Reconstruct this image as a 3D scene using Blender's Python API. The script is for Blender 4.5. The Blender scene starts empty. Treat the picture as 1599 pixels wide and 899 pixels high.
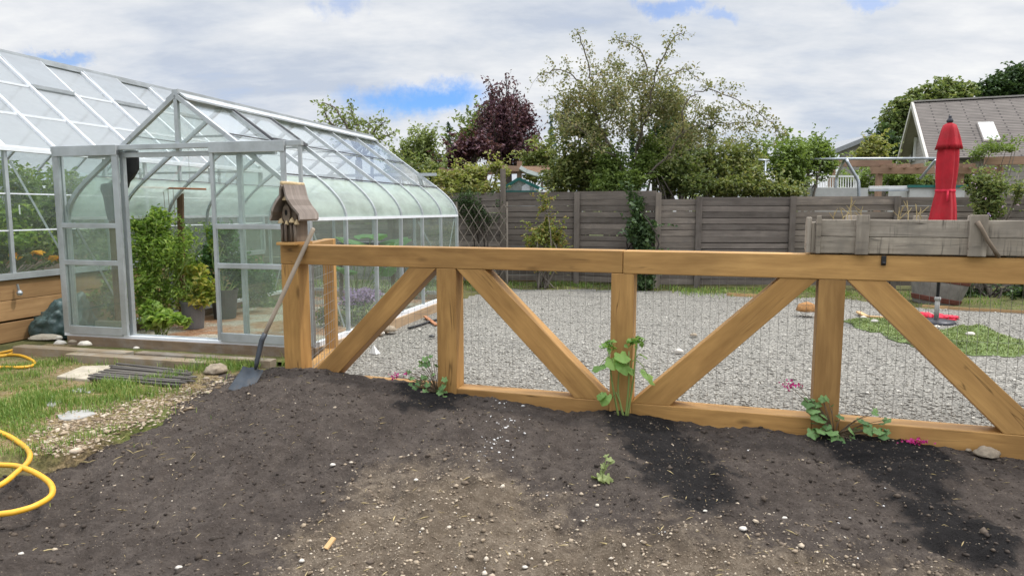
import bpy, math, random
import numpy as np
from mathutils import Vector, Matrix, noise
R = math.radians
SC = bpy.context.scene
COL = SC.collection
# ------------------------------------------------------------------ camera
cam = bpy.data.objects.new('camera', bpy.data.cameras.new('camera'))
COL.objects.link(cam)
cam.location = (0, 0, 1.6)
cam.rotation_euler = (R(90 - 6.42), 0, 0)
cam.data.sensor_width = 36.0
cam.data.lens = 24.315
cam.data.clip_start = 0.05
cam.data.clip_end = 2000
SC.camera = cam
# ------------------------------------------------------------------ sun, sky, exposure
SUN_EL, SUN_AZ = 60.0, 80.0        # azimuth clockwise from +Y (the view) towards +X
sd = bpy.data.lights.new('sun', 'SUN')
sd.energy = 2.6
sd.angle = R(4.0)
sd.color = (1.0, 0.95, 0.88)
sun = bpy.data.objects.new('sun', sd)
COL.objects.link(sun)
_d = Vector((math.sin(R(SUN_AZ)) * math.cos(R(SUN_EL)), math.cos(R(SUN_AZ)) * math.cos(R(SUN_EL)), math.sin(R(SUN_EL))))
sun.rotation_euler = _d.to_track_quat('Z', 'Y').to_euler()
sun.location = (20, 5, 30)
SKY_STRENGTH = 0.1
CLOUD = 8.4
W = bpy.data.worlds.new('World')
SC.world = W
W.use_nodes = True
SC.view_settings.view_transform = 'Standard'
SC.view_settings.look = 'None'
SC.view_settings.gamma = 1.0
SC.view_settings.exposure = 0.0
SC.view_settings.use_curve_mapping = False
SC.cycles.use_denoising = True
SC.cycles.max_bounces = 8
SC.cycles.transparent_max_bounces = 40
SC.cycles.sample_clamp_indirect = 6.0


class NT:
    """small node-tree helper"""
    def __init__(s, tree):
        s.t = tree
    def n(s, kind, **kw):
        nd = s.t.nodes.new(kind)
        for k, v in kw.items():
            if k.startswith('_'):
                setattr(nd, k[1:], v)
            else:
                sock = nd.inputs[int(k[1:])] if k[0] == 'i' and k[1:].isdigit() else nd.inputs[k.replace('__', ' ')]
                if hasattr(v, 'is_linked') or hasattr(v, 'links'):
                    s.t.links.new(v, sock)
                else:
                    sock.default_value = v
        return nd
    def math(s, op, a, b=0.0, clamp=False):
        nd = s.n('ShaderNodeMath', i0=a, i1=b)
        nd.operation = op
        nd.use_clamp = clamp
        return nd.outputs[0]
    def ramp(s, fac, stops, interp='LINEAR'):
        nd = s.n('ShaderNodeValToRGB', Fac=fac)
        cr = nd.color_ramp
        cr.interpolation = interp
        while len(cr.elements) < len(stops):
            cr.elements.new(0.5)
        for e, (p, c) in zip(cr.elements, stops):
            e.position = p
            e.color = (c, c, c, 1) if isinstance(c, (int, float)) else (*c, 1)
        return nd.outputs[0]
    def mix(s, fac, a, b, blend='MIX'):
        nd = s.t.nodes.new('ShaderNodeMix')
        nd.data_type = 'RGBA'
        nd.blend_type = blend
        for sock, v in ((nd.inputs[0], fac), (nd.inputs[6], a), (nd.inputs[7], b)):
            if hasattr(v, 'links'):
                s.t.links.new(v, sock)
            elif isinstance(v, (int, float)):
                sock.default_value = v
            else:
                sock.default_value = (*v, 1)
        return nd.outputs[2]
    def noise(s, vec, scale, detail=5, rough=0.55, out=0, dist=0.0):
        nd = s.n('ShaderNodeTexNoise', Vector=vec, Scale=scale, Detail=detail, Roughness=rough, Distortion=dist)
        return nd.outputs[out]
    def link(s, a, b):
        s.t.links.new(a, b)


def build_sky():
    t = W.node_tree
    t.nodes.clear()
    k = NT(t)
    out = k.n('ShaderNodeOutputWorld')
    bg = k.n('ShaderNodeBackground', Strength=SKY_STRENGTH)
    k.link(bg.outputs[0], out.inputs[0])
    sky = k.n('ShaderNodeTexSky', _sky_type='NISHITA', _sun_disc=False, _sun_elevation=R(SUN_EL), _sun_rotation=R(SUN_AZ), _air_density=1.0, _dust_density=0.6, _ozone_density=1.4)
    tc = k.n('ShaderNodeTexCoord').outputs['Generated']
    sep = k.n('ShaderNodeSeparateXYZ', Vector=tc)
    x, y, z = sep.outputs
    zz = k.math('MAXIMUM', z, 0.0)
    den = k.math('ADD', zz, 0.22)
    px = k.math('DIVIDE', x, den)
    py = k.math('DIVIDE', y, den)
    pl = k.n('ShaderNodeCombineXYZ', X=k.math('MULTIPLY', px, 0.75), Y=k.math('MULTIPLY', py, 1.25), Z=0.37).outputs[0]
    n1 = k.noise(pl, 1.55, 8, 0.56, dist=0.25)
    n2 = k.noise(pl, 4.3, 6, 0.6)
    n3 = k.noise(pl, 0.8, 3, 0.5)
    # gaps in the cloud deck, given as directions (azimuth tangent, elevation tangent, half widths)
    ya = k.math('MAXIMUM', k.math('ABSOLUTE', y), 0.05)
    gx = k.math('DIVIDE', x, ya)
    gz = k.math('DIVIDE', zz, ya)
    wob = k.noise(tc, 7.0, 9, 0.68, out=1)
    ws = k.n('ShaderNodeSeparateXYZ', Vector=wob)
    wx = k.math('MULTIPLY', k.math('SUBTRACT', ws.outputs[0], 0.5), 0.26)
    wz = k.math('MULTIPLY', k.math('SUBTRACT', ws.outputs[1], 0.5), 0.12)
    gap = None
    for (hx, hz, rx, rz, a) in ((-0.125, 0.158, 0.075, 0.020, 1.0), (-0.66, 0.209, 0.04, 0.008, 0.7), (0.235, 0.276, 0.035, 0.009, 0.55), (0.5, 0.290, 0.035, 0.008, 0.45), (0.30, 0.262, 0.03, 0.008, 0.45), (-0.24, 0.285, 0.03, 0.014, 0.4), (0.0, 0.10, 0.02, 0.03, 0.3), (0.02, 0.43, 0.10, 0.035, 0.6), (0.16, 0.52, 0.06, 0.03, 0.5), (0.35, 0.66, 0.18, 0.07, 0.6), (-0.55, 0.8, 0.30, 0.12, 0.9)):
        a1 = k.math('DIVIDE', k.math('SUBTRACT', k.math('ADD', gx, wx), hx), rx)
        a2 = k.math('DIVIDE', k.math('SUBTRACT', k.math('ADD', gz, wz), hz), rz)
        dd = k.math('SQRT', k.math('ADD', k.math('MULTIPLY', a1, a1), k.math('MULTIPLY', a2, a2)))
        g = k.n('ShaderNodeMapRange', Value=dd, i1=1.7, i2=0.35, i3=0.0, i4=a)
        g.interpolation_type = 'SMOOTHSTEP'
        gap = g.outputs[0] if gap is None else k.math('MAXIMUM', gap, g.outputs[0])
    cover = k.ramp(k.math('ADD', k.math('MULTIPLY', n1, 0.8), k.math('MULTIPLY', n2, 0.2)), ((0.22, 0.55), (0.36, 0.94), (0.5, 1.0)))
    cover = k.math('MULTIPLY', cover, k.math('SUBTRACT', 1.0, gap), True)
    tone = k.math('ADD', k.math('MULTIPLY', n1, 0.5), k.math('ADD', k.math('MULTIPLY', n2, 0.36), k.math('MULTIPLY', n3, 0.14)))
    cc = k.ramp(tone, ((0.39, (0.70, 0.765, 0.875)), (0.465, (0.85, 0.90, 0.975)), (0.53, (0.97, 1.0, 1.05)), (0.62, (1.15, 1.16, 1.16))))
    # an overcast sky is brighter overhead than near the horizon
    zen = k.n('ShaderNodeMapRange', Value=zz, i1=0.30, i2=0.85, i3=1.0, i4=3.3)
    zen.interpolation_type = 'SMOOTHSTEP'
    amp = k.math('MULTIPLY', zen.outputs[0], CLOUD)
    ampc = k.n('ShaderNodeCombineXYZ', X=amp, Y=amp, Z=amp).outputs[0]
    cc = k.mix(1.0, cc, ampc, 'MULTIPLY')
    blue = k.mix(1.0, sky.outputs[0], (0.78, 1.16, 1.75), 'MULTIPLY')
    k.link(k.mix(cover, blue, cc), bg.inputs[0])


build_sky()

# ------------------------------------------------------------------ placing
F, HY, CX, CY, EYE = 1080.0, 328.0, 799.5, 449.5, 1.6
_p = math.atan((CY - HY) / F)
_c, _s = math.cos(_p), math.sin(_p)


def ray(x, y):
    u, v = (x - CX) / F, -(y - CY) / F
    return Vector((u, _c + v * _s, -_s + v * _c))


def at(x, y, Y):
    """point of the place seen at (x, y) of the photograph at distance Y"""
    d = ray(x, y)
    return d * (Y / d.y) + Vector((0, 0, EYE))


def gr(x, y, z=0.0):
    """the same on the level z"""
    d = ray(x, y)
    return d * ((z - EYE) / d.z) + Vector((0, 0, EYE))


def hit(x, y, p0, n):
    d = ray(x, y)
    o = Vector((0, 0, EYE))
    return o + d * ((Vector(p0) - o).dot(Vector(n)) / d.dot(Vector(n)))


# ------------------------------------------------------------------ objects
def tag(o, label=None, cat=None, group=None, kind=None):
    if label: o['label'] = label
    if cat: o['category'] = cat
    if group: o['group'] = group
    if kind: o['kind'] = kind
    return o


def thing(name, label, cat, loc=(0, 0, 0), rz=0.0, group=None):
    o = bpy.data.objects.new(name, None)
    o.empty_display_size = 0.1
    COL.objects.link(o)
    o.location = loc
    o.rotation_euler = (0, 0, rz)
    return tag(o, label, cat, group)


def world_of(o):
    m = Matrix.Identity(4)
    while o is not None:
        m = (Matrix.LocRotScale(o.location, o.rotation_euler, o.scale)) @ m
        o = o.parent
    return m


def link_mesh(name, me, mat, parent=None, world=True):
    if world and parent is not None:
        me.transform(world_of(parent).inverted())
    o = bpy.data.objects.new(name, me)
    COL.objects.link(o)
    o.parent = parent
    if mat: me.materials.append(mat)
    return o


def copy_tree(o, parent=None):
    c = o.copy()
    COL.objects.link(c)
    c.parent = parent
    for ch in [x for x in bpy.data.objects if x.parent == o]:
        copy_tree(ch, c)
    return c


class MB:
    def __init__(s, seed=0):
        s.v, s.f, s.uv = [], [], []
        s.rng = random.Random(seed + 17)
    def add(s, vs, fs, uvs=None):
        b = len(s.v)
        s.v += [tuple(v) for v in vs]
        for i, f in enumerate(fs):
            s.f.append([b + j for j in f])
            s.uv += (uvs[i] if uvs else [(0.0, 0.0)] * len(f))
    def hexa(s, c8, axis=0):
        """8 corners, bottom ring 0-3 then top ring 4-7 along the axis 0->4; uv runs along it"""
        c8 = [Vector(c) for c in c8]
        L = ((c8[4] + c8[5] + c8[6] + c8[7]) / 4 - (c8[0] + c8[1] + c8[2] + c8[3]) / 4).length
        o, q = s.rng.uniform(0, 50), s.rng.uniform(0, 50)
        fs = [[3, 2, 1, 0], [4, 5, 6, 7]]
        a, b = (c8[1] - c8[0]).length, (c8[2] - c8[1]).length
        uv = [[(o, q), (o + .03, q), (o + .03, q + a), (o, q + a)], [(o, q), (o + .03, q), (o + .03, q + a), (o, q + a)]]
        per = 0.0
        for i in range(4):
            j = (i + 1) % 4
            w = a if i % 2 == 0 else b
            fs.append([i, j, j + 4, i + 4])
            uv.append([(o, q + per), (o, q + per + w), (o + L, q + per + w), (o + L, q + per)])
            per += w
        s.add(c8, fs, uv)
    def beam(s, p0, p1, w, h, up=(0, 0, 1)):
        p0, p1 = Vector(p0), Vector(p1)
        d = (p1 - p0).normalized()
        up = Vector(up)
        if abs(d.dot(up)) > 0.999: up = Vector((0, 1, 0))
        sd = d.cross(up).normalized()
        u2 = sd.cross(d).normalized()
        q = [sd * (-w / 2) + u2 * (-h / 2), sd * (w / 2) + u2 * (-h / 2), sd * (w / 2) + u2 * (h / 2), sd * (-w / 2) + u2 * (h / 2)]
        s.hexa([p0 + k for k in q] + [p1 + k for k in q])
    def box(s, x0, x1, y0, y1, z0, z1):
        dx, dy, dz = x1 - x0, y1 - y0, z1 - z0
        if dx >= dy and dx >= dz:
            s.hexa([(x0, y0, z0), (x0, y1, z0), (x0, y1, z1), (x0, y0, z1), (x1, y0, z0), (x1, y1, z0), (x1, y1, z1), (x1, y0, z1)][0:8])
        elif dy >= dz:
            s.hexa([(x1, y0, z0), (x0, y0, z0), (x0, y0, z1), (x1, y0, z1), (x1, y1, z0), (x0, y1, z0), (x0, y1, z1), (x1, y1, z1)])
        else:
            s.hexa([(x0, y0, z0), (x1, y0, z0), (x1, y1, z0), (x0, y1, z0), (x0, y0, z1), (x1, y0, z1), (x1, y1, z1), (x0, y1, z1)])
    def tube(s, pts, r, n=6, cap=True):
        pts = [Vector(p) for p in pts]
        rs = r if isinstance(r, (list, tuple)) else [r] * len(pts)
        b = len(s.v)
        ref = None
        vs, fs, uv = [], [], []
        L = 0.0
        Ls = []
        for i, p in enumerate(pts):
            t = (pts[min(i + 1, len(pts) - 1)] - pts[max(i - 1, 0)])
            if t.length < 1e-9: t = Vector((0, 0, 1))
            t.normalize()
            if ref is None:
                ref = t.orthogonal().normalized()
            ref = (ref - t * ref.dot(t))
            ref = ref.normalized() if ref.length > 1e-6 else t.orthogonal().normalized()
            bi = t.cross(ref)
            for k in range(n):
                a = 2 * math.pi * k / n
                vs.append(p + (ref * math.cos(a) + bi * math.sin(a)) * rs[i])
            if i: L += (p - pts[i - 1]).length
            Ls.append(L)
        for i in range(len(pts) - 1):
            for k in range(n):
                j = (k + 1) % n
                fs.append([i * n + k, i * n + j, (i + 1) * n + j, (i + 1) * n + k])
                w = 2 * math.pi * rs[i] / n
                uv.append([(Ls[i], k * w), (Ls[i], (k + 1) * w), (Ls[i + 1], (k + 1) * w), (Ls[i + 1], k * w)])
        if cap:
            fs.append([k for k in range(n)][::-1]); uv.append([(0, 0)] * n)
            m = (len(pts) - 1) * n
            fs.append([m + k for k in range(n)]); uv.append([(0, 0)] * n)
        s.add(vs, fs, uv)
    def prism(s, poly, o, ax, ay, az, t):
        """polygon (2d, counter-clockwise seen against az) in the plane o+ax,ay pushed t along az"""
        o, ax, ay, az = Vector(o), Vector(ax), Vector(ay), Vector(az)
        n = len(poly)
        vs = [o + ax * a + ay * b for a, b in poly] + [o + ax * a + ay * b + az * t for a, b in poly]
        ou = s.rng.uniform(0, 50)
        pu = [(ou + a, b) for a, b in poly]
        fs = [list(range(n))[::-1], list(range(n, 2 * n))]
        uv = [pu[::-1], pu]
        for i in range(n):
            j = (i + 1) % n
            fs.append([i, j, j + n, i + n])
            l = math.hypot(poly[j][0] - poly[i][0], poly[j][1] - poly[i][1])
            uv.append([(ou, 0), (ou + l, 0), (ou + l, t), (ou, t)])
        s.add(vs, fs, uv)
    def quad(s, a, b, c, d, uv=None):
        s.add([a, b, c, d], [[0, 1, 2, 3]], [uv] if uv else None)
    def lathe(s, prof, c=(0, 0, 0), n=20, wob=None):
        c = Vector(c)
        vs, fs = [], []
        for i, (r, z) in enumerate(prof):
            for k in range(n):
                a = 2 * math.pi * k / n
                rr = r * (wob(a, z) if wob else 1)
                vs.append(c + Vector((rr * math.cos(a), rr * math.sin(a), z)))
        for i in range(len(prof) - 1):
            for k in range(n):
                j = (k + 1) % n
                fs.append([i * n + k, i * n + j, (i + 1) * n + j, (i + 1) * n + k])
        if prof[0][0] > 1e-4: fs.append(list(range(n))[::-1])
        if prof[-1][0] > 1e-4: fs.append([(len(prof) - 1) * n + k for k in range(n)])
        s.add(vs, fs)
    def build(s, name, mat, parent=None, world=True, smooth=False, bevel=0.0):
        me = bpy.data.meshes.new(name)
        me.from_pydata(s.v, [], s.f)
        uv = me.uv_layers.new(name='UVMap')
        uv.data.foreach_set('uv', np.array(s.uv, dtype=np.float32).ravel())
        if smooth: me.polygons.foreach_set('use_smooth', [True] * len(me.polygons))
        me.update()
        o = link_mesh(name, me, mat, parent, world)
        if bevel:
            m = o.modifiers.new('bevel', 'BEVEL')
            m.width = bevel
            m.segments = 2
            m.limit_method = 'ANGLE'
        return o


def np_mesh(name, V, faces, mat, parent=None, world=True, attr=None, smooth=False):
    """V (n,3), faces (m,k) of one size, attr (m,) per-face number 'v'"""
    me = bpy.data.meshes.new(name)
    V = np.asarray(V, np.float32)
    faces = np.asarray(faces, np.int32)
    m, k = faces.shape
    me.vertices.add(len(V)); me.vertices.foreach_set('co', V.ravel())
    me.loops.add(m * k); me.loops.foreach_set('vertex_index', faces.ravel())
    me.polygons.add(m)
    me.polygons.foreach_set('loop_start', np.arange(0, m * k, k, dtype=np.int32))
    me.polygons.foreach_set('loop_total', np.full(m, k, dtype=np.int32))
    if smooth: me.polygons.foreach_set('use_smooth', np.ones(m, dtype=bool))
    if attr is not None:
        a = me.attributes.new('v', 'FLOAT', 'FACE')
        a.data.foreach_set('value', np.asarray(attr, np.float32))
    me.update(calc_edges=True)
    me.validate()
    return link_mesh(name, me, mat, parent, world)


def unit(a):
    return a / np.maximum(np.linalg.norm(a, axis=-1, keepdims=True), 1e-9)


def leaf_mesh(name, mat, C, size, rng, parent=None, up=0.5, narrow=0.55, droop=0.0, axis=None, val=None, fold=0.18, world=True):
    """one folded four-point leaf per centre"""
    C = np.asarray(C, float)
    n = len(C)
    size = np.broadcast_to(np.asarray(size, float), (n,)) * rng.uniform(0.7, 1.3, n)
    nrm = rng.normal(size=(n, 3)); nrm[:, 2] = np.abs(nrm[:, 2]) + up * 2
    nrm = unit(nrm)
    a = rng.normal(size=(n, 3)) if axis is None else np.asarray(axis, float) + rng.normal(size=(n, 3)) * 0.35
    a[:, 2] -= droop
    a = unit(a - nrm * np.sum(a * nrm, 1, keepdims=True))
    b = np.cross(nrm, a)
    L = size[:, None]
    w = L * narrow * 0.5
    base = C - a * L * 0.5
    tip = C + a * L * 0.5 - nrm * L * 0.12
    l = C - a * L * 0.06 + b * w + nrm * L * fold
    r = C - a * L * 0.06 - b * w + nrm * L * fold
    V = np.stack([base, r, tip, l], 1).reshape(-1, 3)
    i = np.arange(n)[:, None] * 4
    Fc = np.concatenate([i + [0, 1, 2], i + [0, 2, 3]], 1).reshape(-1, 3)
    v = rng.uniform(0, 1, n) if val is None else np.clip(np.asarray(val) + rng.normal(0, 0.15, n), 0, 1)
    return np_mesh(name, V, Fc, mat, parent, world, np.repeat(v, 2))


OCT = np.array([(1, 0, 0), (-1, 0, 0), (0, 1, 0), (0, -1, 0), (0, 0, 1), (0, 0, -1), (.6, .6, .5), (-.6, .6, .5), (-.6, -.6, .5), (.6, -.6, .5)], float)
OCTF = np.array([(4, 9, 6), (4, 6, 7), (4, 7, 8), (4, 8, 9), (0, 6, 9), (2, 7, 6), (1, 8, 7), (3, 9, 8), (0, 2, 6), (2, 1, 7), (1, 3, 8), (3, 0, 9), (5, 2, 0), (5, 1, 2), (5, 3, 1), (5, 0, 3)])


def stones(name, mat, C, size, rng, parent=None, flat=0.55, val=None):
    C = np.asarray(C, float)
    n = len(C)
    sz = np.broadcast_to(np.asarray(size, float), (n,))
    sc = np.stack([rng.uniform(.6, 1.15, n), rng.uniform(.45, .9, n), rng.uniform(.35, .75, n) * flat * 1.6], 1) * sz[:, None] * 0.5
    P = OCT[None] * (1 + rng.normal(0, .14, (n, len(OCT), 1))) * sc[:, None, :]
    az = rng.uniform(0, 6.283, n); tl = rng.normal(0, .3, n)
    ct, st = np.cos(tl)[:, None], np.sin(tl)[:, None]
    x, y, z = P[..., 0], P[..., 1], P[..., 2]
    y, z = y * ct - z * st, y * st + z * ct
    ca, sa = np.cos(az)[:, None], np.sin(az)[:, None]
    P = np.stack([x * ca - y * sa, x * sa + y * ca, z], -1) + C[:, None]
    Fc = (OCTF[None] + (np.arange(n) * len(OCT))[:, None, None]).reshape(-1, 3)
    v = rng.uniform(0, 1, n) if val is None else val
    return np_mesh(name, P.reshape(-1, 3), Fc, mat, parent, True, np.repeat(v, len(OCTF)))


def clump(rng, ells, n, shell=0.55, gap=0.0, freq=1.2, seed=0.0, base=None):
    """points in a set of ellipsoids (centre, radii), denser to the outside, with noise gaps"""
    vol = np.array([r[0] * r[1] * r[2] for _, r in ells]) ** 0.75
    out = []
    for (c, r), k in zip(ells, vol / vol.sum()):
        m = int(n * k * 1.9)
        d = unit(rng.normal(size=(m, 3)))
        rad = rng.uniform(0, 1, m) ** (shell if shell < 1 else 1 / 3)
        rough = np.array([1 + 0.32 * noise.noise(Vector(q) * 2.3 + Vector((seed, 0, c[0]))) + 0.15 * noise.noise(Vector(q) * 6 + Vector((seed, 3, c[1]))) for q in d])
        p = np.array(c) + d * (rad * rough)[:, None] * np.array(r)
        keep = np.array([noise.noise(Vector(q) * freq + Vector((seed, 7, 0))) > gap - 0.25 for q in p])
        p = p[keep]
        out.append(p[:int(n * k)])
    return np.concatenate(out)


# ------------------------------------------------------------------ materials
def material(name):
    m = bpy.data.materials.new(name)
    m.use_nodes = True
    t = m.node_tree
    t.nodes.clear()
    k = NT(t)
    k.out = k.n('ShaderNodeOutputMaterial')
    return m, k


def finish(k, color, rough=0.7, metal=0.0, bump=None, bstr=0.3, bdist=0.01, spec=0.35):
    b = k.n('ShaderNodeBsdfPrincipled', Roughness=rough, Metallic=metal)
    if hasattr(color, 'links'): k.link(color, b.inputs['Base Color'])
    else: b.inputs['Base Color'].default_value = (*color, 1)
    b.inputs['Specular IOR Level'].default_value = spec
    if bump is not None:
        bm = k.n('ShaderNodeBump', Strength=bstr, Distance=bdist, Height=bump)
        k.link(bm.outputs[0], b.inputs['Normal'])
    k.link(b.outputs[0], k.out.inputs[0])
    return b


def wood(name, c_dark, c_light, fine=28.0, rough=0.6, knots=0.6, grey=None, crack=0.5, bstr=0.25, board=0.0, saw=0.0, blotch=0.0):
    m, k = material(name)
    uv = k.n('ShaderNodeUVMap').outputs[0]
    rnd = k.n('ShaderNodeObjectInfo').outputs['Random']
    ofs = k.n('ShaderNodeCombineXYZ', X=0.0, Y=0.0, Z=k.math('MULTIPLY', rnd, 37.0)).outputs[0]
    base = k.n('ShaderNodeVectorMath', i0=uv, i1=ofs).outputs[0]
    st = k.n('ShaderNodeMapping', Vector=base, Scale=(1.3, fine, 1.0)).outputs[0]
    g = k.noise(st, 1.0, 6, 0.62, dist=0.6)
    st2 = k.n('ShaderNodeMapping', Vector=base, Scale=(1.2, 7.0, 1.0)).outputs[0]
    g2 = k.noise(st2, 1.0, 4, 0.6, dist=1.2)
    big = k.noise(base, 1.6, 3, 0.5)
    f = k.math('ADD', k.math('MULTIPLY', g, 0.45), k.math('MULTIPLY', g2, 0.55))
    col = k.ramp(f, ((0.3, c_dark), (0.52, tuple((a + b) / 2 for a, b in zip(c_dark, c_light))), (0.7, c_light)))
    shade = k.ramp(big, ((0.3, 0.8), (0.7, 1.12)))
    col = k.mix(1.0, col, shade, 'MULTIPLY')
    per = k.ramp(rnd, ((0.0, (0.80, 0.79, 0.80)), (0.5, (1.0, 0.98, 0.93)), (1.0, (1.14, 1.14, 1.16))))
    col = k.mix(1.0, col, per, 'MULTIPLY')
    if blotch:
        bm_ = k.n('ShaderNodeMapping', Vector=base, Scale=(1.0, 4.0, 1.0)).outputs[0]
        col = k.mix(k.math('MULTIPLY', k.ramp(k.noise(bm_, 2.6, 5, 0.65), ((0.48, 0.0), (0.68, 1.0))), blotch), col, tuple(a * 0.62 for a in c_dark))
        col = k.mix(k.math('MULTIPLY', k.ramp(k.noise(bm_, 1.7, 3, 0.6, dist=0.5), ((0.55, 0.0), (0.7, 1.0))), blotch * 0.7), col, tuple(min(1, a * 1.25) for a in c_light))
    if board:
        sp = k.n('ShaderNodeSeparateXYZ', Vector=base)
        bid = k.n('ShaderNodeTexWhiteNoise', _noise_dimensions='1D', W=k.math('FLOOR', k.math('DIVIDE', k.math('ADD', sp.outputs[1], sp.outputs[2]), 0.9))).outputs[0]
        col = k.mix(1.0, col, k.ramp(bid, ((0.0, 1.0 - board), (1.0, 1.0 + board))), 'MULTIPLY')
    if saw:
        sv = k.n('ShaderNodeMapping', Vector=base, Scale=(30.0, 2.0, 1.0)).outputs[0]
        sn = k.ramp(k.noise(sv, 1.0, 4, 0.7), ((0.52, 0.0), (0.66, 1.0)))
        sm_ = k.ramp(k.noise(base, 3.4, 4, 0.6), ((0.46, 0.0), (0.60, 1.0)))
        col = k.mix(k.math('MULTIPLY', k.math('MULTIPLY', sn, sm_), saw), col, tuple(a * 0.3 for a in c_dark))
        col = k.mix(k.math('MULTIPLY', k.ramp(k.noise(base, 2.3, 3, 0.5), ((0.55, 0.0), (0.7, 1.0))), saw * 0.6), col, tuple(a * 0.45 for a in c_dark))
    if knots:
        kv = k.n('ShaderNodeMapping', Vector=base, Scale=(2.2, 6.0, 1.0)).outputs[0]
        vo = k.n('ShaderNodeTexVoronoi', Vector=kv, Scale=1.0)
        kn = k.ramp(vo.outputs['Distance'], ((0.06, 1.0), (0.17, 0.0)))
        sel = k.math('GREATER_THAN', k.n('ShaderNodeSeparateColor', Color=vo.outputs['Color']).outputs[0], 0.62)
        col = k.mix(k.math('MULTIPLY', k.math('MULTIPLY', kn, sel), knots), col, tuple(a * 0.35 for a in c_dark))
    if crack:
        cv = k.n('ShaderNodeMapping', Vector=base, Scale=(0.9, 16.0, 1.0)).outputs[0]
        cn = k.noise(cv, 1.0, 2, 0.4, dist=0.3)
        ck = k.ramp(k.math('ABSOLUTE', k.math('SUBTRACT', cn, 0.5)), ((0.0, 1.0), (0.012, 0.0)))
        sel = k.ramp(k.noise(base, 2.1, 2), ((0.52, 0.0), (0.6, 1.0)))
        col = k.mix(k.math('MULTIPLY', k.math('MULTIPLY', ck, sel), crack), col, tuple(a * 0.2 for a in c_dark))
    if grey is not None:
        gs = k.ramp(k.noise(base, 5.0, 5, 0.65), ((0.45, 0.0), (0.7, 0.75)))
        col = k.mix(gs, col, grey)
    finish(k, col, rough, 0, k.math('ADD', g, g2), bstr, 0.004, 0.3)
    return m


def plain(name, color, rough=0.6, metal=0.0, var=0.12, scale=8.0, bstr=0.1, spec=0.4, dirt=None, bdist=0.004):
    m, k = material(name)
    tc = k.n('ShaderNodeTexCoord').outputs['Object']
    n = k.noise(tc, scale, 6, 0.6)
    lo = tuple(c * (1 - var) for c in color); hi = tuple(min(1, c * (1 + var)) for c in color)
    col = k.ramp(n, ((0.3, lo), (0.7, hi)))
    if dirt is not None:
        col = k.mix(k.ramp(k.noise(tc, scale * 0.6, 5, 0.7), ((0.5, 0.0), (0.72, 0.8))), col, dirt)
    finish(k, col, rough, metal, k.noise(tc, scale * 6, 4), bstr, bdist, spec)
    return m


def leafmat(name, c1, c2, trans=0.35, rough=0.55, c3=None, gain=1.35):
    c1, c2, c3 = [None if c is None else tuple(min(.8, a * gain) for a in c) for c in (c1, c2, c3)]
    m, k = material(name)
    v = k.n('ShaderNodeAttribute', _attribute_name='v').outputs['Fac']
    tc = k.n('ShaderNodeTexCoord').outputs['Object']
    big = k.noise(tc, 1.1, 3)
    fine = k.noise(tc, 45.0, 3)
    f = k.math('ADD', k.math('MULTIPLY', v, 0.6), k.math('ADD', k.math('MULTIPLY', big, 0.3), k.math('MULTIPLY', fine, 0.22)))
    stops = [(0.15, c1), (0.85, c2)] if c3 is None else [(0.12, c1), (0.6, c2), (0.93, c3)]
    col = k.ramp(f, stops)
    b = k.n('ShaderNodeBsdfPrincipled', Roughness=rough)
    b.inputs['Specular IOR Level'].default_value = 0.35
    k.link(col, b.inputs['Base Color'])
    tcol = k.mix(1.0, col, (1.12, 1.15, 0.7), 'MULTIPLY')
    tr = k.n('ShaderNodeBsdfTranslucent', Color=tcol)
    mx = k.n('ShaderNodeMixShader', Fac=trans)
    k.link(b.outputs[0], mx.inputs[1]); k.link(tr.outputs[0], mx.inputs[2])
    k.link(mx.outputs[0], k.out.inputs[0])
    return m


def stonemat(name, stops, rough=0.8):
    m, k = material(name)
    v = k.n('ShaderNodeAttribute', _attribute_name='v').outputs['Fac']
    col = k.ramp(v, stops)
    tc = k.n('ShaderNodeTexCoord').outputs['Object']
    col = k.mix(1.0, col, k.ramp(k.noise(tc, 60, 4), ((0.3, 0.8), (0.7, 1.15))), 'MULTIPLY')
    finish(k, col, rough, spec=0.25)
    return m


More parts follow.
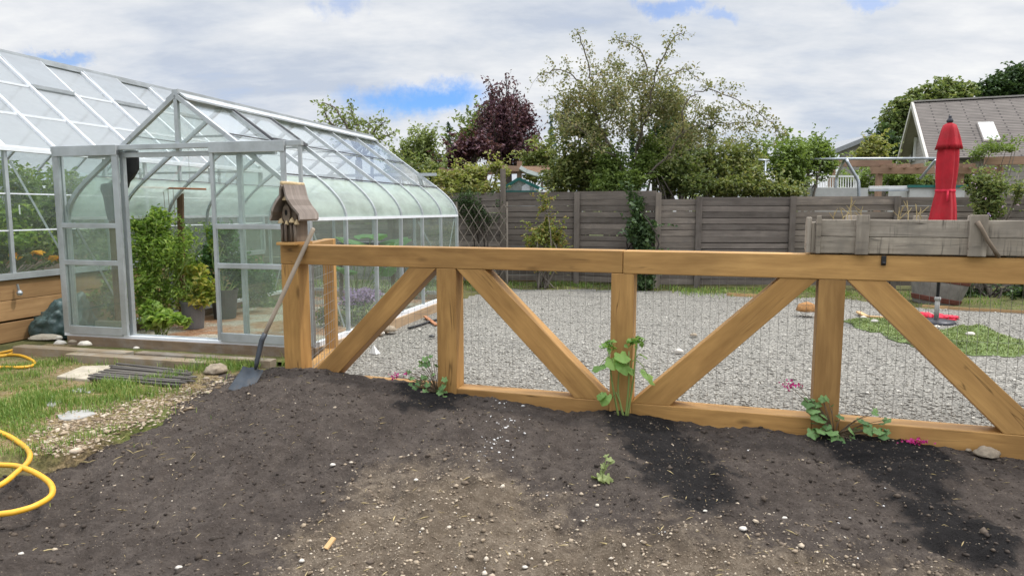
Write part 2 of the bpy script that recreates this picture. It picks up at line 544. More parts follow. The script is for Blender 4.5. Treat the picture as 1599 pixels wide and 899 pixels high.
def glass(name, tint, haze=0.06, haze_col=(0.6, 0.68, 0.64), boost=1.0, rough=0.02, streak=3.0, wave=0.0):
    """one thin sheet: see-through, mirror by Fresnel, a film of dust that scatters"""
    m, k = material(name)
    tc = k.n('ShaderNodeTexCoord').outputs['Object']
    tr = k.n('ShaderNodeBsdfTransparent', Color=(*tint, 1))
    gl = k.n('ShaderNodeBsdfGlossy', Color=(1, 1, 1, 1), Roughness=rough)
    if wave:
        bm = k.n('ShaderNodeBump', Strength=wave, Distance=0.05, Height=k.noise(tc, 1.4, 2))
        k.link(bm.outputs[0], gl.inputs['Normal'])
    fac_ = k.n('ShaderNodeLayerWeight', Blend=0.5).outputs['Facing']      # the same from both sides of the sheet
    fr = k.math('ADD', k.math('MULTIPLY', k.math('POWER', fac_, 4.6), 0.9), 0.075)
    fr = k.math('MULTIPLY', fr, boost, True)
    s1 = k.n('ShaderNodeMixShader', Fac=fr)
    k.link(tr.outputs[0], s1.inputs[1]); k.link(gl.outputs[0], s1.inputs[2])
    df = k.n('ShaderNodeBsdfDiffuse', Color=(*haze_col, 1))
    tl = k.n('ShaderNodeBsdfTranslucent', Color=(*haze_col, 1))
    hz = k.n('ShaderNodeMixShader', Fac=0.5)
    k.link(df.outputs[0], hz.inputs[1]); k.link(tl.outputs[0], hz.inputs[2])
    sm = k.n('ShaderNodeMapping', Vector=tc, Scale=(1, 1, 2.2)).outputs[0]
    hf = k.ramp(k.noise(sm, streak, 6, 0.65), ((0.3, haze * 0.55), (0.75, min(1.0, haze * 1.35))))
    s2 = k.n('ShaderNodeMixShader', Fac=hf)
    k.link(s1.outputs[0], s2.inputs[1]); k.link(hz.outputs[0], s2.inputs[2])
    k.link(s2.outputs[0], k.out.inputs[0])
    return m


M = {}
M['cedar'] = wood('stained timber', (0.285, 0.148, 0.047), (0.55, 0.318, 0.112), 24, 0.55, 0.65, crack=0.7, blotch=0.24)
M['plank'] = wood('greenhouse base plank', (0.25, 0.14, 0.062), (0.42, 0.262, 0.125), 22, 0.65, 0.6, crack=0.6, board=0.1)
M['sill'] = wood('weathered brown sill', (0.15, 0.105, 0.07), (0.27, 0.20, 0.14), 26, 0.8, 0.3, grey=(0.25, 0.22, 0.19))
M['step'] = wood('weathered step timber', (0.21, 0.155, 0.10), (0.38, 0.30, 0.21), 26, 0.85, 0.3, grey=(0.33, 0.30, 0.26))
M['sidesill'] = wood('pale side sill', (0.32, 0.21, 0.12), (0.52, 0.39, 0.26), 26, 0.75, 0.3)
M['grey'] = wood('grey weathered board', (0.22, 0.185, 0.15), (0.52, 0.455, 0.385), 30, 0.85, 0.5, grey=(0.21, 0.185, 0.155), crack=0.9, bstr=0.5, saw=1.0)
M['fence'] = wood('old grey fence board', (0.118, 0.099, 0.085), (0.268, 0.232, 0.20), 24, 0.9, 0.3, grey=(0.15, 0.13, 0.115), crack=0.5, board=0.34)
M['brown'] = wood('brown pergola beam', (0.25, 0.155, 0.105), (0.40, 0.265, 0.19), 18, 0.8, 0.0, crack=0.2)
M['bird'] = wood('driftwood', (0.085, 0.062, 0.047), (0.25, 0.20, 0.155), 40, 0.9, 0.4, crack=0.9, bstr=0.6)
M['birdroof'] = wood('driftwood roof board', (0.13, 0.105, 0.09), (0.33, 0.28, 0.245), 46, 0.9, 0.3, crack=0.8, bstr=0.5)
M['fungus'] = plain('pale bracket wood', (0.50, 0.38, 0.22), 0.8, var=0.25, scale=40)
M['handle'] = wood('old ash handle', (0.29, 0.235, 0.18), (0.45, 0.38, 0.30), 50, 0.7, 0.0, crack=0.3)
M['stake'] = wood('dark stake', (0.10, 0.06, 0.035), (0.20, 0.12, 0.07), 30, 0.8, 0.2)
M['lath'] = wood('dark lath', (0.055, 0.05, 0.046), (0.17, 0.155, 0.14), 30, 0.85, 0.0)
M['dark'] = plain('dark hole', (0.01, 0.009, 0.008), 0.95)
M['alu'] = plain('mill aluminium', (0.45, 0.475, 0.49), 0.5, 0.5, 0.16, 4, 0.05, dirt=(0.34, 0.355, 0.35))
M['aluwhite'] = plain('white glazing bar', (0.74, 0.76, 0.79), 0.5, 0.0, 0.05)
M['alud'] = plain('dark rubber seal', (0.10, 0.10, 0.105), 0.6, 0.2)
M['galv'] = plain('galvanised steel', (0.42, 0.45, 0.48), 0.4, 0.75, 0.15, 9, 0.03)
M['wire'] = plain('galvanised wire', (0.30, 0.295, 0.285), 0.5, 0.5, 0.1)
M['steel'] = plain('grey painted shovel steel', (0.062, 0.074, 0.088), 0.42, 0.25, 0.25, 14, 0.08, dirt=(0.10, 0.085, 0.07))
M['socket'] = plain('dark shovel socket', (0.05, 0.056, 0.066), 0.45, 0.3, 0.2, 14)
M['hose'] = plain('yellow hose', (0.70, 0.37, 0.025), 0.45, 0, 0.10, 9, 0.06, spec=0.5, dirt=(0.45, 0.26, 0.05))
M['black'] = plain('black plastic', (0.018, 0.018, 0.02), 0.45)
M['redfab'] = plain('red canvas', (0.40, 0.013, 0.024), 0.85, 0, 0.22, 5, 0.3, dirt=(0.33, 0.03, 0.035), bdist=0.01)
M['redcloth'] = plain('red cloth', (0.60, 0.02, 0.05), 0.75, 0, 0.15, 9, 0.2)
M['pole'] = plain('dark umbrella pole', (0.035, 0.035, 0.042), 0.4, 0.4)
M['conc'] = plain('grey concrete', (0.33, 0.32, 0.30), 0.9, 0, 0.2, 12, 0.4, dirt=(0.20, 0.18, 0.15))
M['paver'] = plain('pale paver', (0.42, 0.37, 0.29), 0.9, 0, 0.2, 9, 0.4, dirt=(0.27, 0.22, 0.15))
M['potgrey'] = plain('grey plastic pot', (0.16, 0.155, 0.16), 0.5, 0, 0.1, 6)
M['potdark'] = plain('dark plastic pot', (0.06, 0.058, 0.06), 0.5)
M['tarp'] = plain('green tarpaulin', (0.050, 0.085, 0.083), 0.42, 0, 0.25, 6, 0.35, spec=0.5, bdist=0.02)
M['binbag'] = plain('dark green sack', (0.022, 0.038, 0.030), 0.5, 0, 0.2, 8, 0.3, bdist=0.02)
M['rust'] = plain('rusty hoop', (0.14, 0.05, 0.035), 0.8, 0.2, 0.3, 20)
M['barrel'] = plain('weathered barrel staves', (0.18, 0.168, 0.15), 0.85, 0, 0.25, 9, 0.3)
M['white'] = plain('white paint', (0.72, 0.72, 0.70), 0.6, 0, 0.06)
M['whitegrey'] = plain('grey white planter wall', (0.48, 0.48, 0.46), 0.7, 0, 0.12, 3, dirt=(0.36, 0.36, 0.34))
M['greenpaint'] = plain('dark green trim', (0.02, 0.13, 0.11), 0.6)
M['siding'] = plain('greige siding', (0.30, 0.28, 0.255), 0.8)
M['trim'] = plain('pale trim', (0.46, 0.43, 0.385), 0.6)
M['soffit'] = plain('dark soffit', (0.32, 0.285, 0.255), 0.8)
M['roofgrey'] = plain('grey metal roof', (0.25, 0.26, 0.27), 0.6)
M['rope'] = wood('frayed rope', (0.16, 0.12, 0.085), (0.34, 0.275, 0.21), 160, 0.95, 0, crack=0)
M['bark'] = wood('grey bark', (0.10, 0.085, 0.07), (0.23, 0.20, 0.165), 20, 0.9, 0.2, crack=0.5)
M['twig'] = plain('pale twig', (0.26, 0.21, 0.15), 0.85)
M['barkd'] = wood('dark bark', (0.035, 0.028, 0.024), (0.095, 0.08, 0.068), 20, 0.9, 0, crack=0.3)
M['stem'] = plain('green stem', (0.20, 0.26, 0.075), 0.6)
M['stemred'] = plain('brown stem', (0.12, 0.085, 0.05), 0.7)
M['straw'] = plain('dry stem', (0.42, 0.32, 0.15), 0.8)
M['pink'] = leafmat('magenta petal', (0.45, 0.015, 0.16), (0.68, 0.06, 0.34), 0.3, gain=1.0)
M['yellow'] = leafmat('orange yellow petal', (0.75, 0.30, 0.01), (0.85, 0.48, 0.02), 0.3, gain=1.0)
M['lav'] = leafmat('lavender flower', (0.30, 0.18, 0.42), (0.58, 0.42, 0.68), 0.3, gain=1.0)
M['orangestick'] = wood('reddish batten', (0.28, 0.11, 0.05), (0.46, 0.22, 0.11), 30, 0.7, 0)
M['ball'] = plain('brown coir ball', (0.34, 0.17, 0.06), 0.9, 0, 0.3, 30, 0.5)
M['chip'] = wood('split wood', (0.42, 0.26, 0.12), (0.62, 0.42, 0.22), 40, 0.8, 0)
# foliage
M['lf_olive'] = leafmat('olive leaf', (0.056, 0.078, 0.024), (0.155, 0.185, 0.062), 0.34, c3=(0.235, 0.215, 0.085))
M['lf_wisp'] = leafmat('dusty leaf', (0.068, 0.078, 0.032), (0.185, 0.197, 0.088), 0.34, c3=(0.28, 0.215, 0.12))
M['lf_bright'] = leafmat('bright leaf', (0.062, 0.098, 0.024), (0.185, 0.245, 0.07), 0.36)
M['lf_mid'] = leafmat('mid green leaf', (0.048, 0.074, 0.024), (0.145, 0.185, 0.066), 0.34, c3=(0.22, 0.22, 0.09))
M['lf_dark'] = leafmat('dark green leaf', (0.020, 0.040, 0.017), (0.070, 0.112, 0.042), 0.27)
M['lf_conif'] = leafmat('conifer needles', (0.020, 0.042, 0.024), (0.058, 0.10, 0.052), 0.15)
M['lf_blue'] = leafmat('blue green needles', (0.045, 0.085, 0.085), (0.10, 0.16, 0.15), 0.15)
M['lf_plum'] = leafmat('purple leaf', (0.026, 0.012, 0.017), (0.085, 0.036, 0.050), 0.25, c3=(0.16, 0.085, 0.10))
M['lf_birch'] = leafmat('pale green leaf', (0.095, 0.12, 0.045), (0.23, 0.27, 0.105), 0.35)
M['lf_yel'] = leafmat('yellow green leaf', (0.075, 0.10, 0.022), (0.215, 0.235, 0.07), 0.38, c3=(0.30, 0.25, 0.13))
M['lf_tom'] = leafmat('tomato leaf', (0.075, 0.13, 0.026), (0.22, 0.32, 0.075), 0.48, c3=(0.38, 0.44, 0.12))
M['lf_pep'] = leafmat('pepper leaf', (0.035, 0.088, 0.03), (0.11, 0.20, 0.075), 0.38)
M['lf_var'] = leafmat('yellowing leaf', (0.09, 0.15, 0.025), (0.24, 0.28, 0.05), 0.38, c3=(0.50, 0.40, 0.12))
M['lf_squash'] = leafmat('squash leaf', (0.06, 0.14, 0.04), (0.14, 0.26, 0.10), 0.35)
M['lf_holly'] = leafmat('soft green leaf', (0.10, 0.20, 0.045), (0.23, 0.36, 0.10), 0.38)
M['lf_ger'] = leafmat('geranium leaf', (0.055, 0.12, 0.04), (0.17, 0.28, 0.10), 0.3)
M['lf_red'] = leafmat('red tipped leaf', (0.09, 0.12, 0.025), (0.21, 0.24, 0.06), 0.38, c3=(0.34, 0.20, 0.08))
M['grass'] = leafmat('grass blade', (0.062, 0.112, 0.022), (0.135, 0.215, 0.045), 0.34, c3=(0.30, 0.28, 0.11))
M['hay'] = leafmat('dry grass', (0.30, 0.22, 0.10), (0.52, 0.42, 0.22), 0.2, gain=1.0)
M['turf'] = plain('artificial turf', (0.14, 0.19, 0.06), 0.85, 0, 0.4, 10, 0.6, bdist=0.02)
M['turfblade'] = leafmat('turf fibre', (0.08, 0.115, 0.03), (0.20, 0.24, 0.085), 0.2)
M['turfback'] = plain('turf backing', (0.02, 0.022, 0.018), 0.8)
# glass
M['g_wall'] = glass('clear wall glass', (0.90, 0.95, 0.92), 0.125, (0.58, 0.66, 0.60), boost=0.8)
M['g_door'] = glass('dusty door glass', (0.88, 0.94, 0.91), 0.15, (0.58, 0.65, 0.60), boost=0.8)
M['g_curve'] = glass('curved acrylic glazing', (0.84, 0.92, 0.87), 0.80, (0.60, 0.70, 0.635), 1.0, 0.12, 1.6)
M['g_roof'] = glass('roof glass', (0.92, 0.95, 0.95), 0.15, (0.7, 0.76, 0.77), 1.0, 0.03, 2.2)
M['g_poly'] = glass('twin wall roof sheet', (0.80, 0.83, 0.86), 0.94, (0.54, 0.57, 0.60), 0.5, 0.25, 0.6)
M['g_sky'] = glass('skylight pane', (0.6, 0.62, 0.64), 0.5, (0.85, 0.86, 0.84), 2.2)
M['pebble'] = stonemat('gravel stone', ((0.0, (0.20, 0.188, 0.165)), (0.4, (0.305, 0.288, 0.253)), (0.88, (0.40, 0.378, 0.332)), (1.0, (0.58, 0.55, 0.485))))
M['soilstone'] = stonemat('soil stone', ((0.0, (0.15, 0.115, 0.08)), (0.5, (0.33, 0.26, 0.185)), (0.9, (0.44, 0.365, 0.275)), (1.0, (0.58, 0.51, 0.42))))
M['crumb'] = stonemat('soil crumb', ((0.0, (0.026, 0.02, 0.016)), (0.5, (0.062, 0.048, 0.038)), (1.0, (0.17, 0.13, 0.095))))
M['chips'] = stonemat('pale chip', ((0.0, (0.17, 0.12, 0.075)), (0.5, (0.32, 0.245, 0.165)), (1.0, (0.54, 0.455, 0.35))))
M['perlite'] = stonemat('perlite', ((0.0, (0.62, 0.60, 0.58)), (1.0, (0.80, 0.79, 0.77))))
M['rock'] = plain('field rock', (0.30, 0.245, 0.18), 0.95, 0, 0.35, 18, 0.6, dirt=(0.16, 0.12, 0.085))
M['rockw'] = plain('white rock', (0.54, 0.50, 0.44), 0.9, 0, 0.15, 18, 0.3)

# ================================================================== the ground
FS = -0.318


def yf(x):
    return 5.395 + FS * x


FL = math.sqrt(1 + FS * FS)
FD = Vector((1, FS, 0)) / FL            # along the timber fence
FB = Vector((-FS, 1, 0)) / FL           # away from the camera, square to it


def fp(l, z, b=0.0):
    """point of the fence's front plane: l along it, z up, b behind it"""
    return Vector((0, 5.395, z)) + FD * l + FB * b


def nz(x, y, s, o=0.0):
    return noise.noise(Vector((x * s + o, y * s - o, o * 1.7)))


# soil height against the fence: (l along the fence, z)
SOIL_AT_FENCE = [(-4.0, .05), (-2.6, .12), (-2.15, .205), (-1.75, .225), (-1.4, .20), (-1.0, .165), (-0.6, .105), (-0.2, .10), (0.1, .078), (0.4, .045), (0.8, .085), (1.0, .07), (1.3, .055), (1.55, .03), (1.85, .045), (2.15, .02), (2.35, .055), (2.75, .06), (3.0, .02), (3.25, 0.0), (3.6, -.03), (5, -.05), (8, -.05)]


def interp(tab, x):
    if x <= tab[0][0]: return tab[0][1]
    for (a, b), (c, d) in zip(tab, tab[1:]):
        if x <= c:
            t = (x - a) / (c - a)
            t = t * t * (3 - 2 * t)
            return b + (d - b) * t
    return tab[-1][1]


def seg_dist(px, py, poly):
    best = 1e9
    for (ax, ay), (bx, by) in zip(poly, poly[1:]):
        dx, dy = bx - ax, by - ay
        t = max(0, min(1, ((px - ax) * dx + (py - ay) * dy) / (dx * dx + dy * dy)))
        best = min(best, math.hypot(px - ax - dx * t, py - ay - dy * t))
    return best


def inside(px, py, poly):
    c = False
    n = len(poly)
    for i in range(n):
        x1, y1 = poly[i]; x2, y2 = poly[(i + 1) % n]
        if (y1 > py) != (y2 > py) and px < (x2 - x1) * (py - y1) / (y2 - y1) + x1: c = not c
    return c


def sdist(px, py, poly):
    d = seg_dist(px, py, poly + [poly[0]])
    return d if inside(px, py, poly) else -d


def ss(a, b, x):
    t = max(0.0, min(1.0, (x - a) / (b - a)))
    return t * t * (3 - 2 * t)


# outline of the dark soil on the ground, its wet patches and the bare stony part
SOIL = [(-9, 0.6), (-9, 3.55), (-3.75, 4.35), (-3.15, 4.62), (-2.86, 5.08), (-2.72, 5.6), (-2.6, 6.0), (-2.35, 6.35), (-2.0, 6.3), (-1.9, 6.2), (9, 2.7), (9, 0.6)]
g2 = lambda *q: [tuple(gr(x, y, 0.0)[:2]) for x, y in q]
BARE = g2((500, 770), (560, 735), (640, 722), (720, 715), (800, 735), (860, 765), (960, 790), (1060, 800), (1180, 808), (1290, 818), (1420, 862), (1599, 905), (1700, 990), (1000, 1100), (430, 1050), (330, 960), (420, 850), (470, 800))
WET = [g2((625, 612), (660, 600), (735, 604), (735, 640), (700, 655), (640, 650)),
       g2((925, 640), (985, 648), (1045, 650), (1110, 690), (1160, 740), (1175, 775), (1130, 800), (1060, 785), (1000, 740), (960, 690)),
       g2((1240, 672), (1300, 680), (1440, 682), (1470, 715), (1500, 770), (1550, 800), (1610, 850), (1590, 880), (1520, 850), (1450, 815), (1380, 775), (1310, 735))]


def soil_z(x, y):
    d = yf(x) - y
    l = x * FL
    zf = interp(SOIL_AT_FENCE, l)
    k = 1 - ss(0.0, 2.3, d)
    base = -0.10 + (zf + 0.10) * k
    far = ss(0.15, 1.0, d)
    lump = 0.055 * nz(x, y, 1.5, 3.1) + 0.050 * nz(x, y, 3.6, 8.2) + 0.030 * nz(x, y, 8.0, 1.3) - 0.045 * abs(nz(x, y, 4.6, 21.3))
    z = base + lump * (0.25 + 0.75 * far)
    e = sdist(x, y, SOIL) if (x < -1.2) else 1.0
    z += -0.10 * (1 - ss(-0.25, 0.32 + 0.12 * nz(x, y, 2.2, 5), e))
    return z


def soil_top(x, y):
    return soil_z(x, y) + 0.016 * nz(x, y, 19, 4) + 0.009 * nz(x, y, 44, 9)


def build_soil():
    nx, ny = 510, 250
    xs = np.linspace(-5.2, 6.2, nx)
    V = np.zeros((ny, nx, 3)); wet = np.zeros((ny, nx)); bare = np.zeros((ny, nx))
    for i, x in enumerate(xs):
        y1 = yf(x) + 0.06 + 0.40 * ss(-2.02, -2.25, x)
        y0 = 1.6
        for j in range(ny):
            t = j / (ny - 1)
            y = y0 + (y1 - y0) * t
            V[j, i] = (x, y, soil_top(x, y))
            w = 0.22 * nz(x, y, 1.7, 6) + 0.13 * nz(x, y, 5, 2) + 0.06 * nz(x, y, 14, 2)
            b = sdist(x, y, BARE)
            bare[j, i] = ss(-0.28, 0.42, b + w * 1.3)
            m = 0.0
            for pw in WET:
                if abs(x - pw[0][0]) < 2.5:
                    m = max(m, ss(-0.10, 0.20, sdist(x, y, pw) + w * 0.95 + 0.10 * nz(x, y, 8.0, 3)))
            wet[j, i] = m * (1 - 0.6 * bare[j, i])
    me = bpy.data.meshes.new('soil_bed')
    idx = np.arange(nx * ny).reshape(ny, nx)
    Fq = np.stack([idx[:-1, :-1], idx[:-1, 1:], idx[1:, 1:], idx[1:, :-1]], -1).reshape(-1, 4)
    me.from_pydata(V.reshape(-1, 3).tolist(), [], Fq.tolist())
    for nm, arr in (('wet', wet), ('bare', bare)):
        a = me.attributes.new(nm, 'FLOAT', 'POINT')
        a.data.foreach_set('value', arr.astype(np.float32).ravel())
    me.polygons.foreach_set('use_smooth', [True] * len(me.polygons))
    m, k = material('garden soil')
    tc = k.n('ShaderNodeTexCoord').outputs['Object']
    wetn = k.n('ShaderNodeAttribute', _attribute_name='wet').outputs['Fac']
    baren = k.n('ShaderNodeAttribute', _attribute_name='bare').outputs['Fac']
    n1 = k.noise(tc, 2.2, 6, 0.6)
    n2 = k.noise(tc, 14, 6, 0.65)
    n3 = k.noise(tc, 75, 5, 0.7)
    n4 = k.noise(tc, 210, 3, 0.7)
    n5 = k.noise(tc, 5.5, 5, 0.6)
    f = k.math('ADD', k.math('MULTIPLY', k.math('ADD', n1, n5), 0.2), k.math('ADD', k.math('MULTIPLY', n2, 0.3), k.math('MULTIPLY', n3, 0.32)))
    dry = k.ramp(f, ((0.33, (0.035, 0.028, 0.0235)), (0.5, (0.084, 0.068, 0.058)), (0.61, (0.138, 0.114, 0.097))))
    wetc = k.ramp(f, ((0.35, (0.009, 0.0085, 0.0085)), (0.62, (0.027, 0.0245, 0.0245))))
    barec = k.ramp(f, ((0.32, (0.075, 0.055, 0.036)), (0.5, (0.150, 0.116, 0.084)), (0.61, (0.27, 0.218, 0.163))))
    bf = k.ramp(k.math('ADD', baren, k.math('MULTIPLY', k.math('SUBTRACT', n2, 0.5), 1.3)), ((0.18, 0.0), (0.8, 1.0)))
    wf = k.ramp(k.math('ADD', wetn, k.math('MULTIPLY', k.math('SUBTRACT', n2, 0.5), 1.5)), ((0.2, 0.0), (0.72, 0.97)))
    col = k.mix(bf, dry, barec)
    col = k.mix(wf, col, wetc)
    gritm = k.n('ShaderNodeTexVoronoi', Vector=tc, Scale=95.0)
    gsel = k.math('GREATER_THAN', k.n('ShaderNodeSeparateColor', Color=gritm.outputs['Color']).outputs[0], k.ramp(bf, ((0.0, 0.955), (1.0, 0.70))))
    gr_ = k.math('MULTIPLY', k.ramp(gritm.outputs['Distance'], ((0.22, 1.0), (0.36, 0.0))), gsel)
    col = k.mix(k.math('MULTIPLY', gr_, 0.75), col, (0.33, 0.27, 0.20))
    h = k.math('ADD', k.math('MULTIPLY', n2, 0.8), k.math('ADD', k.math('MULTIPLY', n3, 0.6), k.math('MULTIPLY', n4, 0.3)))
    finish(k, col, 0.95, 0, h, 1.0, 0.036, 0.15)
    return tag(link_mesh('soil_bed', me, m), kind='structure')


build_soil()


def sheet(name, x0, x1, y0, y1, step, zf, mat, keep=None, kind='structure'):
    nx, ny = int((x1 - x0) / step) + 1, int((y1 - y0) / step) + 1
    V, idx = [], {}
    for j in range(ny):
        for i in range(nx):
            x, y = x0 + i * step, y0 + j * step
            idx[i, j] = len(V); V.append((x, y, zf(x, y)))
    Fq = []
    for j in range(ny - 1):
        for i in range(nx - 1):
            if keep is None or keep(x0 + (i + .5) * step, y0 + (j + .5) * step):
                Fq.append((idx[i, j], idx[i + 1, j], idx[i + 1, j + 1], idx[i, j + 1]))
    o = np_mesh(name, V, Fq, mat, None, True, None, True)
    return tag(o, kind=kind)


# far ground
m, k = material('far ground')
tc = k.n('ShaderNodeTexCoord').outputs['Object']
finish(k, k.ramp(k.noise(tc, 0.4, 6), ((0.3, (0.05, 0.07, 0.025)), (0.7, (0.13, 0.14, 0.06)))), 0.95, spec=0.1)
g = MB(); g.quad((-400, -60, -0.5), (400, -60, -0.5), (400, 900, -0.5), (-400, 900, -0.5))
tag(g.build('ground', m), kind='structure')

# lawn: thin grass over dry earth with a strip of pale chips
CHIPS = g2((345, 585), (290, 600), (225, 620), (160, 640), (95, 652), (70, 690), (110, 700), (200, 668), (290, 635), (375, 605))


def lawn_z(x, y):
    return 0.0 + 0.022 * nz(x, y, 0.9, 2) + 0.012 * nz(x, y, 3.1, 7) + 0.006 * nz(x, y, 9, 4)


m, k = material('lawn earth')
tc = k.n('ShaderNodeTexCoord').outputs['Object']
n1 = k.noise(tc, 1.6, 6, 0.6); n2 = k.noise(tc, 48, 6, 0.75)
c1 = k.ramp(n2, ((0.3, (0.10, 0.075, 0.04)), (0.55, (0.24, 0.18, 0.10)), (0.72, (0.40, 0.31, 0.19))))
c2 = k.ramp(n2, ((0.3, (0.045, 0.06, 0.015)), (0.7, (0.15, 0.16, 0.05))))
finish(k, k.mix(k.ramp(n1, ((0.4, 0.0), (0.58, 1.0))), c1, c2), 0.95, 0, n2, 0.6, 0.02, 0.15)
sheet('lawn', -9.0, -1.9, 0.6, 7.9, 0.06, lambda x, y: lawn_z(x, y) - 0.30 * ss(0.0, 0.45, sdist(x, y, SOIL)), m)

# gravel yard
def gravel_end(x):
    return interp([(-3, 14.4), (3, 13.6), (5.5, 12.6), (6.8, 11.15), (8, 10.75), (17, 9.0)], x) + 0.12 * nz(x, 0, 0.9, 4)


def gravel_z(x, y):
    return 0.012 + 0.018 * nz(x, y, 0.7, 1) + 0.010 * nz(x, y, 2.6, 5)


m, k = material('grey gravel')
tc = k.n('ShaderNodeTexCoord').outputs['Object']
vo = k.n('ShaderNodeTexVoronoi', Vector=tc, Scale=34.0)
vo2 = k.n('ShaderNodeTexVoronoi', Vector=tc, Scale=70.0)
vc = k.n('ShaderNodeSeparateColor', Color=vo.outputs['Color']).outputs[0]
n1 = k.noise(tc, 0.7, 6, 0.65)
col = k.ramp(k.math('ADD', k.math('MULTIPLY', vc, 0.65), k.math('MULTIPLY', n1, 0.5)), ((0.12, (0.20, 0.188, 0.165)), (0.45, (0.30, 0.283, 0.248)), (0.8, (0.38, 0.359, 0.315)), (1.0, (0.52, 0.492, 0.435))))
col = k.mix(k.ramp(vo.outputs['Distance'], ((0.32, 0.0), (0.62, 0.65))), col, (0.095, 0.09, 0.08))
finish(k, col, 0.9, 0, k.math('ADD', k.math('MULTIPLY', vo.outputs['Distance'], -1.0), k.math('MULTIPLY', vo2.outputs['Distance'], -0.4)), 0.8, 0.03, 0.2)
sheet('gravel_yard', -3.0, 17.0, 3.0, 14.6, 0.1, gravel_z, m, lambda x, y: y < gravel_end(x) and y > yf(x) + 0.03 and x > -2.12 and (x > -2.14 + 0.253 * (y - 7.26)))
# strip of grass in front of the old fence and the garden beyond it
m, k = material('rough grass')
tc = k.n('ShaderNodeTexCoord').outputs['Object']
finish(k, k.ramp(k.noise(tc, 3, 6, 0.7), ((0.3, (0.05, 0.055, 0.022)), (0.7, (0.15, 0.14, 0.06)))), 0.95, 0, k.noise(tc, 40, 4), 0.6, 0.03, 0.1)
sheet('grass_verge', -11.0, 22.0, 7.4, 26.0, 0.25, lambda x, y: 0.035 - 0.10 * (1 - ss(-0.35, 0.1, y - gravel_end(x))) * ss(-2.6, -2.2, x - 0.253 * (y - 7.26)) + 0.012 * nz(x, y, 0.8) - 0.06 * (x < -2.0 and y < 12.5), m)
# floor of the greenhouse
m, k = material('greenhouse floor')
tc = k.n('ShaderNodeTexCoord').outputs['Object']
vo = k.n('ShaderNodeTexVoronoi', Vector=tc, Scale=38.0)
n1 = k.noise(tc, 1.3, 4, 0.6)
c1 = k.ramp(vo.outputs['Distance'], ((0.1, (0.62, 0.58, 0.50)), (0.6, (0.30, 0.26, 0.20))))
c2 = k.ramp(k.noise(tc, 16, 5), ((0.3, (0.24, 0.115, 0.06)), (0.7, (0.42, 0.25, 0.15))))
finish(k, k.mix(k.ramp(n1, ((0.44, 0.0), (0.54, 1.0))), c1, c2), 0.95, 0, vo.outputs['Distance'], 0.5, 0.02, 0.15)

rng = np.random.default_rng(11)
# loose gravel stones
P = []
while len(P) < 17000:
    Y = 4.3 + (rng.uniform(0, 1) ** 1.6) * 8.5
    X = rng.uniform(-2.0, 0.86 * Y)
    if Y < yf(X) + 0.2 or X < -1.95 + 0.253 * (Y - 7.2): continue
    P.append((X, Y, gravel_z(X, Y) + 0.004))
P = np.array(P)
s = np.clip(rng.lognormal(math.log(0.022), 0.42, len(P)), 0.010, 0.07)
tag(stones('gravel', M['pebble'], P, s, rng), kind='stuff')


def on_soil(n, fn, y0=1.9, x0=-4.6, x1=5.0):
    out = []
    while len(out) < n:
        y = y0 + (rng.uniform(0, 1) ** 1.3) * 4.6
        x = rng.uniform(x0, x1)
        if x < -0.80 * y or x > 0.80 * y or y > yf(x) - 0.03 or (x < -1.8 and y > 6.2): continue
        w = fn(x, y)
        if rng.uniform() < w: out.append((x, y, soil_top(x, y)))
    return np.array(out)


bare_w = lambda x, y: 0.018 + ss(-0.25, 0.25, sdist(x, y, BARE) + 0.25 * nz(x, y, 2.3, 5)) * (0.5 + 0.5 * nz(x, y, 4, 9))
P = on_soil(7500, bare_w)
s = np.clip(rng.lognormal(math.log(0.0105), 0.55, len(P)), 0.004, 0.05)
P[:, 2] += s * 0.08
tag(stones('soil_gravel', M['soilstone'], P, s, rng, flat=0.7), kind='stuff')
P = on_soil(9500, lambda x, y: 0.75 if sdist(x, y, BARE) < 0 else 0.35)
s = np.clip(rng.lognormal(math.log(0.014), 0.5, len(P)), 0.006, 0.05)
cv_ = np.clip(rng.uniform(0.15, 0.75, len(P)) + np.array([0.45 * (sdist(x, y, BARE) > -.1) for x, y, z in P]), 0, 1)
tag(stones('soil_crumbs', M['crumb'], P, s, rng, flat=0.8, val=cv_), kind='stuff')
# straw, bark and root fibres lying on the soil
P = on_soil(900, lambda x, y: 0.25 + 0.75 * bare_w(x, y))
ax = rng.normal(size=(len(P), 3)); ax[:, 2] = 0
P[:, 2] += 0.008
tag(leaf_mesh('soil_straw', M['hay'], P, np.clip(rng.lognormal(math.log(0.03), 0.5, len(P)), .012, .11), rng, None, 3.0, 0.10, 0, ax, None, 0.0), kind='stuff')
# spilt perlite under the second post
P = []
for _ in range(105):
    px, py = rng.normal(772, 20), rng.uniform(608, 722)
    px += 22 * math.sin((py - 600) / 28.0)
    q = gr(px, py, 0.05)
    if q.y < yf(q.x) - .03: P.append((q.x, q.y, soil_top(q.x, q.y) + .004))
for _ in range(22):
    q = gr(rng.uniform(430, 1560), rng.uniform(650, 860), 0.0)
    if q.y < yf(q.x) - .05: P.append((q.x, q.y, soil_top(q.x, q.y) + .003))
tag(stones('perlite', M['perlite'], np.array(P), np.clip(rng.lognormal(math.log(0.0115), .5, len(P)), .005, .032), rng, flat=.6), kind='stuff')
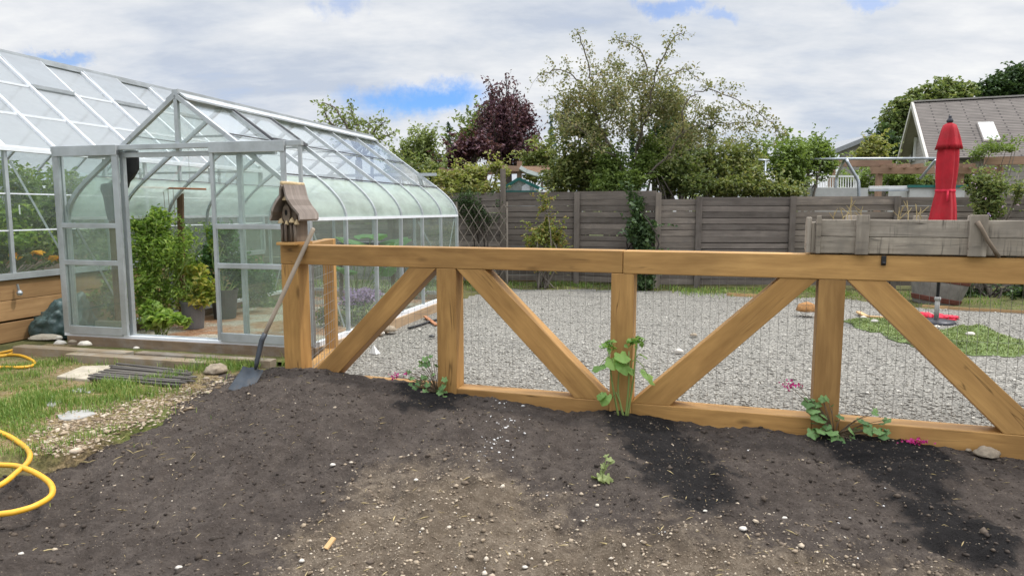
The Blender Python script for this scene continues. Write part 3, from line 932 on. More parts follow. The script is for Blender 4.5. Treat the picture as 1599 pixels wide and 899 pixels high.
# pale chips between lawn and soil
P = []
while len(P) < 2600:
    q = gr(rng.uniform(40, 400), rng.uniform(575, 715), 0.0)
    w = ss(-0.25, 0.15, sdist(q.x, q.y, CHIPS) + 0.2 * nz(q.x, q.y, 3.0, 3))
    if rng.uniform() < w: P.append((q.x, q.y, max(lawn_z(q.x, q.y), soil_top(q.x, q.y)) + 0.003))
P = np.array(P)
tag(stones('path_chips', M['chips'], P, np.clip(rng.lognormal(math.log(0.022), .5, len(P)), .008, .085), rng, flat=.4), kind='stuff')


def blades(name, mat, pts, hgt, rng, wid=0.006, lean=0.45, val=None):
    pts = np.asarray(pts, float); n = len(pts)
    h = np.broadcast_to(np.asarray(hgt, float), (n,)) * rng.uniform(.6, 1.3, n)
    a = rng.uniform(0, 6.283, n); ln = np.abs(rng.normal(0, lean, n))
    d = np.stack([np.cos(a), np.sin(a), np.zeros(n)], 1)
    sdv = np.stack([-np.sin(a), np.cos(a), np.zeros(n)], 1) * wid * .5
    up = np.array([0, 0, 1.0])
    m1 = pts + d * (h * ln * .35)[:, None] + up * (h * .6)[:, None]
    tp = pts + d * (h * ln)[:, None] + up * (h * np.clip(1.05 - ln * .5, .25, 1))[:, None]
    V = np.stack([pts - sdv, pts + sdv, m1 + sdv * .8, m1 - sdv * .8, tp], 1).reshape(-1, 3)
    i = np.arange(n)[:, None] * 5
    Fc = np.concatenate([i + [0, 1, 2], i + [0, 2, 3], i + [3, 2, 4]], 1).reshape(-1, 3)
    v = rng.uniform(0, 1, n) if val is None else val
    return np_mesh(name, V, Fc, mat, None, True, np.repeat(v, 3))


# lawn grass in the picture's lower left
TUFT = [(gr(px, py, 0), r, w) for px, py, r, w in ((20, 620, .7, 1), (60, 650, .45, .9), (110, 612, .4, .6), (30, 580, .5, .8), (150, 552, .28, .9), (215, 560, .22, .9), (200, 604, .32, 1.1), (330, 570, .25, 1.2), (390, 566, .25, 1.4), (425, 570, .2, 1.4), (300, 565, .22, .9), (10, 690, .35, .5), (20, 650, .5, .9), (140, 625, .25, .35), (235, 545, .2, .5), (110, 690, .25, .12), (-80, 620, 1.0, 1), (-60, 560, .8, 1))]
P, H = [], []
tries = 0
while len(P) < 17000 and tries < 400000:
    tries += 1
    c, r, w = TUFT[int(rng.integers(len(TUFT)))]
    x, y = c.x + rng.normal(0, r * .75), c.y + rng.normal(0, r * .75)
    if x > -2.15 or y > 7.32 or (x > -4.6 and y > 7.0 and y > 7.24 - .253 * (x + 2.12) - .72): continue
    if rng.uniform() > w * (0.42 + 1.3 * nz(x, y, 3.1, 2)): continue
    z = max(lawn_z(x, y), soil_top(x, y)) - 0.004
    P.append((x, y, z)); H.append(0.034 + 0.065 * max(0, 0.3 + nz(x, y, 2.4, 6)) * min(1.3, w) + (0.05 * rng.uniform() if r < .33 and w > .85 else 0))
tag(blades('lawn_grass', M['grass'], P, np.array(H), rng, 0.006), kind='stuff')
P = []
while len(P) < 3200:
    q = gr(rng.uniform(-40, 330), rng.uniform(555, 720), 0.0)
    if rng.uniform() < (0.4 + nz(q.x, q.y, 2.7, 12)) * (1 - ss(-0.12, 0.10, sdist(q.x, q.y, SOIL) + 0.15 * nz(q.x, q.y, 5, 2))) + 0.02: P.append((q.x, q.y, max(lawn_z(q.x, q.y), soil_top(q.x, q.y)) + .004))
ax = rng.normal(size=(len(P), 3)); ax[:, 2] = 0
tag(leaf_mesh('dry_grass', M['hay'], np.array(P), .07, rng, None, 2.0, .06, 0, ax, None, 0.0), kind='stuff')
# taller grass below the old fence
P, H = [], []
while len(P) < 9000:
    x = rng.uniform(-1.2, 11.5)
    yb = 14.9 - 0.10 * x if x < 3.1 else 13.9 - 0.10 * (x - 3)
    y = yb - abs(rng.normal(0, .45)) - 0.05 if x < 6 else rng.uniform(gravel_end(x) + .05, 13.2)
    if rng.uniform() < 0.55 + nz(x, y, 1.1, 3) and nz(x, 0, 0.5, 6) > -0.35:
        P.append((x, y, 0.0)); H.append(.06 + .12 * max(0, .2 + nz(x, y, 1.5, 9)))
tag(blades('verge_grass', M['grass'], P, np.array(H), rng, 0.013, .5), kind='stuff')
P = []
while len(P) < 5000:
    x, y = rng.uniform(-7, -1.2), rng.uniform(12.2, 15.0)
    P.append((x, y, 0.0))
tag(blades('garden_grass', M['grass'], P, .11, rng, 0.02, .5), kind='stuff')

# ================================================================== timber fence
T = 0.17
fence = thing('timber_fence', 'honey stained heavy timber fence with diagonal braces and welded wire infill along the soil bed', 'fence', fp(0, 0))


def fbeam(name, l0, l1, z0, z1, b0=0.0, b1=T, mat='cedar', seed=0):
    """a squared timber between l0..l1 and z0..z1"""
    m = MB(seed)
    c = lambda l, z, b: fp(l, z, b)
    if l1 - l0 > z1 - z0:
        m.hexa([c(l0, z0, b0), c(l0, z0, b1), c(l0, z1, b1), c(l0, z1, b0), c(l1, z0, b0), c(l1, z0, b1), c(l1, z1, b1), c(l1, z1, b0)])
    else:
        m.hexa([c(l0, z0, b0), c(l1, z0, b0), c(l1, z0, b1), c(l0, z0, b1), c(l0, z1, b0), c(l1, z1, b0), c(l1, z1, b1), c(l0, z1, b1)])
    return m.build(name, M[mat], fence, bevel=0.006)


fbeam('top_rail', -2.125, 0.864, 1.132, 1.300, seed=1)
fbeam('top_rail', 0.868, 5.243, 1.130, 1.299, -0.003, T, seed=2)
for i, l in enumerate((-2.123, -0.646, 0.780, 2.211, 3.642, 5.073)):
    fbeam('post', l, l + T, -0.25, 1.131, 0.001, T - .001, seed=5 + i)
for i, (a, b) in enumerate(((-1.952, -0.648), (-0.474, 0.778), (0.952, 2.209), (2.383, 3.640), (3.814, 5.071))):
    fbeam('bottom_rail', a, b, -0.02, 0.15, 0.0, T, seed=15 + i)


def brace(pts, along, seed):
    m = MB(seed)
    ax = (FD * along[0] + Vector((0, 0, along[1]))).normalized()
    ay = (Vector((0, 0, along[0])) - FD * along[1]).normalized()
    o = fp(pts[0][0], pts[0][1], 0.004)
    q = []
    for l, z in pts:
        dv = fp(l, z, 0.004) - o
        q.append((dv.dot(ax), dv.dot(ay)))
    m.prism(q, o, ax, ay, FB, T - 0.008)
    m.build('brace', M['cedar'], fence, bevel=0.005)


w = T * 1.414
brace([(-1.628, .151), (-.648, 1.131), (-.648 - w, 1.131), (-1.628 - w, .151)], (.707, .707), 31)
brace([(-.472, 1.131), (.508, .151), (.776, .151), (.776, .151 + w - (.776 - .508)) if w > .268 else (.776, .16), (-.472 + w, 1.131)], (.707, -.707), 32)
brace([(.954, .151), (1.23, .151), (2.207, 1.131), (2.207 - w, 1.131), (.954, .158)], (.707, .707), 33)
brace([(2.385, 1.131), (3.365, .151), (3.638, .151), (3.638, .16), (2.385 + w, 1.131)], (.707, -.707), 34)


brace([(3.816, .154), (4.092, .151), (5.069, 1.131), (5.069 - w, 1.131), (3.816, .158)], (.707, .707), 35)


def wire_panel(name, p0, d, up, L, H, parent, sx=0.056, sz=0.1016, r=0.0013):
    m = MB()
    p0, d, up = Vector(p0), Vector(d), Vector(up)
    n = int(L / sx)
    for i in range(n + 1):
        q = p0 + d * min(L, i * sx + 0.01)
        m.tube([q, q + up * H * .5 + d * .002, q + up * H], r, 4, False)
    for j in range(int(H / sz) + 1):
        q = p0 + up * (j * sz + .012)
        m.tube([q, q + d * L], r, 4, False)
    return m.build(name, M['wire'], parent)


UP = Vector((0, 0, 1))
for a, b in ((-1.96, -.64), (-.48, .785), (.945, 2.215), (2.377, 3.645), (3.81, 5.075)):
    wire_panel('wire_mesh', fp(a, .10, T + .004), FD, UP, b - a, 1.10, fence, .060, .2032, .00125)
# the short return towards the greenhouse
q0 = fp(-2.04, 0, T)
q1 = Vector((-1.93, 7.30, 0))
rd = (q1 - q0); rl = rd.length; rd.normalize()
for nm, z0, z1, sd_ in (('top_rail', 1.19, 1.298, 41), ('bottom_rail', .0, .14, 42)):
    m = MB(sd_); m.beam(q0 + UP * (z0 + z1) / 2 + rd * .002, q1 + UP * (z0 + z1) / 2 - rd * .05, .11, z1 - z0); m.build(nm, M['cedar'], fence, bevel=.005)
m = MB(43); m.beam(q1 + UP * -.2, q1 + UP * 1.30, .115, .115, rd); m.build('post', M['cedar'], fence, bevel=.005)
wire_panel('wire_mesh', q0 + Vector((.05, .01, .14)), rd, UP, rl - .07, 1.05, fence, .11, .1016, .0018)
m = MB(44); m.beam(fp(2.60, 1.235, -.012), fp(2.60, 1.298, -.012), .03, .016, FB); m.beam(fp(2.60, 1.245, -.03), fp(2.60, 1.262, -.006), .022, .014); m.build('clip', M['black'], fence, bevel=.003)

# ================================================================== greenhouse with curved eaves
GA = R(-14.2)
GC = Vector((-2.12, 7.26, 0))
GW, GL, NB = 3.10, 4.78, 6
BAY = GL / NB
GX, GY = Vector((math.cos(GA), math.sin(GA), 0)), Vector((-math.sin(GA), math.cos(GA), 0))


def gh(x, y, z):
    return GC + GX * x + GY * y + UP * z


ghouse = thing('curved_greenhouse', 'aluminium greenhouse with curved glass eaves and sliding doors standing behind the fence post', 'greenhouse', GC, GA)
RIDGE, Z0, EAVE = 2.828, 0.165, 1.505


def prof(n=8):
    """right half of the section: from the sill to the ridge"""
    p = [(0.0, Z0), (0.0, 0.85), (0.0, EAVE)]
    for i in range(1, n + 1):
        t = i / n
        a, b, c = (0.0, EAVE), (0.0, 1.71), (-0.36, 1.971)
        p.append(((1 - t) ** 2 * a[0] + 2 * t * (1 - t) * b[0] + t * t * c[0], (1 - t) ** 2 * a[1] + 2 * t * (1 - t) * b[1] + t * t * c[1]))
    p.append((-0.955, 2.40)); p.append((-GW / 2, RIDGE))
    return p


PR = prof()
G = lambda nm, mb, mat, bv=0.0, sm=False, par=None: mb.build(nm, M[mat], par or ghouse, world=False, bevel=bv, smooth=sm)


def strip_rib(m, pts, y, w, t):
    """flat glazing bar swept along a section at depth y"""
    n = len(pts)
    for s_ in range(n - 1):
        a, b = Vector((pts[s_][0], y, pts[s_][1])), Vector((pts[s_ + 1][0], y, pts[s_ + 1][1]))
        e = (b - a).normalized() * .004
        m.beam(a - e, b + e, w, t, (0, 1, 0)) if False else m.beam(a - e, b + e, t, w, (0, 1, 0))


for i in range(NB + 1):
    m = MB(i)
    y = i * BAY
    wdt = .05 if i in (0, NB) else .032
    strip_rib(m, PR, y, wdt, .045)
    strip_rib(m, [(-GW - a, b) for a, b in PR], y, wdt, .045)
    G('rib', m, 'alu')
m = MB()
m.beam((-GW / 2, -.02, RIDGE + .035), (-GW / 2, GL + .02, RIDGE + .035), .075, .05)
m.prism([(-.02, 0), (.13, -.094), (.13, -.115), (-.02, -.02)], (-GW / 2, 0, RIDGE + .068), (1, 0, 0), (0, 0, 1), (0, 1, 0), GL)
m.prism([(.02, 0), (-.13, -.094), (-.13, -.115), (.02, -.02)], (-GW / 2, 0, RIDGE + .068), (1, 0, 0), (0, 0, 1), (0, 1, 0), GL)
G('ridge_cap', m, 'alu')
for sx in (0, 1):
    X = lambda a: (-GW - a) if sx else a
    m = MB(); m.beam((X(.012), 0, EAVE), (X(.012), GL, EAVE), .028, .035); G('eave_rail', m, 'aluwhite')
    m = MB(); m.beam((X(-.352), 0, 1.985), (X(-.352), GL, 1.985), .013, .014); G('curve_rail', m, 'alud')
    m = MB(); m.beam((X(-.95), 0, 2.412), (X(-.95), GL, 2.412), .012, .012); G('purlin', m, 'alud')
    m = MB(); m.beam((X(.0), 0, Z0), (X(.0), GL, Z0), .06, .05); G('sill_rail', m, 'aluwhite')
    for i in range(NB):
        y0, y1 = i * BAY + .016, (i + 1) * BAY - .016
        m = MB(); m.quad((X(0), y0, Z0 + .03), (X(0), y1, Z0 + .03), (X(0), y1, EAVE - .02), (X(0), y0, EAVE - .02)); G('wall_pane', m, 'g_wall')
        m = MB()
        cp = PR[2:-2]
        vs, fs = [], []
        for a, b in cp: vs += [(X(a), y0, b), (X(a), y1, b)]
        for j in range(len(cp) - 1): fs.append([2 * j, 2 * j + 1, 2 * j + 3, 2 * j + 2])
        m.add(vs, fs); G('curved_pane', m, 'g_curve', sm=True)
        a, b = PR[-3], PR[-1]
        if i == 1 and not sx:      # the opening roof vent lies over this bay
            t = .42; c = (a[0] + (b[0] - a[0]) * t, a[1] + (b[1] - a[1]) * t)
        else: c = b
        m = MB(); m.quad((X(a[0]), y0, a[1]), (X(a[0]), y1, a[1]), (X(c[0]), y1, c[1]), (X(c[0]), y0, c[1])); G('roof_pane', m, 'g_roof')
    # corner bracing
    m = MB()
    m.beam((X(-.02), .06, EAVE - .05), (X(-.02), BAY - .06, .25), .028, .006, (1, 0, 0))
    G('wind_brace', m, 'alu')
    m = MB(); m.beam((X(-.02), GL - .06, EAVE - .05), (X(-.02), GL - BAY + .06, .25), .028, .006, (1, 0, 0)); G('wind_brace', m, 'alu')
# roof vent, propped open a little
m = MB()
p0 = Vector((-GW / 2 + .03, 0, RIDGE + .01)); dv = Vector((.80, 0, -.555)).normalized() * .72
y0, y1 = BAY + .02, 2 * BAY - .02
for y in (y0, y1): m.beam(p0 + Vector((0, y, 0)), p0 + dv + Vector((0, y, 0)), .032, .03, (0, 0, 1))
m.beam(p0 + dv + Vector((0, y0, 0)), p0 + dv + Vector((0, y1, 0)), .04, .035)
vent = G('roof_vent', m, 'alud')
m = MB(); o_ = Vector((0, 0, .004)); m.quad(p0 + Vector((0, y0, 0)) + o_, p0 + Vector((0, y1, 0)) + o_, p0 + dv + Vector((0, y1, 0)) + o_, p0 + dv + Vector((0, y0, 0)) + o_)
G('vent_pane', m, 'g_roof', par=vent)
for i in range(1, NB):
    m = MB(); m.beam((-GW / 2 - .47, i * BAY, 2.48), (-GW / 2 + .47, i * BAY, 2.48), .028, .022); G('collar_tie', m, 'alu')
m = MB()
m.beam((-GW / 2 - .05, BAY * .1, RIDGE - .08), (-GW / 2 - .62, BAY * .98, 2.36), .03, .006, (1, 0, .3))
m.beam((-GW / 2 + .05, BAY * 1.05, RIDGE - .1), (-GW / 2 + .62, BAY * 1.95, 2.34), .03, .006, (-1, 0, .3))
G('roof_brace', m, 'alu')
# gable ends
HD = 2.235
for y, front in ((0, 1), (GL, 0)):
    m = MB()
    m.beam((-GW / 2, y, HD), (-GW / 2, y, RIDGE - .03), .045, .04, (0, 1, 0))
    m.beam((-.02, y, Z0), (-GW + .02, y, Z0), .05, .05)
    if front:
        m.beam((-.80, y, Z0), (-.80, y, HD), .045, .05, (0, 1, 0))
        m.beam((-2.29, y, Z0), (-2.29, y, HD), .045, .05, (0, 1, 0))
    else:
        for x in (-.775, -1.55, -2.325): m.beam((x, y, Z0), (x, y, HD), .04, .04, (0, 1, 0))
        m.beam((-.05, y, EAVE), (-GW + .05, y, EAVE), .03, .03)
        m.beam((-.1, y, .25), (-.70, y, 1.4), .028, .006, (0, 1, 0))
    m.beam((-.36, y, HD - .03), (-GW + .36, y, HD - .03), .045, .05)
    G('gable_frame', m, 'alu')
    m = MB()
    poly = PR[:-1] + [PR[-1]] + [(-GW - a, b) for a, b in PR[-2::-1]]
    if front:
        lo = [(-.80, Z0)] + [(a, b) for a, b in PR if b < HD] + [(-.80, HD - .05)]
        m.add([(a, y, b) for a, b in lo], [list(range(len(lo)))])
        m.add([(-GW - a, y, b) for a, b in lo], [list(range(len(lo)))])
        m.add([(-GW / 2 + .83, y, HD), (-GW / 2, y, RIDGE - .02), (-GW / 2 - .83, y, HD)], [[0, 1, 2]])
    else:
        m.add([(a, y, b) for a, b in poly], [list(range(len(poly)))])
    G('gable_pane', m, 'g_wall')
# the track over the doors and its end posts
m = MB()
m.beam((-3.20, -.05, 2.285), (-.02, -.05, 2.285), .05, .055)
G('door_track', m, 'alu', .004)
m = MB()
m.beam((-3.165, -.05, Z0 - .01), (-3.165, -.05, 2.30), .05, .045, (0, 1, 0))
m.beam((-3.10, -.03, Z0 - .01), (-3.10, -.03, 2.24), .035, .03, (0, 1, 0))
G('track_post', m, 'alu', .003)
m = MB(); m.beam((-.05, -.05, 1.72), (-.05, -.05, 2.26), .035, .03, (0, 1, 0)); G('track_post', m, 'alu', .003)
m = MB(); m.beam((-3.18, -.05, Z0), (-.05, -.05, Z0), .06, .03); G('door_sill', m, 'aluwhite')


def sliding_door(x0, x1, wl, wr, y=-.085):
    m = MB()
    zb, zt = .19, 2.255
    m.beam((x0 + wl / 2, y, zb), (x0 + wl / 2, y, zt), wl, .035, (0, 1, 0))
    m.beam((x1 - wr / 2, y, zb), (x1 - wr / 2, y, zt), wr, .035, (0, 1, 0))
    m.beam((x0, y - .004, zt + .0), (x1, y - .004, zt), .045, .115)
    m.beam((x0 + wl, y, zb + .035), (x1 - wr, y, zb + .035), .032, .095)
    for z in (1.425, 1.005): m.beam((x0 + wl, y - .003, z), (x1 - wr, y - .003, z), .032, .055)
    d = G('sliding_door', m, 'alu', .004)
    m = MB()
    for a, b in ((.25, .98), (1.03, 1.40), (1.45, 2.20)):
        m.quad((x0 + wl, y + .006, a), (x1 - wr, y + .006, a), (x1 - wr, y + .006, b), (x0 + wl, y + .006, b))
    G('door_pane', m, 'g_door', par=d)


sliding_door(-3.13, -2.275, .05, .075)
sliding_door(-1.095, -.20, .04, .05)
m = MB(); m.beam((0.03, -.06, .075), (-GW - .03, -.06, .075), .075, .15); m.beam((-GW, 0, .07), (-GW, GL, .07), .06, .14)
G('base_board', m, 'sill', .005)
m = MB(); m.beam((.02, -.015, .065), (.02, GL + .03, .065), .07, .15); m.beam((.03, GL, .065), (-GW, GL, .065), .07, .15)
G('base_board', m, 'sidesill', .005)
m = MB(); q = [gh(-GW + .03, -.02, .045), gh(-.03, -.02, .045), gh(-.03, GL - .04, .045), gh(-GW + .03, GL - .04, .045)]
m.quad(*q); tag(m.build('greenhouse_floor', bpy.data.materials['greenhouse floor']), kind='structure')

# ================================================================== long greenhouse on a timber base
LD = Vector((-6.22, 8.27, 0))


def lg(x, y, z):
    return LD + GX * x + GY * y + UP * z


lhouse = thing('long_greenhouse', 'long greenhouse with milky roof sheets on a honey coloured plank base beside the lawn', 'greenhouse', LD, GA)
LG = lambda nm, mb, mat, bv=0.0, par=None: mb.build(nm, M[mat], par or lhouse, world=False, bevel=bv)
LY0, LY1, LW, LE, LR, LB = -3.53, 5.47, 1.85, 2.34, 3.87, 0.75
for i in range(3):
    m = MB(50 + i); m.beam((-.03, LY0, .125 + i * .247 + (-.02 if i == 0 else 0)), (-.03, LY1, .125 + i * .247 + (-.02 if i == 0 else 0)), .06, .243); LG('base_plank', m, 'plank', .006)
m = MB(); m.beam((-2 * LW + .03, LY0, .36), (-2 * LW + .03, LY1, .36), .06, .74); LG('base_plank', m, 'plank')
m = MB(); m.beam((-2 * LW, LY1 - .03, .36), (0, LY1 - .03, .36), .06, .74); LG('base_plank', m, 'plank')
m = MB(); m.beam((.0, LY0, .79), (.0, LY1, .79), .075, .075); LG('sill_rail', m, 'alu')
m = MB(); m.beam((.02, LY0, LE), (.02, LY1, LE), .09, .05); m.beam((.03, LY0, LE + .035), (.03, LY1, LE + .035), .05, .02); LG('gutter', m, 'aluwhite')
m = MB(); m.beam((-LW, LY0, LR + .03), (-LW, LY1, LR + .03), .09, .06); m.beam((-LW, LY0, LR + .075), (-LW, LY1, LR + .075), .03, .03); LG('ridge_cap', m, 'alu')
for t in (.335, .665):
    m = MB(); m.beam((-LW * t, LY0, LE + (LR - LE) * t + .01), (-LW * t, LY1, LE + (LR - LE) * t + .01), .04, .03); LG('purlin', m, 'aluwhite')
m = MB()
for z in (1.35, 1.80): m.beam((0, LY0, z), (0, LY1, z), .014, .016)
LG('glazing_clip', m, 'aluwhite')
k0 = 0
nb = int((LY1 - LY0) / .75)
for i in range(nb + 1):
    y = LY0 + .03 + i * .75
    m = MB(); m.beam((0, y, .82), (0, y, LE), .04, .045, (0, 1, 0)); LG('wall_post', m, 'alu')
    m = MB(); m.beam((0.01, y, LE + .02), (-LW, y, LR + .03), .036, .04, (0, 0, 1)); LG('rafter', m, 'aluwhite')
    m = MB(); m.beam((-2 * LW - .01, y, LE), (-LW, y, LR), .035, .04, (0, 0, 1)); m.beam((-2 * LW, y, .74), (-2 * LW, y, LE), .04, .04, (0, 1, 0)); LG('rafter', m, 'alu')
    if i < nb:
        a, b = y + .02, y + .73
        m = MB(); m.quad((0, a, .83), (0, b, .83), (0, b, LE - .03), (0, a, LE - .03)); LG('wall_pane', m, 'g_wall')
        m = MB(); m.quad((0, a, LE + .012), (0, b, LE + .012), (-LW, b, LR), (-LW, a, LR)); LG('roof_pane', m, 'g_poly')
        m = MB(); m.quad((-2 * LW, a, LE), (-2 * LW, b, LE), (-LW, b, LR - .01), (-LW, a, LR - .01)); LG('roof_pane', m, 'g_poly')
        m = MB(); m.quad((-2 * LW, a, .74), (-2 * LW, b, .74), (-2 * LW, b, LE), (-2 * LW, a, LE)); LG('wall_pane', m, 'g_wall')
        if i % 2 == 1:
            m = MB()
            pa, pb = Vector((-LW * .98, 0, LR * 1 + .035)), Vector((-LW * .655, 0, LE + (LR - LE) * .655 + .045))
            for yy in (a, b): m.beam(pa + Vector((0, yy, 0)), pb + Vector((0, yy, 0)), .014, .02)
            m.beam(pb + Vector((0, a, 0)), pb + Vector((0, b, 0)), .05, .05)
            v_ = LG('roof_vent', m, 'alu')
            m = MB(); e = Vector((0, 0, .012)); m.quad(pa + Vector((0, a, 0)) + e, pa + Vector((0, b, 0)) + e, pb + Vector((0, b, 0)) + e, pb + Vector((0, a, 0)) + e); LG('vent_pane', m, 'g_poly', par=v_)
for a, b in (((-.04, .35, 2.2), (-.04, 1.0, 1.0)), ((-.04, -.9, .95), (-.04, -.2, 2.2))):
    m = MB(); m.beam(a, b, .03, .006, (1, 0, 0)); LG('wind_brace', m, 'alu')
m = MB(); pl = [(0, .74), (0, LE), (-LW, LR), (-2 * LW, LE), (-2 * LW, .74)]; m.add([(a, LY1, b) for a, b in pl], [[0, 1, 2, 3, 4]]); LG('gable_pane', m, 'g_wall')
m = MB()
for x in (-.02, -LW * .5, -LW, -LW * 1.5, -2 * LW + .02): m.beam((x, LY1, .74), (x, LY1, LE + .1), .04, .04, (0, 1, 0))
m.beam((0, LY1, LE), (-2 * LW, LY1, LE), .04, .04)
LG('gable_frame', m, 'alu')
m = MB(); m.beam((.045, .25, .69), (.06, .25, .60), .02, .02, (0, 1, 0)); m.lathe([(.028, -.03), (.035, 0), (.02, .03)], (.07, .25, .585), 10); LG('hook', m, 'galv')
# soil inside the raised base
m = MB(); m.quad((-.07, LY0, .66), (-2 * LW + .07, LY0, .66), (-2 * LW + .07, LY1 - .07, .66), (-.07, LY1 - .07, .66))
LG('planting_soil', m, 'stake')

# ================================================================== birdhouse on the corner post
bh0 = fp(-2.02, 1.30, .075)
bird = thing('birdhouse', 'rustic driftwood birdhouse with a round hole standing on the end post of the timber fence', 'birdhouse', bh0, R(-13))
bird.scale = (0.70, 0.95, 1.08)
B = lambda nm, mb, mat, bv=0.0, par=None, sm=False: mb.build(nm, M[mat], par or bird, world=False, bevel=bv, smooth=sm)
m = MB(1); m.box(-.135, .125, -.16, .15, .0, .024); B('base_board', m, 'cedar', .004)
m = MB(2); m.prism([(-.105, 0), (.105, 0), (.105, .21), (0, .40), (-.105, .21)], (0, -.095, .0245), (1, 0, 0), (0, 0, 1), (0, 1, 0), .19); B('body', m, 'bird', .004)
for i, x in enumerate((-.085, -.035, .04, .085)):
    m = MB(3 + i); m.tube([(x, -.107, .025), (x + .004, -.109, .09), (x - .002, -.108, .165)], [.02, .018, .019], 7); B('bark_slat', m, 'bird', sm=True)
m = MB(8)
pq = [(.052 * math.sin(a) * (1 - .12 * math.cos(a)), .075 * -math.cos(a)) for a in [2 * math.pi * i / 18 for i in range(18)]]
m.prism(pq, (-.012, -.125, .245), (1, 0, 0), (0, 0, 1), (0, 1, 0), .028); pl_ = B('hole_plaque', m, 'bird', .004)
m = MB(); m.prism([(.019 * math.cos(a), .023 * math.sin(a)) for a in [2 * math.pi * i / 14 for i in range(14)]], (-.012, -.1275, .258), (1, 0, 0), (0, 0, 1), (0, 1, 0), .004); B('entry_hole', m, 'dark', par=pl_)
m = MB(9); m.tube([(-.012, -.145, .03), (-.014, -.143, .10), (-.012, -.14, .168)], [.017, .014, .018], 7); B('perch_post', m, 'bird', sm=True)
rr = random.Random(3)
for (x, z, sx) in ((-.088, .185, .034), (.065, .19, .036), (-.012, .172, .024), (-.005, .365, .042), (.125, .175, .028)):
    m = MB(); y = -.118 if z < .3 else -.125
    m.lathe([(sx * .95, 0), (sx, .006), (sx * .8, .018), (sx * .45, .033), (.004, .042)], (x, y, z - .012), 12, lambda a, zz: 1 + .12 * math.sin(3 * a + sx * 99)); B('bracket_shelf', m, 'fungus')
for s_ in (-1, 1):
    m = MB(20 + s_)
    top, bot = Vector((-.01 * s_, 0, .468)), Vector((.205 * s_, 0, .195))
    d = (bot - top); n_ = Vector((d.z * -s_, 0, d.x * s_)).normalized()
    if n_.z < 0: n_ = -n_
    K = 7
    ed = lambda t, sd_: (-.20 if sd_ == 0 else .175) + .020 * math.sin(t * 9 + s_) + .014 * math.sin(t * 23)
    vs, fs, uv = [], [], []
    for lay in (0, 1):
        for j in range(K + 1):
            t = j / K
            c = top + d * t + n_ * (.022 * lay) + n_ * .012 * math.sin(t * 3.1) * -1 + n_ * (.006 * math.sin(t * 17 + s_))
            vs += [c + Vector((0, ed(t, 0) * (1 - .18 * t * t), 0)), c + Vector((0, ed(t, 1), 0))]
    o2 = 2 * (K + 1)
    for j in range(K):
        a = 2 * j
        fs += [[a, a + 1, a + 3, a + 2], [o2 + a, o2 + a + 2, o2 + a + 3, o2 + a + 1], [a, a + 2, o2 + a + 2, o2 + a], [a + 1, o2 + a + 1, o2 + a + 3, a + 3]]
        uv += [[(j * .05, 0), (j * .05, .37), (j * .05 + .05, .37), (j * .05 + .05, 0)], [(j * .05, 0), (j * .05 + .05, 0), (j * .05 + .05, .37), (j * .05, .37)], [(0, 0), (.05, 0), (.05, .02), (0, .02)], [(0, 0), (0, .02), (.05, .02), (.05, 0)]]
    fs += [[0, o2, o2 + 1, 1], [2 * K, 2 * K + 1, o2 + 2 * K + 1, o2 + 2 * K]]; uv += [[(0, 0)] * 4] * 2
    m.add(vs, fs, uv); B('roof_board', m, 'birdroof')
m = MB(); m.tube([(0, -.205, .485), (.004, -.05, .489), (-.002, .10, .486), (0, .185, .488)], [.017, .015, .016, .014], 8); B('ridge_branch', m, 'fungus', sm=True)

# ================================================================== shovel leaning on the rail
sh_top = at(490, 356, 5.99)
sh_rail = fp(-1.83, 1.305, -.022)
ax_ = (sh_top - sh_rail).normalized()
sh_neck = at(409, 531, 5.77)
shovel = thing('shovel', 'square mouth shovel with a long worn wooden handle leaning on the fence', 'shovel', (sh_neck.x - .1, sh_neck.y - .03, .14))
m = MB(3)
L_ = (sh_top - sh_neck).length
hp = [sh_neck + (sh_top - sh_neck) * t for t in (-.02, .2, .4, .6, .8, .985, 1.0)]
m.tube(hp, [.0185, .0185, .0185, .019, .019, .0185, .012], 12); m.build('handle', M['handle'], shovel, smooth=True)
b_top = at(401, 571, 5.72)
m = MB()
m.tube([sh_neck + (sh_top - sh_neck) * .06, sh_neck, sh_neck.lerp(b_top, .45) + Vector((-.004, 0, 0)), b_top + Vector((.004, -.01, .03)), b_top + Vector((-.006, -.02, -.03))], [.0225, .0225, .0215, .019, .010], 12); m.build('socket', M['socket'], shovel, smooth=True)
m = MB()
tl, tr_, bl, br_ = at(381, 573, 5.74), at(413, 579, 5.72), at(357, 608, 5.62), at(392, 614.5, 5.60)
nx_, ny_ = 8, 8
nrm = (tr_ - tl).cross(bl - tl).normalized()
if nrm.y > 0: nrm = -nrm
for lay in (0, 1):
    vs, fs = [], []
    for j in range(ny_ + 1):
        for i in range(nx_ + 1):
            u, v_ = i / nx_, j / ny_
            p = tl.lerp(tr_, u).lerp(bl.lerp(br_, u), v_)
            dish = ((u - .5) ** 2 * 4) * .022 - .010
            lipz = .012 * max(0, 1 - v_ * 5)
            p = p + nrm * (dish + lipz + (.0025 if lay else 0))
            if v_ < .05 and .3 < u < .7: p = p + (tl - bl).normalized() * .012
            vs.append(p)
    for j in range(ny_):
        for i in range(nx_):
            a = j * (nx_ + 1) + i
            fs.append([a, a + 1, a + nx_ + 2, a + nx_ + 1])
    m.add(vs, fs)
m.build('blade', M['steel'], shovel, smooth=True)

# ================================================================== weathered planter on the rail
pl0 = fp(2.13, 1.302, -.05)
planter = thing('planter_box', 'long weathered grey plank planter box with a rope handle resting on the top rail', 'planter', pl0)


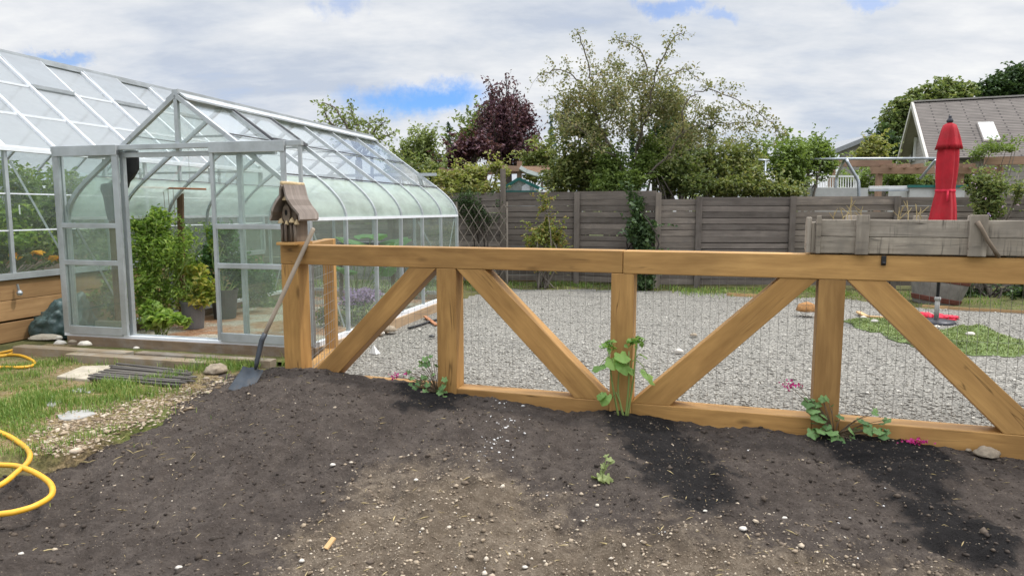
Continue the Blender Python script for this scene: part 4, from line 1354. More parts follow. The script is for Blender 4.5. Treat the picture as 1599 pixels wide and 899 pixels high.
def pbeam(nm, l0, l1, z0, z1, b0, b1, mat='grey', seed=0, bv=.004):
    m = MB(seed); c = fp
    if l1 - l0 >= z1 - z0 and l1 - l0 >= b1 - b0:
        m.hexa([c(l0, z0, b0), c(l0, z0, b1), c(l0, z1, b1), c(l0, z1, b0), c(l1, z0, b0), c(l1, z0, b1), c(l1, z1, b1), c(l1, z1, b0)])
    elif b1 - b0 > z1 - z0:
        m.hexa([c(l0, z0, b0), c(l1, z0, b0), c(l1, z1, b0), c(l0, z1, b0), c(l0, z0, b1), c(l1, z0, b1), c(l1, z1, b1), c(l0, z1, b1)])
    else:
        m.hexa([c(l0, z0, b0), c(l1, z0, b0), c(l1, z0, b1), c(l0, z0, b1), c(l0, z1, b0), c(l1, z1, b0), c(l1, z1, b1), c(l0, z1, b1)])
    return m.build(nm, M[mat], planter, bevel=bv)


PZ, PL0, PL1, PB0, PB1 = 1.311, 2.175, 5.0, -.018, .44
pbeam('side_board', PL0, PL1, PZ, PZ + .110, PB0, PB0 + .03, seed=60)
pbeam('side_board', PL0, PL1, PZ + .112, PZ + .224, PB0 - .002, PB0 + .028, seed=61)
pbeam('side_board', PL0, PL1, PZ, PZ + .104, PB1 - .03, PB1, seed=62)
pbeam('side_board', PL0, PL1, PZ + .106, PZ + .205, PB1 - .03, PB1, seed=63)
pbeam('end_board', PL0 - .026, PL0 - .001, PZ, PZ + .205, PB0 + .01, PB1, seed=64)
pbeam('floor_board', PL0, PL1, PZ + .004, PZ + .026, PB0 + .032, PB1 - .032, seed=65)
for i, (a, b, zt) in enumerate(((2.135, 2.172, .250), (2.42, 2.498, .256), (3.075, 3.175, .258))):
    if i == 0:
        pbeam('batten', 2.176, 2.205, PZ - .004, PZ + zt, PB0 - .028, PB0 - .003, seed=70)
        pbeam('batten', 2.118, 2.148, PZ - .002, PZ + zt - .01, PB0 + .00, PB0 + .09, seed=71)
    else:
        pbeam('batten', a, b, PZ - .006, PZ + zt, PB0 - .030, PB0 - .003, seed=71 + i)
for i, (a, b) in enumerate(((2.42, 2.50), (2.86, 2.95), (3.2, 3.30))):
    pbeam('batten', a, b, PZ, PZ + .25, PB1 + .001, PB1 + .028, seed=80 + i)
for l in (2.35, 3.3, 4.4):
    pbeam('bearer', l, l + .06, 1.3005, PZ - .0005, PB0 + .02, PB1 - .02, 'lath', 90)
pbeam('soil', PL0 + .002, PL1, PZ + .027, PZ + .17, PB0 + .031, PB1 - .031, 'lath', 91, 0)
m = MB(); m.tube([fp(3.11, PZ + .215, PB0 - .034), fp(3.135, PZ + .17, PB0 - .048), fp(3.17, PZ + .10, PB0 - .052), fp(3.215, PZ + .035, PB0 - .044), fp(3.245, PZ - .005, PB0 - .02)], [.015, .0125, .0125, .012, .014], 8); m.build('rope_handle', M['rope'], planter, smooth=True)
rng = np.random.default_rng(5)
tw = [(1318, 12), (1323, 24), (1331, 30), (1339, 16), (1302, 10), (1400, 16), (1407, 12), (1418, 24), (1432, 18), (1443, 14), (1350, 10)]
for i, (px, hgt) in enumerate(tw):
    b_ = rng.uniform(.12, .36)
    q = hit(px, 342, fp(0, 0, b_), FB)
    q.z = PZ + .165
    h_ = hgt / 200.0 + .07
    m = MB()
    a = q + Vector((rng.normal(0, .02), rng.normal(0, .02), h_))
    mid = q.lerp(a, .5) + Vector((rng.normal(0, .012), 0, 0))
    m.tube([q, mid, a], [.0034, .0026, .0015], 5)
    for t in (.5, .75):
        s0 = q.lerp(a, t); m.tube([s0, s0 + Vector((rng.normal(0, .045), rng.normal(0, .02), .045))], [.003, .0015], 4)
    names = ['bare yellow cutting', 'dry forked stem', 'short withered stem']
    o = m.build('dry_stem', M['straw'])
    tag(o, 'leafless straw coloured stem standing in the weathered planter box', 'stem', 'dry stems in the planter')

# ================================================================== red parasol
ub = Vector((6.03, 9.72, 0.0))
par = thing('parasol', 'closed red garden parasol strapped on a dark pole above the planter', 'parasol', ub)
m = MB(); m.tube([(ub.x, ub.y, .34), (ub.x, ub.y, 2.80)], .024, 12); m.build('pole', M['pole'], par, smooth=True)
m = MB(); m.tube([(ub.x, ub.y, .05), (ub.x, ub.y, .36)], .032, 12); m.lathe([(.036, .33), (.042, .34), (.042, .37), (.03, .38)], (ub.x, ub.y, 0), 12); m.build('stand_tube', M['conc'], par, smooth=True)
m = MB(); m.lathe([(.24, -.01), (.25, .02), (.22, .05), (.05, .065)], (ub.x, ub.y, 0), 24); m.build('base', M['pole'], par, smooth=True)


def folds(n, amp, ph, lo=0):
    return lambda a, z: 1 + amp * math.sin(n * a + ph + z * .6) + amp * .5 * math.sin((n * 2 + 1) * a + ph * 2.1 - z * 1.1)


pleat = lambda a, n, ph: 1 - 2 * abs(math.sin(n * .5 * a + ph))
CF = lambda a, z: 1 + .13 * pleat(a, 5, .4 + .35 * z) + .07 * pleat(a, 8, 1.1 - .5 * z) + .14 * noise.noise(Vector((math.cos(a) * 2.2, math.sin(a) * 2.2, z * 1.3)))
VF = lambda a, z: 1 + (.13 * pleat(a, 5, .9) + .20 * noise.noise(Vector((math.cos(a) * 3, math.sin(a) * 3, z * 1.7)))) * min(1, (2.85 - z) / .25)
m = MB(); m.lathe([(.178, 1.16), (.178, 1.24), (.166, 1.40), (.146, 1.62), (.124, 1.80), (.115, 1.865), (.119, 1.93), (.130, 2.05), (.136, 2.22), (.132, 2.38), (.115, 2.52), (.085, 2.66), (.05, 2.76)], ub, 110, CF); m.build('canopy', M['redfab'], par, smooth=True)
m = MB(); m.lathe([(.148, 2.45), (.158, 2.435), (.142, 2.50), (.120, 2.60), (.098, 2.70), (.078, 2.765), (.03, 2.79)], ub, 110, VF); m.build('vent_flap', M['redfab'], par, smooth=True)
m = MB(); m.lathe([(.119, 1.848), (.123, 1.852), (.123, 1.880), (.119, 1.884)], ub, 110, CF); m.beam((ub.x - .04, ub.y - .125, 1.87), (ub.x - .055, ub.y - .15, 1.72), .025, .006); m.build('strap', M['redcloth'], par, smooth=True)
m = MB(); m.lathe([(.022, 2.785), (.04, 2.80), (.043, 2.825), (.026, 2.845), (.018, 2.865), (.021, 2.88), (.001, 2.895)], ub, 16); m.build('finial', M['pole'], par, smooth=True)

# ================================================================== things lying in the gravel yard
rng = np.random.default_rng(8)
TP = g2((1318, 502), (1335, 513), (1352, 521), (1378, 522), (1386, 531), (1412, 538), (1440, 548), (1478, 551), (1500, 557), (1540, 559), (1592, 559), (1602, 550), (1640, 546), (1640, 536), (1590, 536), (1574, 527), (1530, 520), (1505, 514), (1480, 516), (1452, 520), (1436, 512), (1452, 506), (1420, 501), (1370, 499))


def turf_z(x, y):
    e = sdist(x, y, TP)
    f = .17 * abs(nz(x, y, 1.6, 3)) + .06 * nz(x, y, 3.8, 8)
    return gravel_z(x, y) + .012 + max(0, f) * ss(0, .25, e) + .05 * math.exp(-((e - .12) / .07) ** 2) * max(0, nz(x, y, 1.6, 12) + .15)


V, idx, Fq, st = [], {}, [], .05
xs = np.arange(4.2, 7.2, st); ys = np.arange(7.2, 10.4, st)
wv = lambda x, y: sdist(x, y, TP) + .05 * nz(x, y, 5, 2)
for j, y in enumerate(ys):
    for i, x in enumerate(xs):
        idx[i, j] = len(V); V.append((x, y, turf_z(x, y)))
for j in range(len(ys) - 1):
    for i in range(len(xs) - 1):
        if wv(xs[i] + st / 2, ys[j] + st / 2) > 0: Fq.append((idx[i, j], idx[i + 1, j], idx[i + 1, j + 1], idx[i, j + 1]))
turf = thing('turf_mat', 'rumpled sheet of artificial green turf lying on the gravel by the parasol stand', 'turf mat', (5.3, 8.9, 0))
o = np_mesh('turf_sheet', V, Fq, M['turf'], turf, True, None, True)
md = o.modifiers.new('thick', 'SOLIDIFY'); md.thickness = .012; md.offset = -1
P = []
while len(P) < 9000:
    x, y = rng.uniform(4.2, 7.2), rng.uniform(7.2, 10.4)
    if wv(x, y) > .02: P.append((x, y, turf_z(x, y) - .002))
o = blades('pile', M['turfblade'], P, .03, rng, .012, .9)
o.data.transform(world_of(turf).inverted()); o.parent = turf
tag(o, kind='stuff')


def blob(name, mat, c, rad, label, cat, seed=0, rough=.25, lo=1, group=None, squash=0.0, fr=2.0):
    """a lumpy closed body"""
    bpy_me = bpy.data.meshes.new(name)
    import bmesh
    bm = bmesh.new()
    bmesh.ops.create_icosphere(bm, subdivisions=2 + lo, radius=1)
    for v in bm.verts:
        n_ = noise.noise(v.co * fr + Vector((seed * 3.1, seed, 0))) * rough + noise.noise(v.co * fr * 2.7 + Vector((seed, 5, 1))) * rough * .45
        p = v.co * (1 + n_)
        if p.z < -squash: p.z = -squash + (p.z + squash) * .15
        v.co = Vector((p.x * rad[0], p.y * rad[1], p.z * rad[2]))
    bm.to_mesh(bpy_me); bm.free()
    for p in bpy_me.polygons: p.use_smooth = True
    o = bpy.data.objects.new(name, bpy_me); COL.objects.link(o)
    o.location = c
    bpy_me.materials.append(M[mat])
    return tag(o, label, cat, group)


q = gr(1259, 496); blob('coir_ball', 'ball', (q.x, q.y, .11), (.15, .13, .13), 'round brown coir ball lying on the gravel behind the brace', 'ball', 3, .1)
q = gr(1470, 500); blob('red_cloth', 'redcloth', (q.x, q.y, .03), (.22, .11, .055), 'crumpled red cloth dropped on gravel beside the parasol stand', 'cloth', 5, .5, 2, None, .3, 2.6)
q = gr(1445, 497); blob('red_cloth', 'redcloth', (q.x, q.y, .03), (.13, .09, .06), 'small folded pink red rag lying behind the parasol stand', 'cloth', 9, .45, 1, None, .3)
for i, (px, py, r_) in enumerate(((1463, 514, .045), (1365, 506, .06), (1348, 500, .05), (1515, 528, .06))):
    q = gr(px, py); blob('flat_stone', 'rockw', (q.x, q.y, turf_z(q.x, q.y) + r_ * .3), (r_, r_ * .8, r_ * .6), ['pale egg shaped stone at the foot of the parasol stand', 'white stone lying on the turf mat near its far edge', 'small pale stone at the far corner of the turf mat', 'pale stone lying in the middle of the turf mat'][i], 'stone', 20 + i, .2, 0)
for i, (x0, y0, x1, y1) in enumerate(((1340, 492, 1352, 500), (1352, 499, 1392, 503))):
    a, b = gr(x0, y0), gr(x1, y1); m = MB(i); m.beam((a.x, a.y, .05), (b.x, b.y, .06), .07, .025)
    tag(m.build('wood_offcut', M['chip']), ['short split wood offcut on the gravel pointing at the turf', 'long flat wood offcut lying along the far edge of the turf'][i], 'offcut')
for i, (pts, lab) in enumerate(((((1440, 481.5), (1480, 484), (1520, 487), (1599, 491), (1700, 497)), 'bright yellow edging board between the gravel and the weedy verge'), (((770, 440.5), (800, 441), (836, 442)), 'short yellow edging board at the far end of the gravel'), (((1135, 462), (1160, 463.5), (1190, 465)), 'small yellow edging strip below the old grey fence'))):
    m = MB(i)
    p = [gr(*q_) for q_ in pts]
    for a, b in zip(p, p[1:]): m.beam((a.x, a.y, .02), (b.x, b.y, .02), .02, .085)
    tag(m.build('edging_board', M['chip']), lab, 'edging board')
# half barrel
bc = gr(1459, 476)
bar = thing('half_barrel', 'tilted grey half barrel with rusty hoops standing by the grey fence', 'barrel', bc)
bar.rotation_euler = (0, R(9), 0)
m = MB(); m.lathe([(.33, .0), (.36, .1), (.42, .35), (.45, .55), (.41, .55), (.38, .45)], n=28); m.build('staves', M['barrel'], bar, world=False)
for z in (.06, .40):
    r_ = .33 + z * .23 + .012; m = MB(); m.lathe([(r_, z), (r_ + .006, z + .01), (r_ + .024, z + .075), (r_ + .01, z + .085)], n=28); m.build('hoop', M['rust'], bar, world=False)
m = MB(); m.lathe([(.39, .44), (.2, .47), (.001, .48)], n=20); m.build('soil', M['lath'], bar, world=False)
# pipes, batten and stones beside the greenhouse wall
for i, (a, b) in enumerate((((624, 506.5), (684, 479.5)), ((638, 512), (675, 500)))):
    a, b = gr(*a, .03), gr(*b, .03); m = MB(); mid = a.lerp(b, .5) + Vector((.03, 0, 0))
    m.tube([a, mid, b, b + (b - a) * .12 + Vector((.06, -.05, 0))], .017, 8)
    tag(m.build('irrigation_pipe', M['black'], smooth=True), ['longer black irrigation pipe lying next to the greenhouse base', 'shorter black irrigation pipe with a bent end on the gravel'][i], 'pipe')
a, b = gr(664, 494, .04), gr(681, 507, .03); m = MB(); m.beam(a, b, .05, .02); tag(m.build('batten', M['orangestick']), 'reddish wooden batten lying across the black pipe', 'batten')
for i, (px, py, r_, mt, lb) in enumerate(((608, 519, .085, 'rock', 'brownish rock lying near the greenhouse base board'), (592, 523, .06, 'rockw', 'pale rock next to the brown rock by the greenhouse'), (597, 516, .05, 'rockw', 'little white rock behind the pale rock by the greenhouse'), (632, 497, .06, 'rock', 'grey rock pressed against the pale greenhouse base board'), (674, 527, .035, 'black', 'small dark stone alone on the gravel behind the brace'), (1060, 551, .05, 'rockw', 'white stone on the gravel just above the rising brace'), (1083, 525, .04, 'rock', 'small brown stone on the gravel above the rising brace'))):
    q = gr(px, py, .02); blob('rock', mt, (q.x, q.y, .02 + r_ * .3), (r_ * 1.2, r_, r_ * .75), lb, 'rock', 30 + i, .3, 0)
q = gr(584, 552, .02); m = MB(); m.add([q + Vector(v_) for v_ in ((-.06, 0, 0), (.07, .01, 0), (.02, .05, .0), (.0, .0, .10), (.03, -.04, .0))], [[0, 4, 3], [4, 1, 3], [1, 2, 3], [2, 0, 3]]); tag(m.build('plastic_scrap', M['white']), 'white folded plastic scrap on the gravel behind the fence', 'scrap')

# ================================================================== steps, stones and tarp before the greenhouse
def gbeam(name, x0, x1, y, z0, z1, wd, mat, label, cat, seed):
    m = MB(seed); a, b = gh(x0, y, (z0 + z1) / 2), gh(x1, y, (z0 + z1) / 2)
    m.beam(a, b, wd, z1 - z0)
    return tag(m.build(name, M[mat], bevel=.006), label, cat)


gbeam('step_timber', -3.45, -1.95, -.44, -.08, .085, .14, 'step', 'weathered step timber farther from the shovel, below the sliding door', 'timber', 101)
gbeam('step_timber', -2.55, -.75, -.60, -.08, .080, .15, 'step', 'weathered step timber nearest the black laths, half grown over with grass', 'timber', 102)
gbeam('step_timber', -1.9, -.25, -.36, -.06, .075, .12, 'step', 'pale step timber tight below the greenhouse door sill', 'timber', 103)
m = MB(5); q = [gh(-3.4, -.37, .04), gh(-.1, -.30, .04), gh(-.1, -.10, .045), gh(-3.4, -.10, .045)]
m.quad(*q); tag(m.build('step_earth', bpy.data.materials['lawn earth']), kind='structure')
for i, (px, py, r_, lb) in enumerate(((94, 537, .10, 'large white cobble on the step between tarp and door'), (133, 539, .11, 'flat white cobble on the step under the sliding door'), (113, 534, .07, 'tan cobble between the two white cobbles on the step'), (213, 543, .05, 'small white pebble at the end of the dark gap under the door'), (92, 527, .06, 'white chip of stone lying behind the large white cobble'))):
    q = gr(px, py, .1); blob('cobble', 'rockw' if i != 2 else 'rock', (q.x, q.y, .085 + r_ * .2), (r_ * .72, r_ * .5, r_ * .42), lb, 'cobble', 50 + i, .18, 0)
q = gr(80, 530, .05); blob('sand_bag', 'paver', (q.x - .05, q.y - .02, .07), (.2, .09, .05), 'flat tan sandbag lying on the step beside the cobbles', 'sandbag', 61, .2, 1)
# tarp bundle
import bmesh
bm = bmesh.new(); bmesh.ops.create_icosphere(bm, subdivisions=5, radius=1)
tc_ = gr(86, 524, .0)
for v in bm.verts:
    c = v.co.copy()
    fold_ = noise.noise(c * 2.2 + Vector((3, 1, 2))) * .20 + abs(noise.noise(c * 4.5 + Vector((8, 1, 2)))) * -.22 + noise.noise(c * 9.0) * .05
    p = c * (1 + fold_)
    up_ = .26 + .34 * ss(-.6, .9, p.x)
    z = max(p.z, -.12)
    v.co = Vector((p.x * .44, p.y * .34, z * up_ + .06))
me = bpy.data.meshes.new('tarp_bundle'); bm.to_mesh(me); bm.free()
for p in me.polygons: p.use_smooth = True
o = bpy.data.objects.new('tarp_bundle', me); COL.objects.link(o); o.location = (tc_.x + .02, tc_.y + .1, .0); o.rotation_euler = (0, 0, R(-6)); me.materials.append(M['tarp'])
tag(o, 'dark green tarpaulin bundle heaped against the plank base between the greenhouses', 'tarpaulin')
# dark laths on the grass
rr = random.Random(4)
for i in range(15):
    t = i / 14
    a = gr(142 + 44 * t + rr.uniform(-6, 6), 588 - 21 * t, .04); b = gr(292 + rr.uniform(-14, 16) + 4 * t, 599.5 - 22 * t, .04)
    m = MB(110 + i); z = .028 + .010 * (i % 2)
    m.beam((a.x, a.y, z + .010 * rr.random()), (b.x, b.y, z + .010 * rr.random()), .036, .012)
    tag(m.build('lath', M['lath']), 'thin dark wooden lath in the loose bundle on the grass before the step', 'lath', 'dark laths bundled on the grass')
for i, (pts, lb, z) in enumerate((([(88, 587), (128, 571), (182, 569), (176, 580), (140, 592)], 'pale rectangular paver partly under the bundle of laths', .020), ([(52, 628), (60, 617), (88, 616), (98, 625), (82, 634)], 'small grey stepping stone alone in the lawn', .016), ([(88, 648), (108, 640), (142, 639), (150, 645), (120, 653), (95, 654)], 'grey stepping stone where the lawn meets the pale chips', .016), ([(105, 610), (128, 604), (150, 606), (140, 612)], 'narrow stepping stone between the paver and the chips', .014))):
    P_ = [gr(px, py, z) for px, py in pts]; c = sum(P_, Vector()) / len(P_)
    m = MB(); m.prism([(p.x - c.x, p.y - c.y) for p in P_][::-1] if False else [(p.x - c.x, p.y - c.y) for p in P_], (c.x, c.y, -.02), (1, 0, 0), (0, 1, 0), (0, 0, 1), z + .02)
    tag(m.build('paver' if i == 0 else 'stepping_stone', M['paver' if i == 0 else 'conc'], bevel=.008), lb, 'paver' if i == 0 else 'stepping stone')
for i, (px, py, r_, lb) in enumerate(((338, 584, .105, 'rounded earth crusted rock beside the shovel blade'), (322, 592, .05, 'small tan rock leaning on the crusted rock by the laths'), (1541, 712, .065, 'pale angular rock against the bottom rail under the last brace'), (1512, 706, .03, 'little pale rock beside the angular rock at the bottom rail'), (1160, 829, .034, 'rounded cream rock alone on the bare soil below the wet patch'), (279, 878, .026, 'flat white pebble on the dark soil nearest the lower edge'), (35, 888, .02, 'small white pebble near the hose loop on dark soil'), (520, 741, .028, 'pointed white stone on the edge of the bare patch'), (1225, 816, .022, 'greyish pebble between the two wet patches'), (650, 758, .022, 'whitish pebble at the upper rim of the bare patch'), (1101, 795, .018, 'white pebble at the tip of the wet patch'), (820, 886, .022, 'cream pebble in the middle of the bare patch near the lower edge'), (471, 875, .022, 'cream pebble below the wood chip on the bare patch'), (1532, 842, .02, 'white pebble on the last wet patch'))):
    q = gr(px, py, .03)
    z = soil_top(q.x, q.y); q = gr(px, py, z)
    blob('rock', 'rock' if i in (0, 1, 2, 3) else 'rockw', (q.x, q.y, soil_top(q.x, q.y) + r_ * .25), tuple((1.0 if r_ > .05 else .6) * r_ * f_ for f_ in (1.15, .9, .75)), lb, 'rock', 70 + i, .28, 1 if r_ > .05 else 0)
q = gr(508, 838, -.02); m = MB(); a = Vector((q.x, q.y, soil_top(q.x, q.y) + .01)); m.beam(a, a + Vector((.03, .05, .035)), .028, .012); tag(m.build('wood_chip', M['chip'], bevel=.002), 'torn wood chip sticking up from the bare soil', 'wood chip')

# ================================================================== hose
def smooth_path(pts, n=6):
    P_ = [Vector(p) for p in pts]; out = []
    for i in range(len(P_) - 1):
        p0, p1, p2, p3 = P_[max(i - 1, 0)], P_[i], P_[i + 1], P_[min(i + 2, len(P_) - 1)]
        for j in range(n):
            t = j / n
            out.append(.5 * ((2 * p1) + (p2 - p0) * t + (2 * p0 - 5 * p1 + 4 * p2 - p3) * t * t + (3 * p1 - p0 - 3 * p2 + p3) * t ** 3))
    return out + [P_[-1]]


def hose(px, label, z=.02, r=.0165):
    pts = []
    for x, y in px:
        q = gr(x, y, z)
        pts.append((q.x, q.y, max(lawn_z(q.x, q.y), soil_top(q.x, q.y)) + r))
    m = MB(); m.tube(smooth_path(pts, 8), r, 10)
    return tag(m.build('garden_hose', M['hose'], smooth=True), label, 'hose')


hose([(-170, 640), (-70, 655), (0, 678), (27, 691), (45, 708), (45, 722), (27, 738), (0, 757), (-50, 775), (-110, 770), (-130, 745), (-70, 727), (0, 727), (30, 731), (58, 741), (79, 757), (80, 774), (55, 791), (24, 799), (0, 802), (-70, 812), (-200, 800)], 'yellow garden hose looping over the edge of the dark soil', .0)
hose([(-80, 548), (-20, 550), (10, 547), (29, 543), (15, 551), (0, 553), (-30, 556), (0, 552), (30, 554), (52, 563), (50, 570), (30, 573), (0, 573), (-60, 578)], 'yellow garden hose end coiled on the grass by the plank base', .02, .0155)

# ================================================================== old grey slat fence at the back
def back_y(x):
    return 14.75 - 0.06 * x if x < 2.9 else 13.95 - 0.055 * (x - 3)


old = thing('slat_fence', 'old grey horizontal board fence with a stepped top edge behind the gravel yard', 'fence', (3, 14.2, 0))
posts = [(-9.2, 1.92), (-7.0, 1.92), (-4.8, 1.92), (-2.6, 1.93), (-.19, 2.45), (1.36, 1.96), (2.92, 1.94), (3.72, 1.86), (5.55, 1.86), (7.55, 1.86), (9.4, 1.86), (11.2, 1.86), (13.2, 1.86), (15.2, 1.86)]
rr = random.Random(2)
for i, (x, zt) in enumerate(posts):
    y = back_y(x)
    m = MB(200 + i); m.beam((x, y - .06, -.1), (x, y - .06, zt + .01), .115, .04, (0, 1, 0)); m.build('post', M['fence'], old, bevel=.004)
    if i + 1 < len(posts):
        x1 = posts[i + 1][0]
        if 2.9 < x1 < 3.6 and False: continue
        top = 1.93 if x1 < 3.0 else (1.80 if x < 3.0 else 1.83)
        m = MB(230 + i)
        z = .10
        k = 0
        while z < top - .02:
            h = .122 + rr.uniform(-.004, .004)
            za = z + rr.uniform(-.006, .006); zb = z + rr.uniform(-.006, .006)
            if z + h > top + .05: h = top - z
            gap = .010 + (.008 if rr.random() < .3 else 0)
            ya, yb_ = back_y(x + .001), back_y(x1 - .001)
            m.beam((x + .01, ya, za + h / 2), (x1 - .01, yb_, zb + h / 2), .022, h - gap)
            if rr.random() < .80: m.beam((x + .01, ya + .05, za + h), (x1 - .01, yb_ + .05, zb + h), .02, .10)
            z += h; k += 1
        m.build('board_panel', M['fence'], old)
# lattice trellis
tr0 = at(752, 350, 14.45)
lat = thing('lattice_trellis', 'grey diamond lattice trellis leaning on the old fence beside the greenhouse corner', 'trellis', (tr0.x, tr0.y, 0))
x0, x1, z0, z1 = -1.15, -.10, .2, 1.72
m = MB(5)
st = .21
for s_ in (-1, 1):
    c = -3.0
    while c < 4.0:
        pts = []
        for z in (z0, z1):
            x = c + s_ * (z - z0) * .62
            pts.append((x, z))
        (xa, za), (xb, zb) = pts
        if min(xa, xb) < x1 and max(xa, xb) > x0:
            def cl(xa, za, xb, zb):
                t0, t1 = 0, 1
                dx = xb - xa
                for lim, sg in ((x0, 1), (x1, -1)):
                    if abs(dx) > 1e-6:
                        t = (lim - xa) / dx
                        if (dx > 0) == (sg > 0): t0 = max(t0, t)
                        else: t1 = min(t1, t)
                return t0, t1
            t0, t1 = cl(xa, za, xb, zb)
            if t1 - t0 > .05:
                y = 14.42 + (.012 if s_ > 0 else 0)
                m.beam((xa + (xb - xa) * t0, y, za + (zb - za) * t0), (xa + (xb - xa) * t1, y, za + (zb - za) * t1), .010, .032, (0, 1, 0))
        c += st
m.build('lattice', M['grey'], lat)
m = MB(6)
for x in (x0, x1): m.beam((x, 14.42, 0), (x, 14.42, z1 + .05), .035, .035, (0, 1, 0))
m.build('trellis_frame', M['grey'], lat)


# ================================================================== trees and shrubs
def cat_path(p, n=5): return smooth_path(p, n)


def grow(limbs, rng, twig_len=.7, twig_gap=.16, start=.35, leaf_gap=.05, up=.25, droop=.3, r_tw=.008, spread=.05):
    """limbs: (points, r0, r1) -> trunk MB and leaf centres with directions"""
    m = MB(int(rng.integers(1000)))
    C, D = [], []
    for pts, r0, r1 in limbs:
        P_ = cat_path(pts, 5)
        P_ = [p + Vector(rng.normal(0, .02, 3)) if 0 < i < len(P_) - 1 else p for i, p in enumerate(P_)]
        n = len(P_)
        m.tube(P_, [r0 + (r1 - r0) * (i / (n - 1)) ** .8 for i in range(n)], 6)
        tot = sum((b - a).length for a, b in zip(P_, P_[1:]))
        s = tot * start
        while s < tot:
            acc = 0
            for a, b in zip(P_, P_[1:]):
                l = (b - a).length
                if acc + l >= s:
                    p = a.lerp(b, (s - acc) / l); t = (b - a).normalized(); break
                acc += l
            f = s / tot
            d = Vector(rng.normal(0, 1, 3)); d = (d - t * d.dot(t)).normalized() * .8 + t * .55 + Vector((0, 0, up))
            d.normalize()
            L = twig_len * (1.15 - .7 * f) * rng.uniform(.5, 1.2)
            q = [p, p + d * L * .5 + Vector((0, 0, -.02)), p + d * L + Vector((0, 0, -droop * L))]
            m.tube(q, [r_tw, r_tw * .7, r_tw * .4], 3, False)
            k = max(2, int(L / leaf_gap))
            for j in range(k):
                tt = (j + .6) / k
                c = q[0].lerp(q[1], tt * 2) if tt < .5 else q[1].lerp(q[2], tt * 2 - 1)
                C.append(np.array(c) + rng.normal(0, spread, 3)); D.append(np.array(d))
            s += twig_gap * rng.uniform(.6, 1.4)
    return m, np.array(C), np.array(D)


def tree_of(name, label, cat, base, mb, trunk_mat, leafsets, group=None):
    """leafsets: (part name, material, centres, size, kwargs)"""
    t = thing(name, label, cat, base, 0, group)
    mb.build('trunk' if cat == 'tree' else 'stems', M[trunk_mat], t, smooth=True)
    for nm, mt, C, size, kw in leafsets:
        leaf_mesh(nm, M[mt], C, size, kw.pop('rng'), t, **kw)
    return t


def stems_to(base, targets, rng, r0, r1, spread=.15):
    m = MB(3)
    b = Vector(base)
    for c in targets:
        c = Vector(c)
        mid = b.lerp(c, .5) + Vector((rng.normal(0, spread), rng.normal(0, spread), .1))
        st_ = b + Vector((rng.normal(0, spread * .5), rng.normal(0, spread * .5), 0))
        m.tube(cat_path([st_, mid, c], 4), [r0 + (r1 - r0) * i / 8 for i in range(9)], 6)
    return m


def ell(px, py, rx, ry, Y, dy=None):
    c = at(px, py, Y); s = Y / F
    return (tuple(c), (rx * s, (dy if dy else rx * s * .85), ry * s))


def bush(name, label, cat, ells, n, mat, size, seed, trunk='bark', r0=.05, base=None, gap=.05, freq=1.5, group=None, kw=None, extra=None, shell=.5):
    rng = np.random.default_rng(seed)
    C = clump(rng, ells, n, shell, gap, freq, seed * 1.7)
    C = C[C[:, 2] > .04]
    S_ = []
    for c, r in ells:
        for _ in range(int(5 + 26 * min(1.0, (r[0] * r[2]) ** .5))):
            d = rng.normal(size=3); d[2] = abs(d[2]) * 1.2 + .1; d /= np.linalg.norm(d)
            p = np.array(c) + d * np.array(r) * .92
            g_ = d + rng.normal(0, .35, 3) + np.array((0, 0, .35)); g_ /= np.linalg.norm(g_)
            L_s = size * rng.uniform(2.0, 5.5) * (1.0 if size < .2 else .45)
            for t in np.arange(0, 1, .14): S_.append(p + g_ * L_s * t + np.array((0, 0, -.25 * L_s * t * t)) + rng.normal(0, size * .22, 3))
    C = np.concatenate([C, np.array(S_)])
    b = base if base is not None else (ells[0][0][0], ells[0][0][1], 0)
    k_ = dict(up=.45, narrow=.6); k_.update(kw or {}); k_['rng'] = rng
    sets = [('crown' if cat == 'tree' else 'leaves', mat, C, size, k_)]
    tg = []
    for c, r in ells:
        tg += [(c[0] + rng.uniform(-.5, .5) * r[0], c[1] + rng.uniform(-.4, .4) * r[1], c[2] + rng.uniform(-.2, .6) * r[2]) for _ in range(3)]
    mb = stems_to(b, tg, rng, r0, r0 * .2)
    if extra: sets += extra(rng)
    return tree_of(name, label, cat, b, mb, trunk, sets, group)


# the loose tree behind the fence, its limbs one by one
rng = np.random.default_rng(21)
TY = 14.9
tp = lambda px, py, dy=0.0: at(px, py, TY + dy)
cro = tp(985, 296)
L_ = []
def limb(r0, r1, *pts):
    L_.append(([tp(*q) for q in pts], r0, r1))
limb(.085, .06, (990, 430, 0), (987, 360, 0), (985, 296, 0))
limb(.055, .015, (985, 296), (962, 245, .1), (940, 205, .3), (928, 160, .4), (921, 112, .5), (912, 78, .5), (901, 50, .4))
limb(.035, .008, (928, 160, .4), (905, 130, .1), (880, 110, -.2), (856, 112, -.4), (838, 122, -.5))
limb(.03, .008, (934, 180, .3), (905, 160, .6), (875, 150, .8), (852, 158, .9))
limb(.05, .012, (985, 296), (995, 235, .3), (1003, 175, .2), (1008, 120, 0), (1003, 86, -.1), (985, 68, -.2), (955, 62, -.3))
limb(.045, .012, (995, 235, .3), (1012, 170, -.2), (1020, 128, -.5), (1035, 90, -.6), (1050, 60, -.7), (1068, 52, -.8))
limb(.05, .010, (985, 296), (1035, 250, -.3), (1060, 215, -.5), (1085, 198, -.6), (1120, 193, -.7), (1160, 190, -.8), (1190, 196, -.8))
limb(.03, .008, (1068, 210, -.5), (1065, 180, -.7), (1080, 152, -.9), (1105, 140, -.9), (1145, 152, -.9), (1180, 174, -1), (1205, 192, -1), (1218, 212, -1))
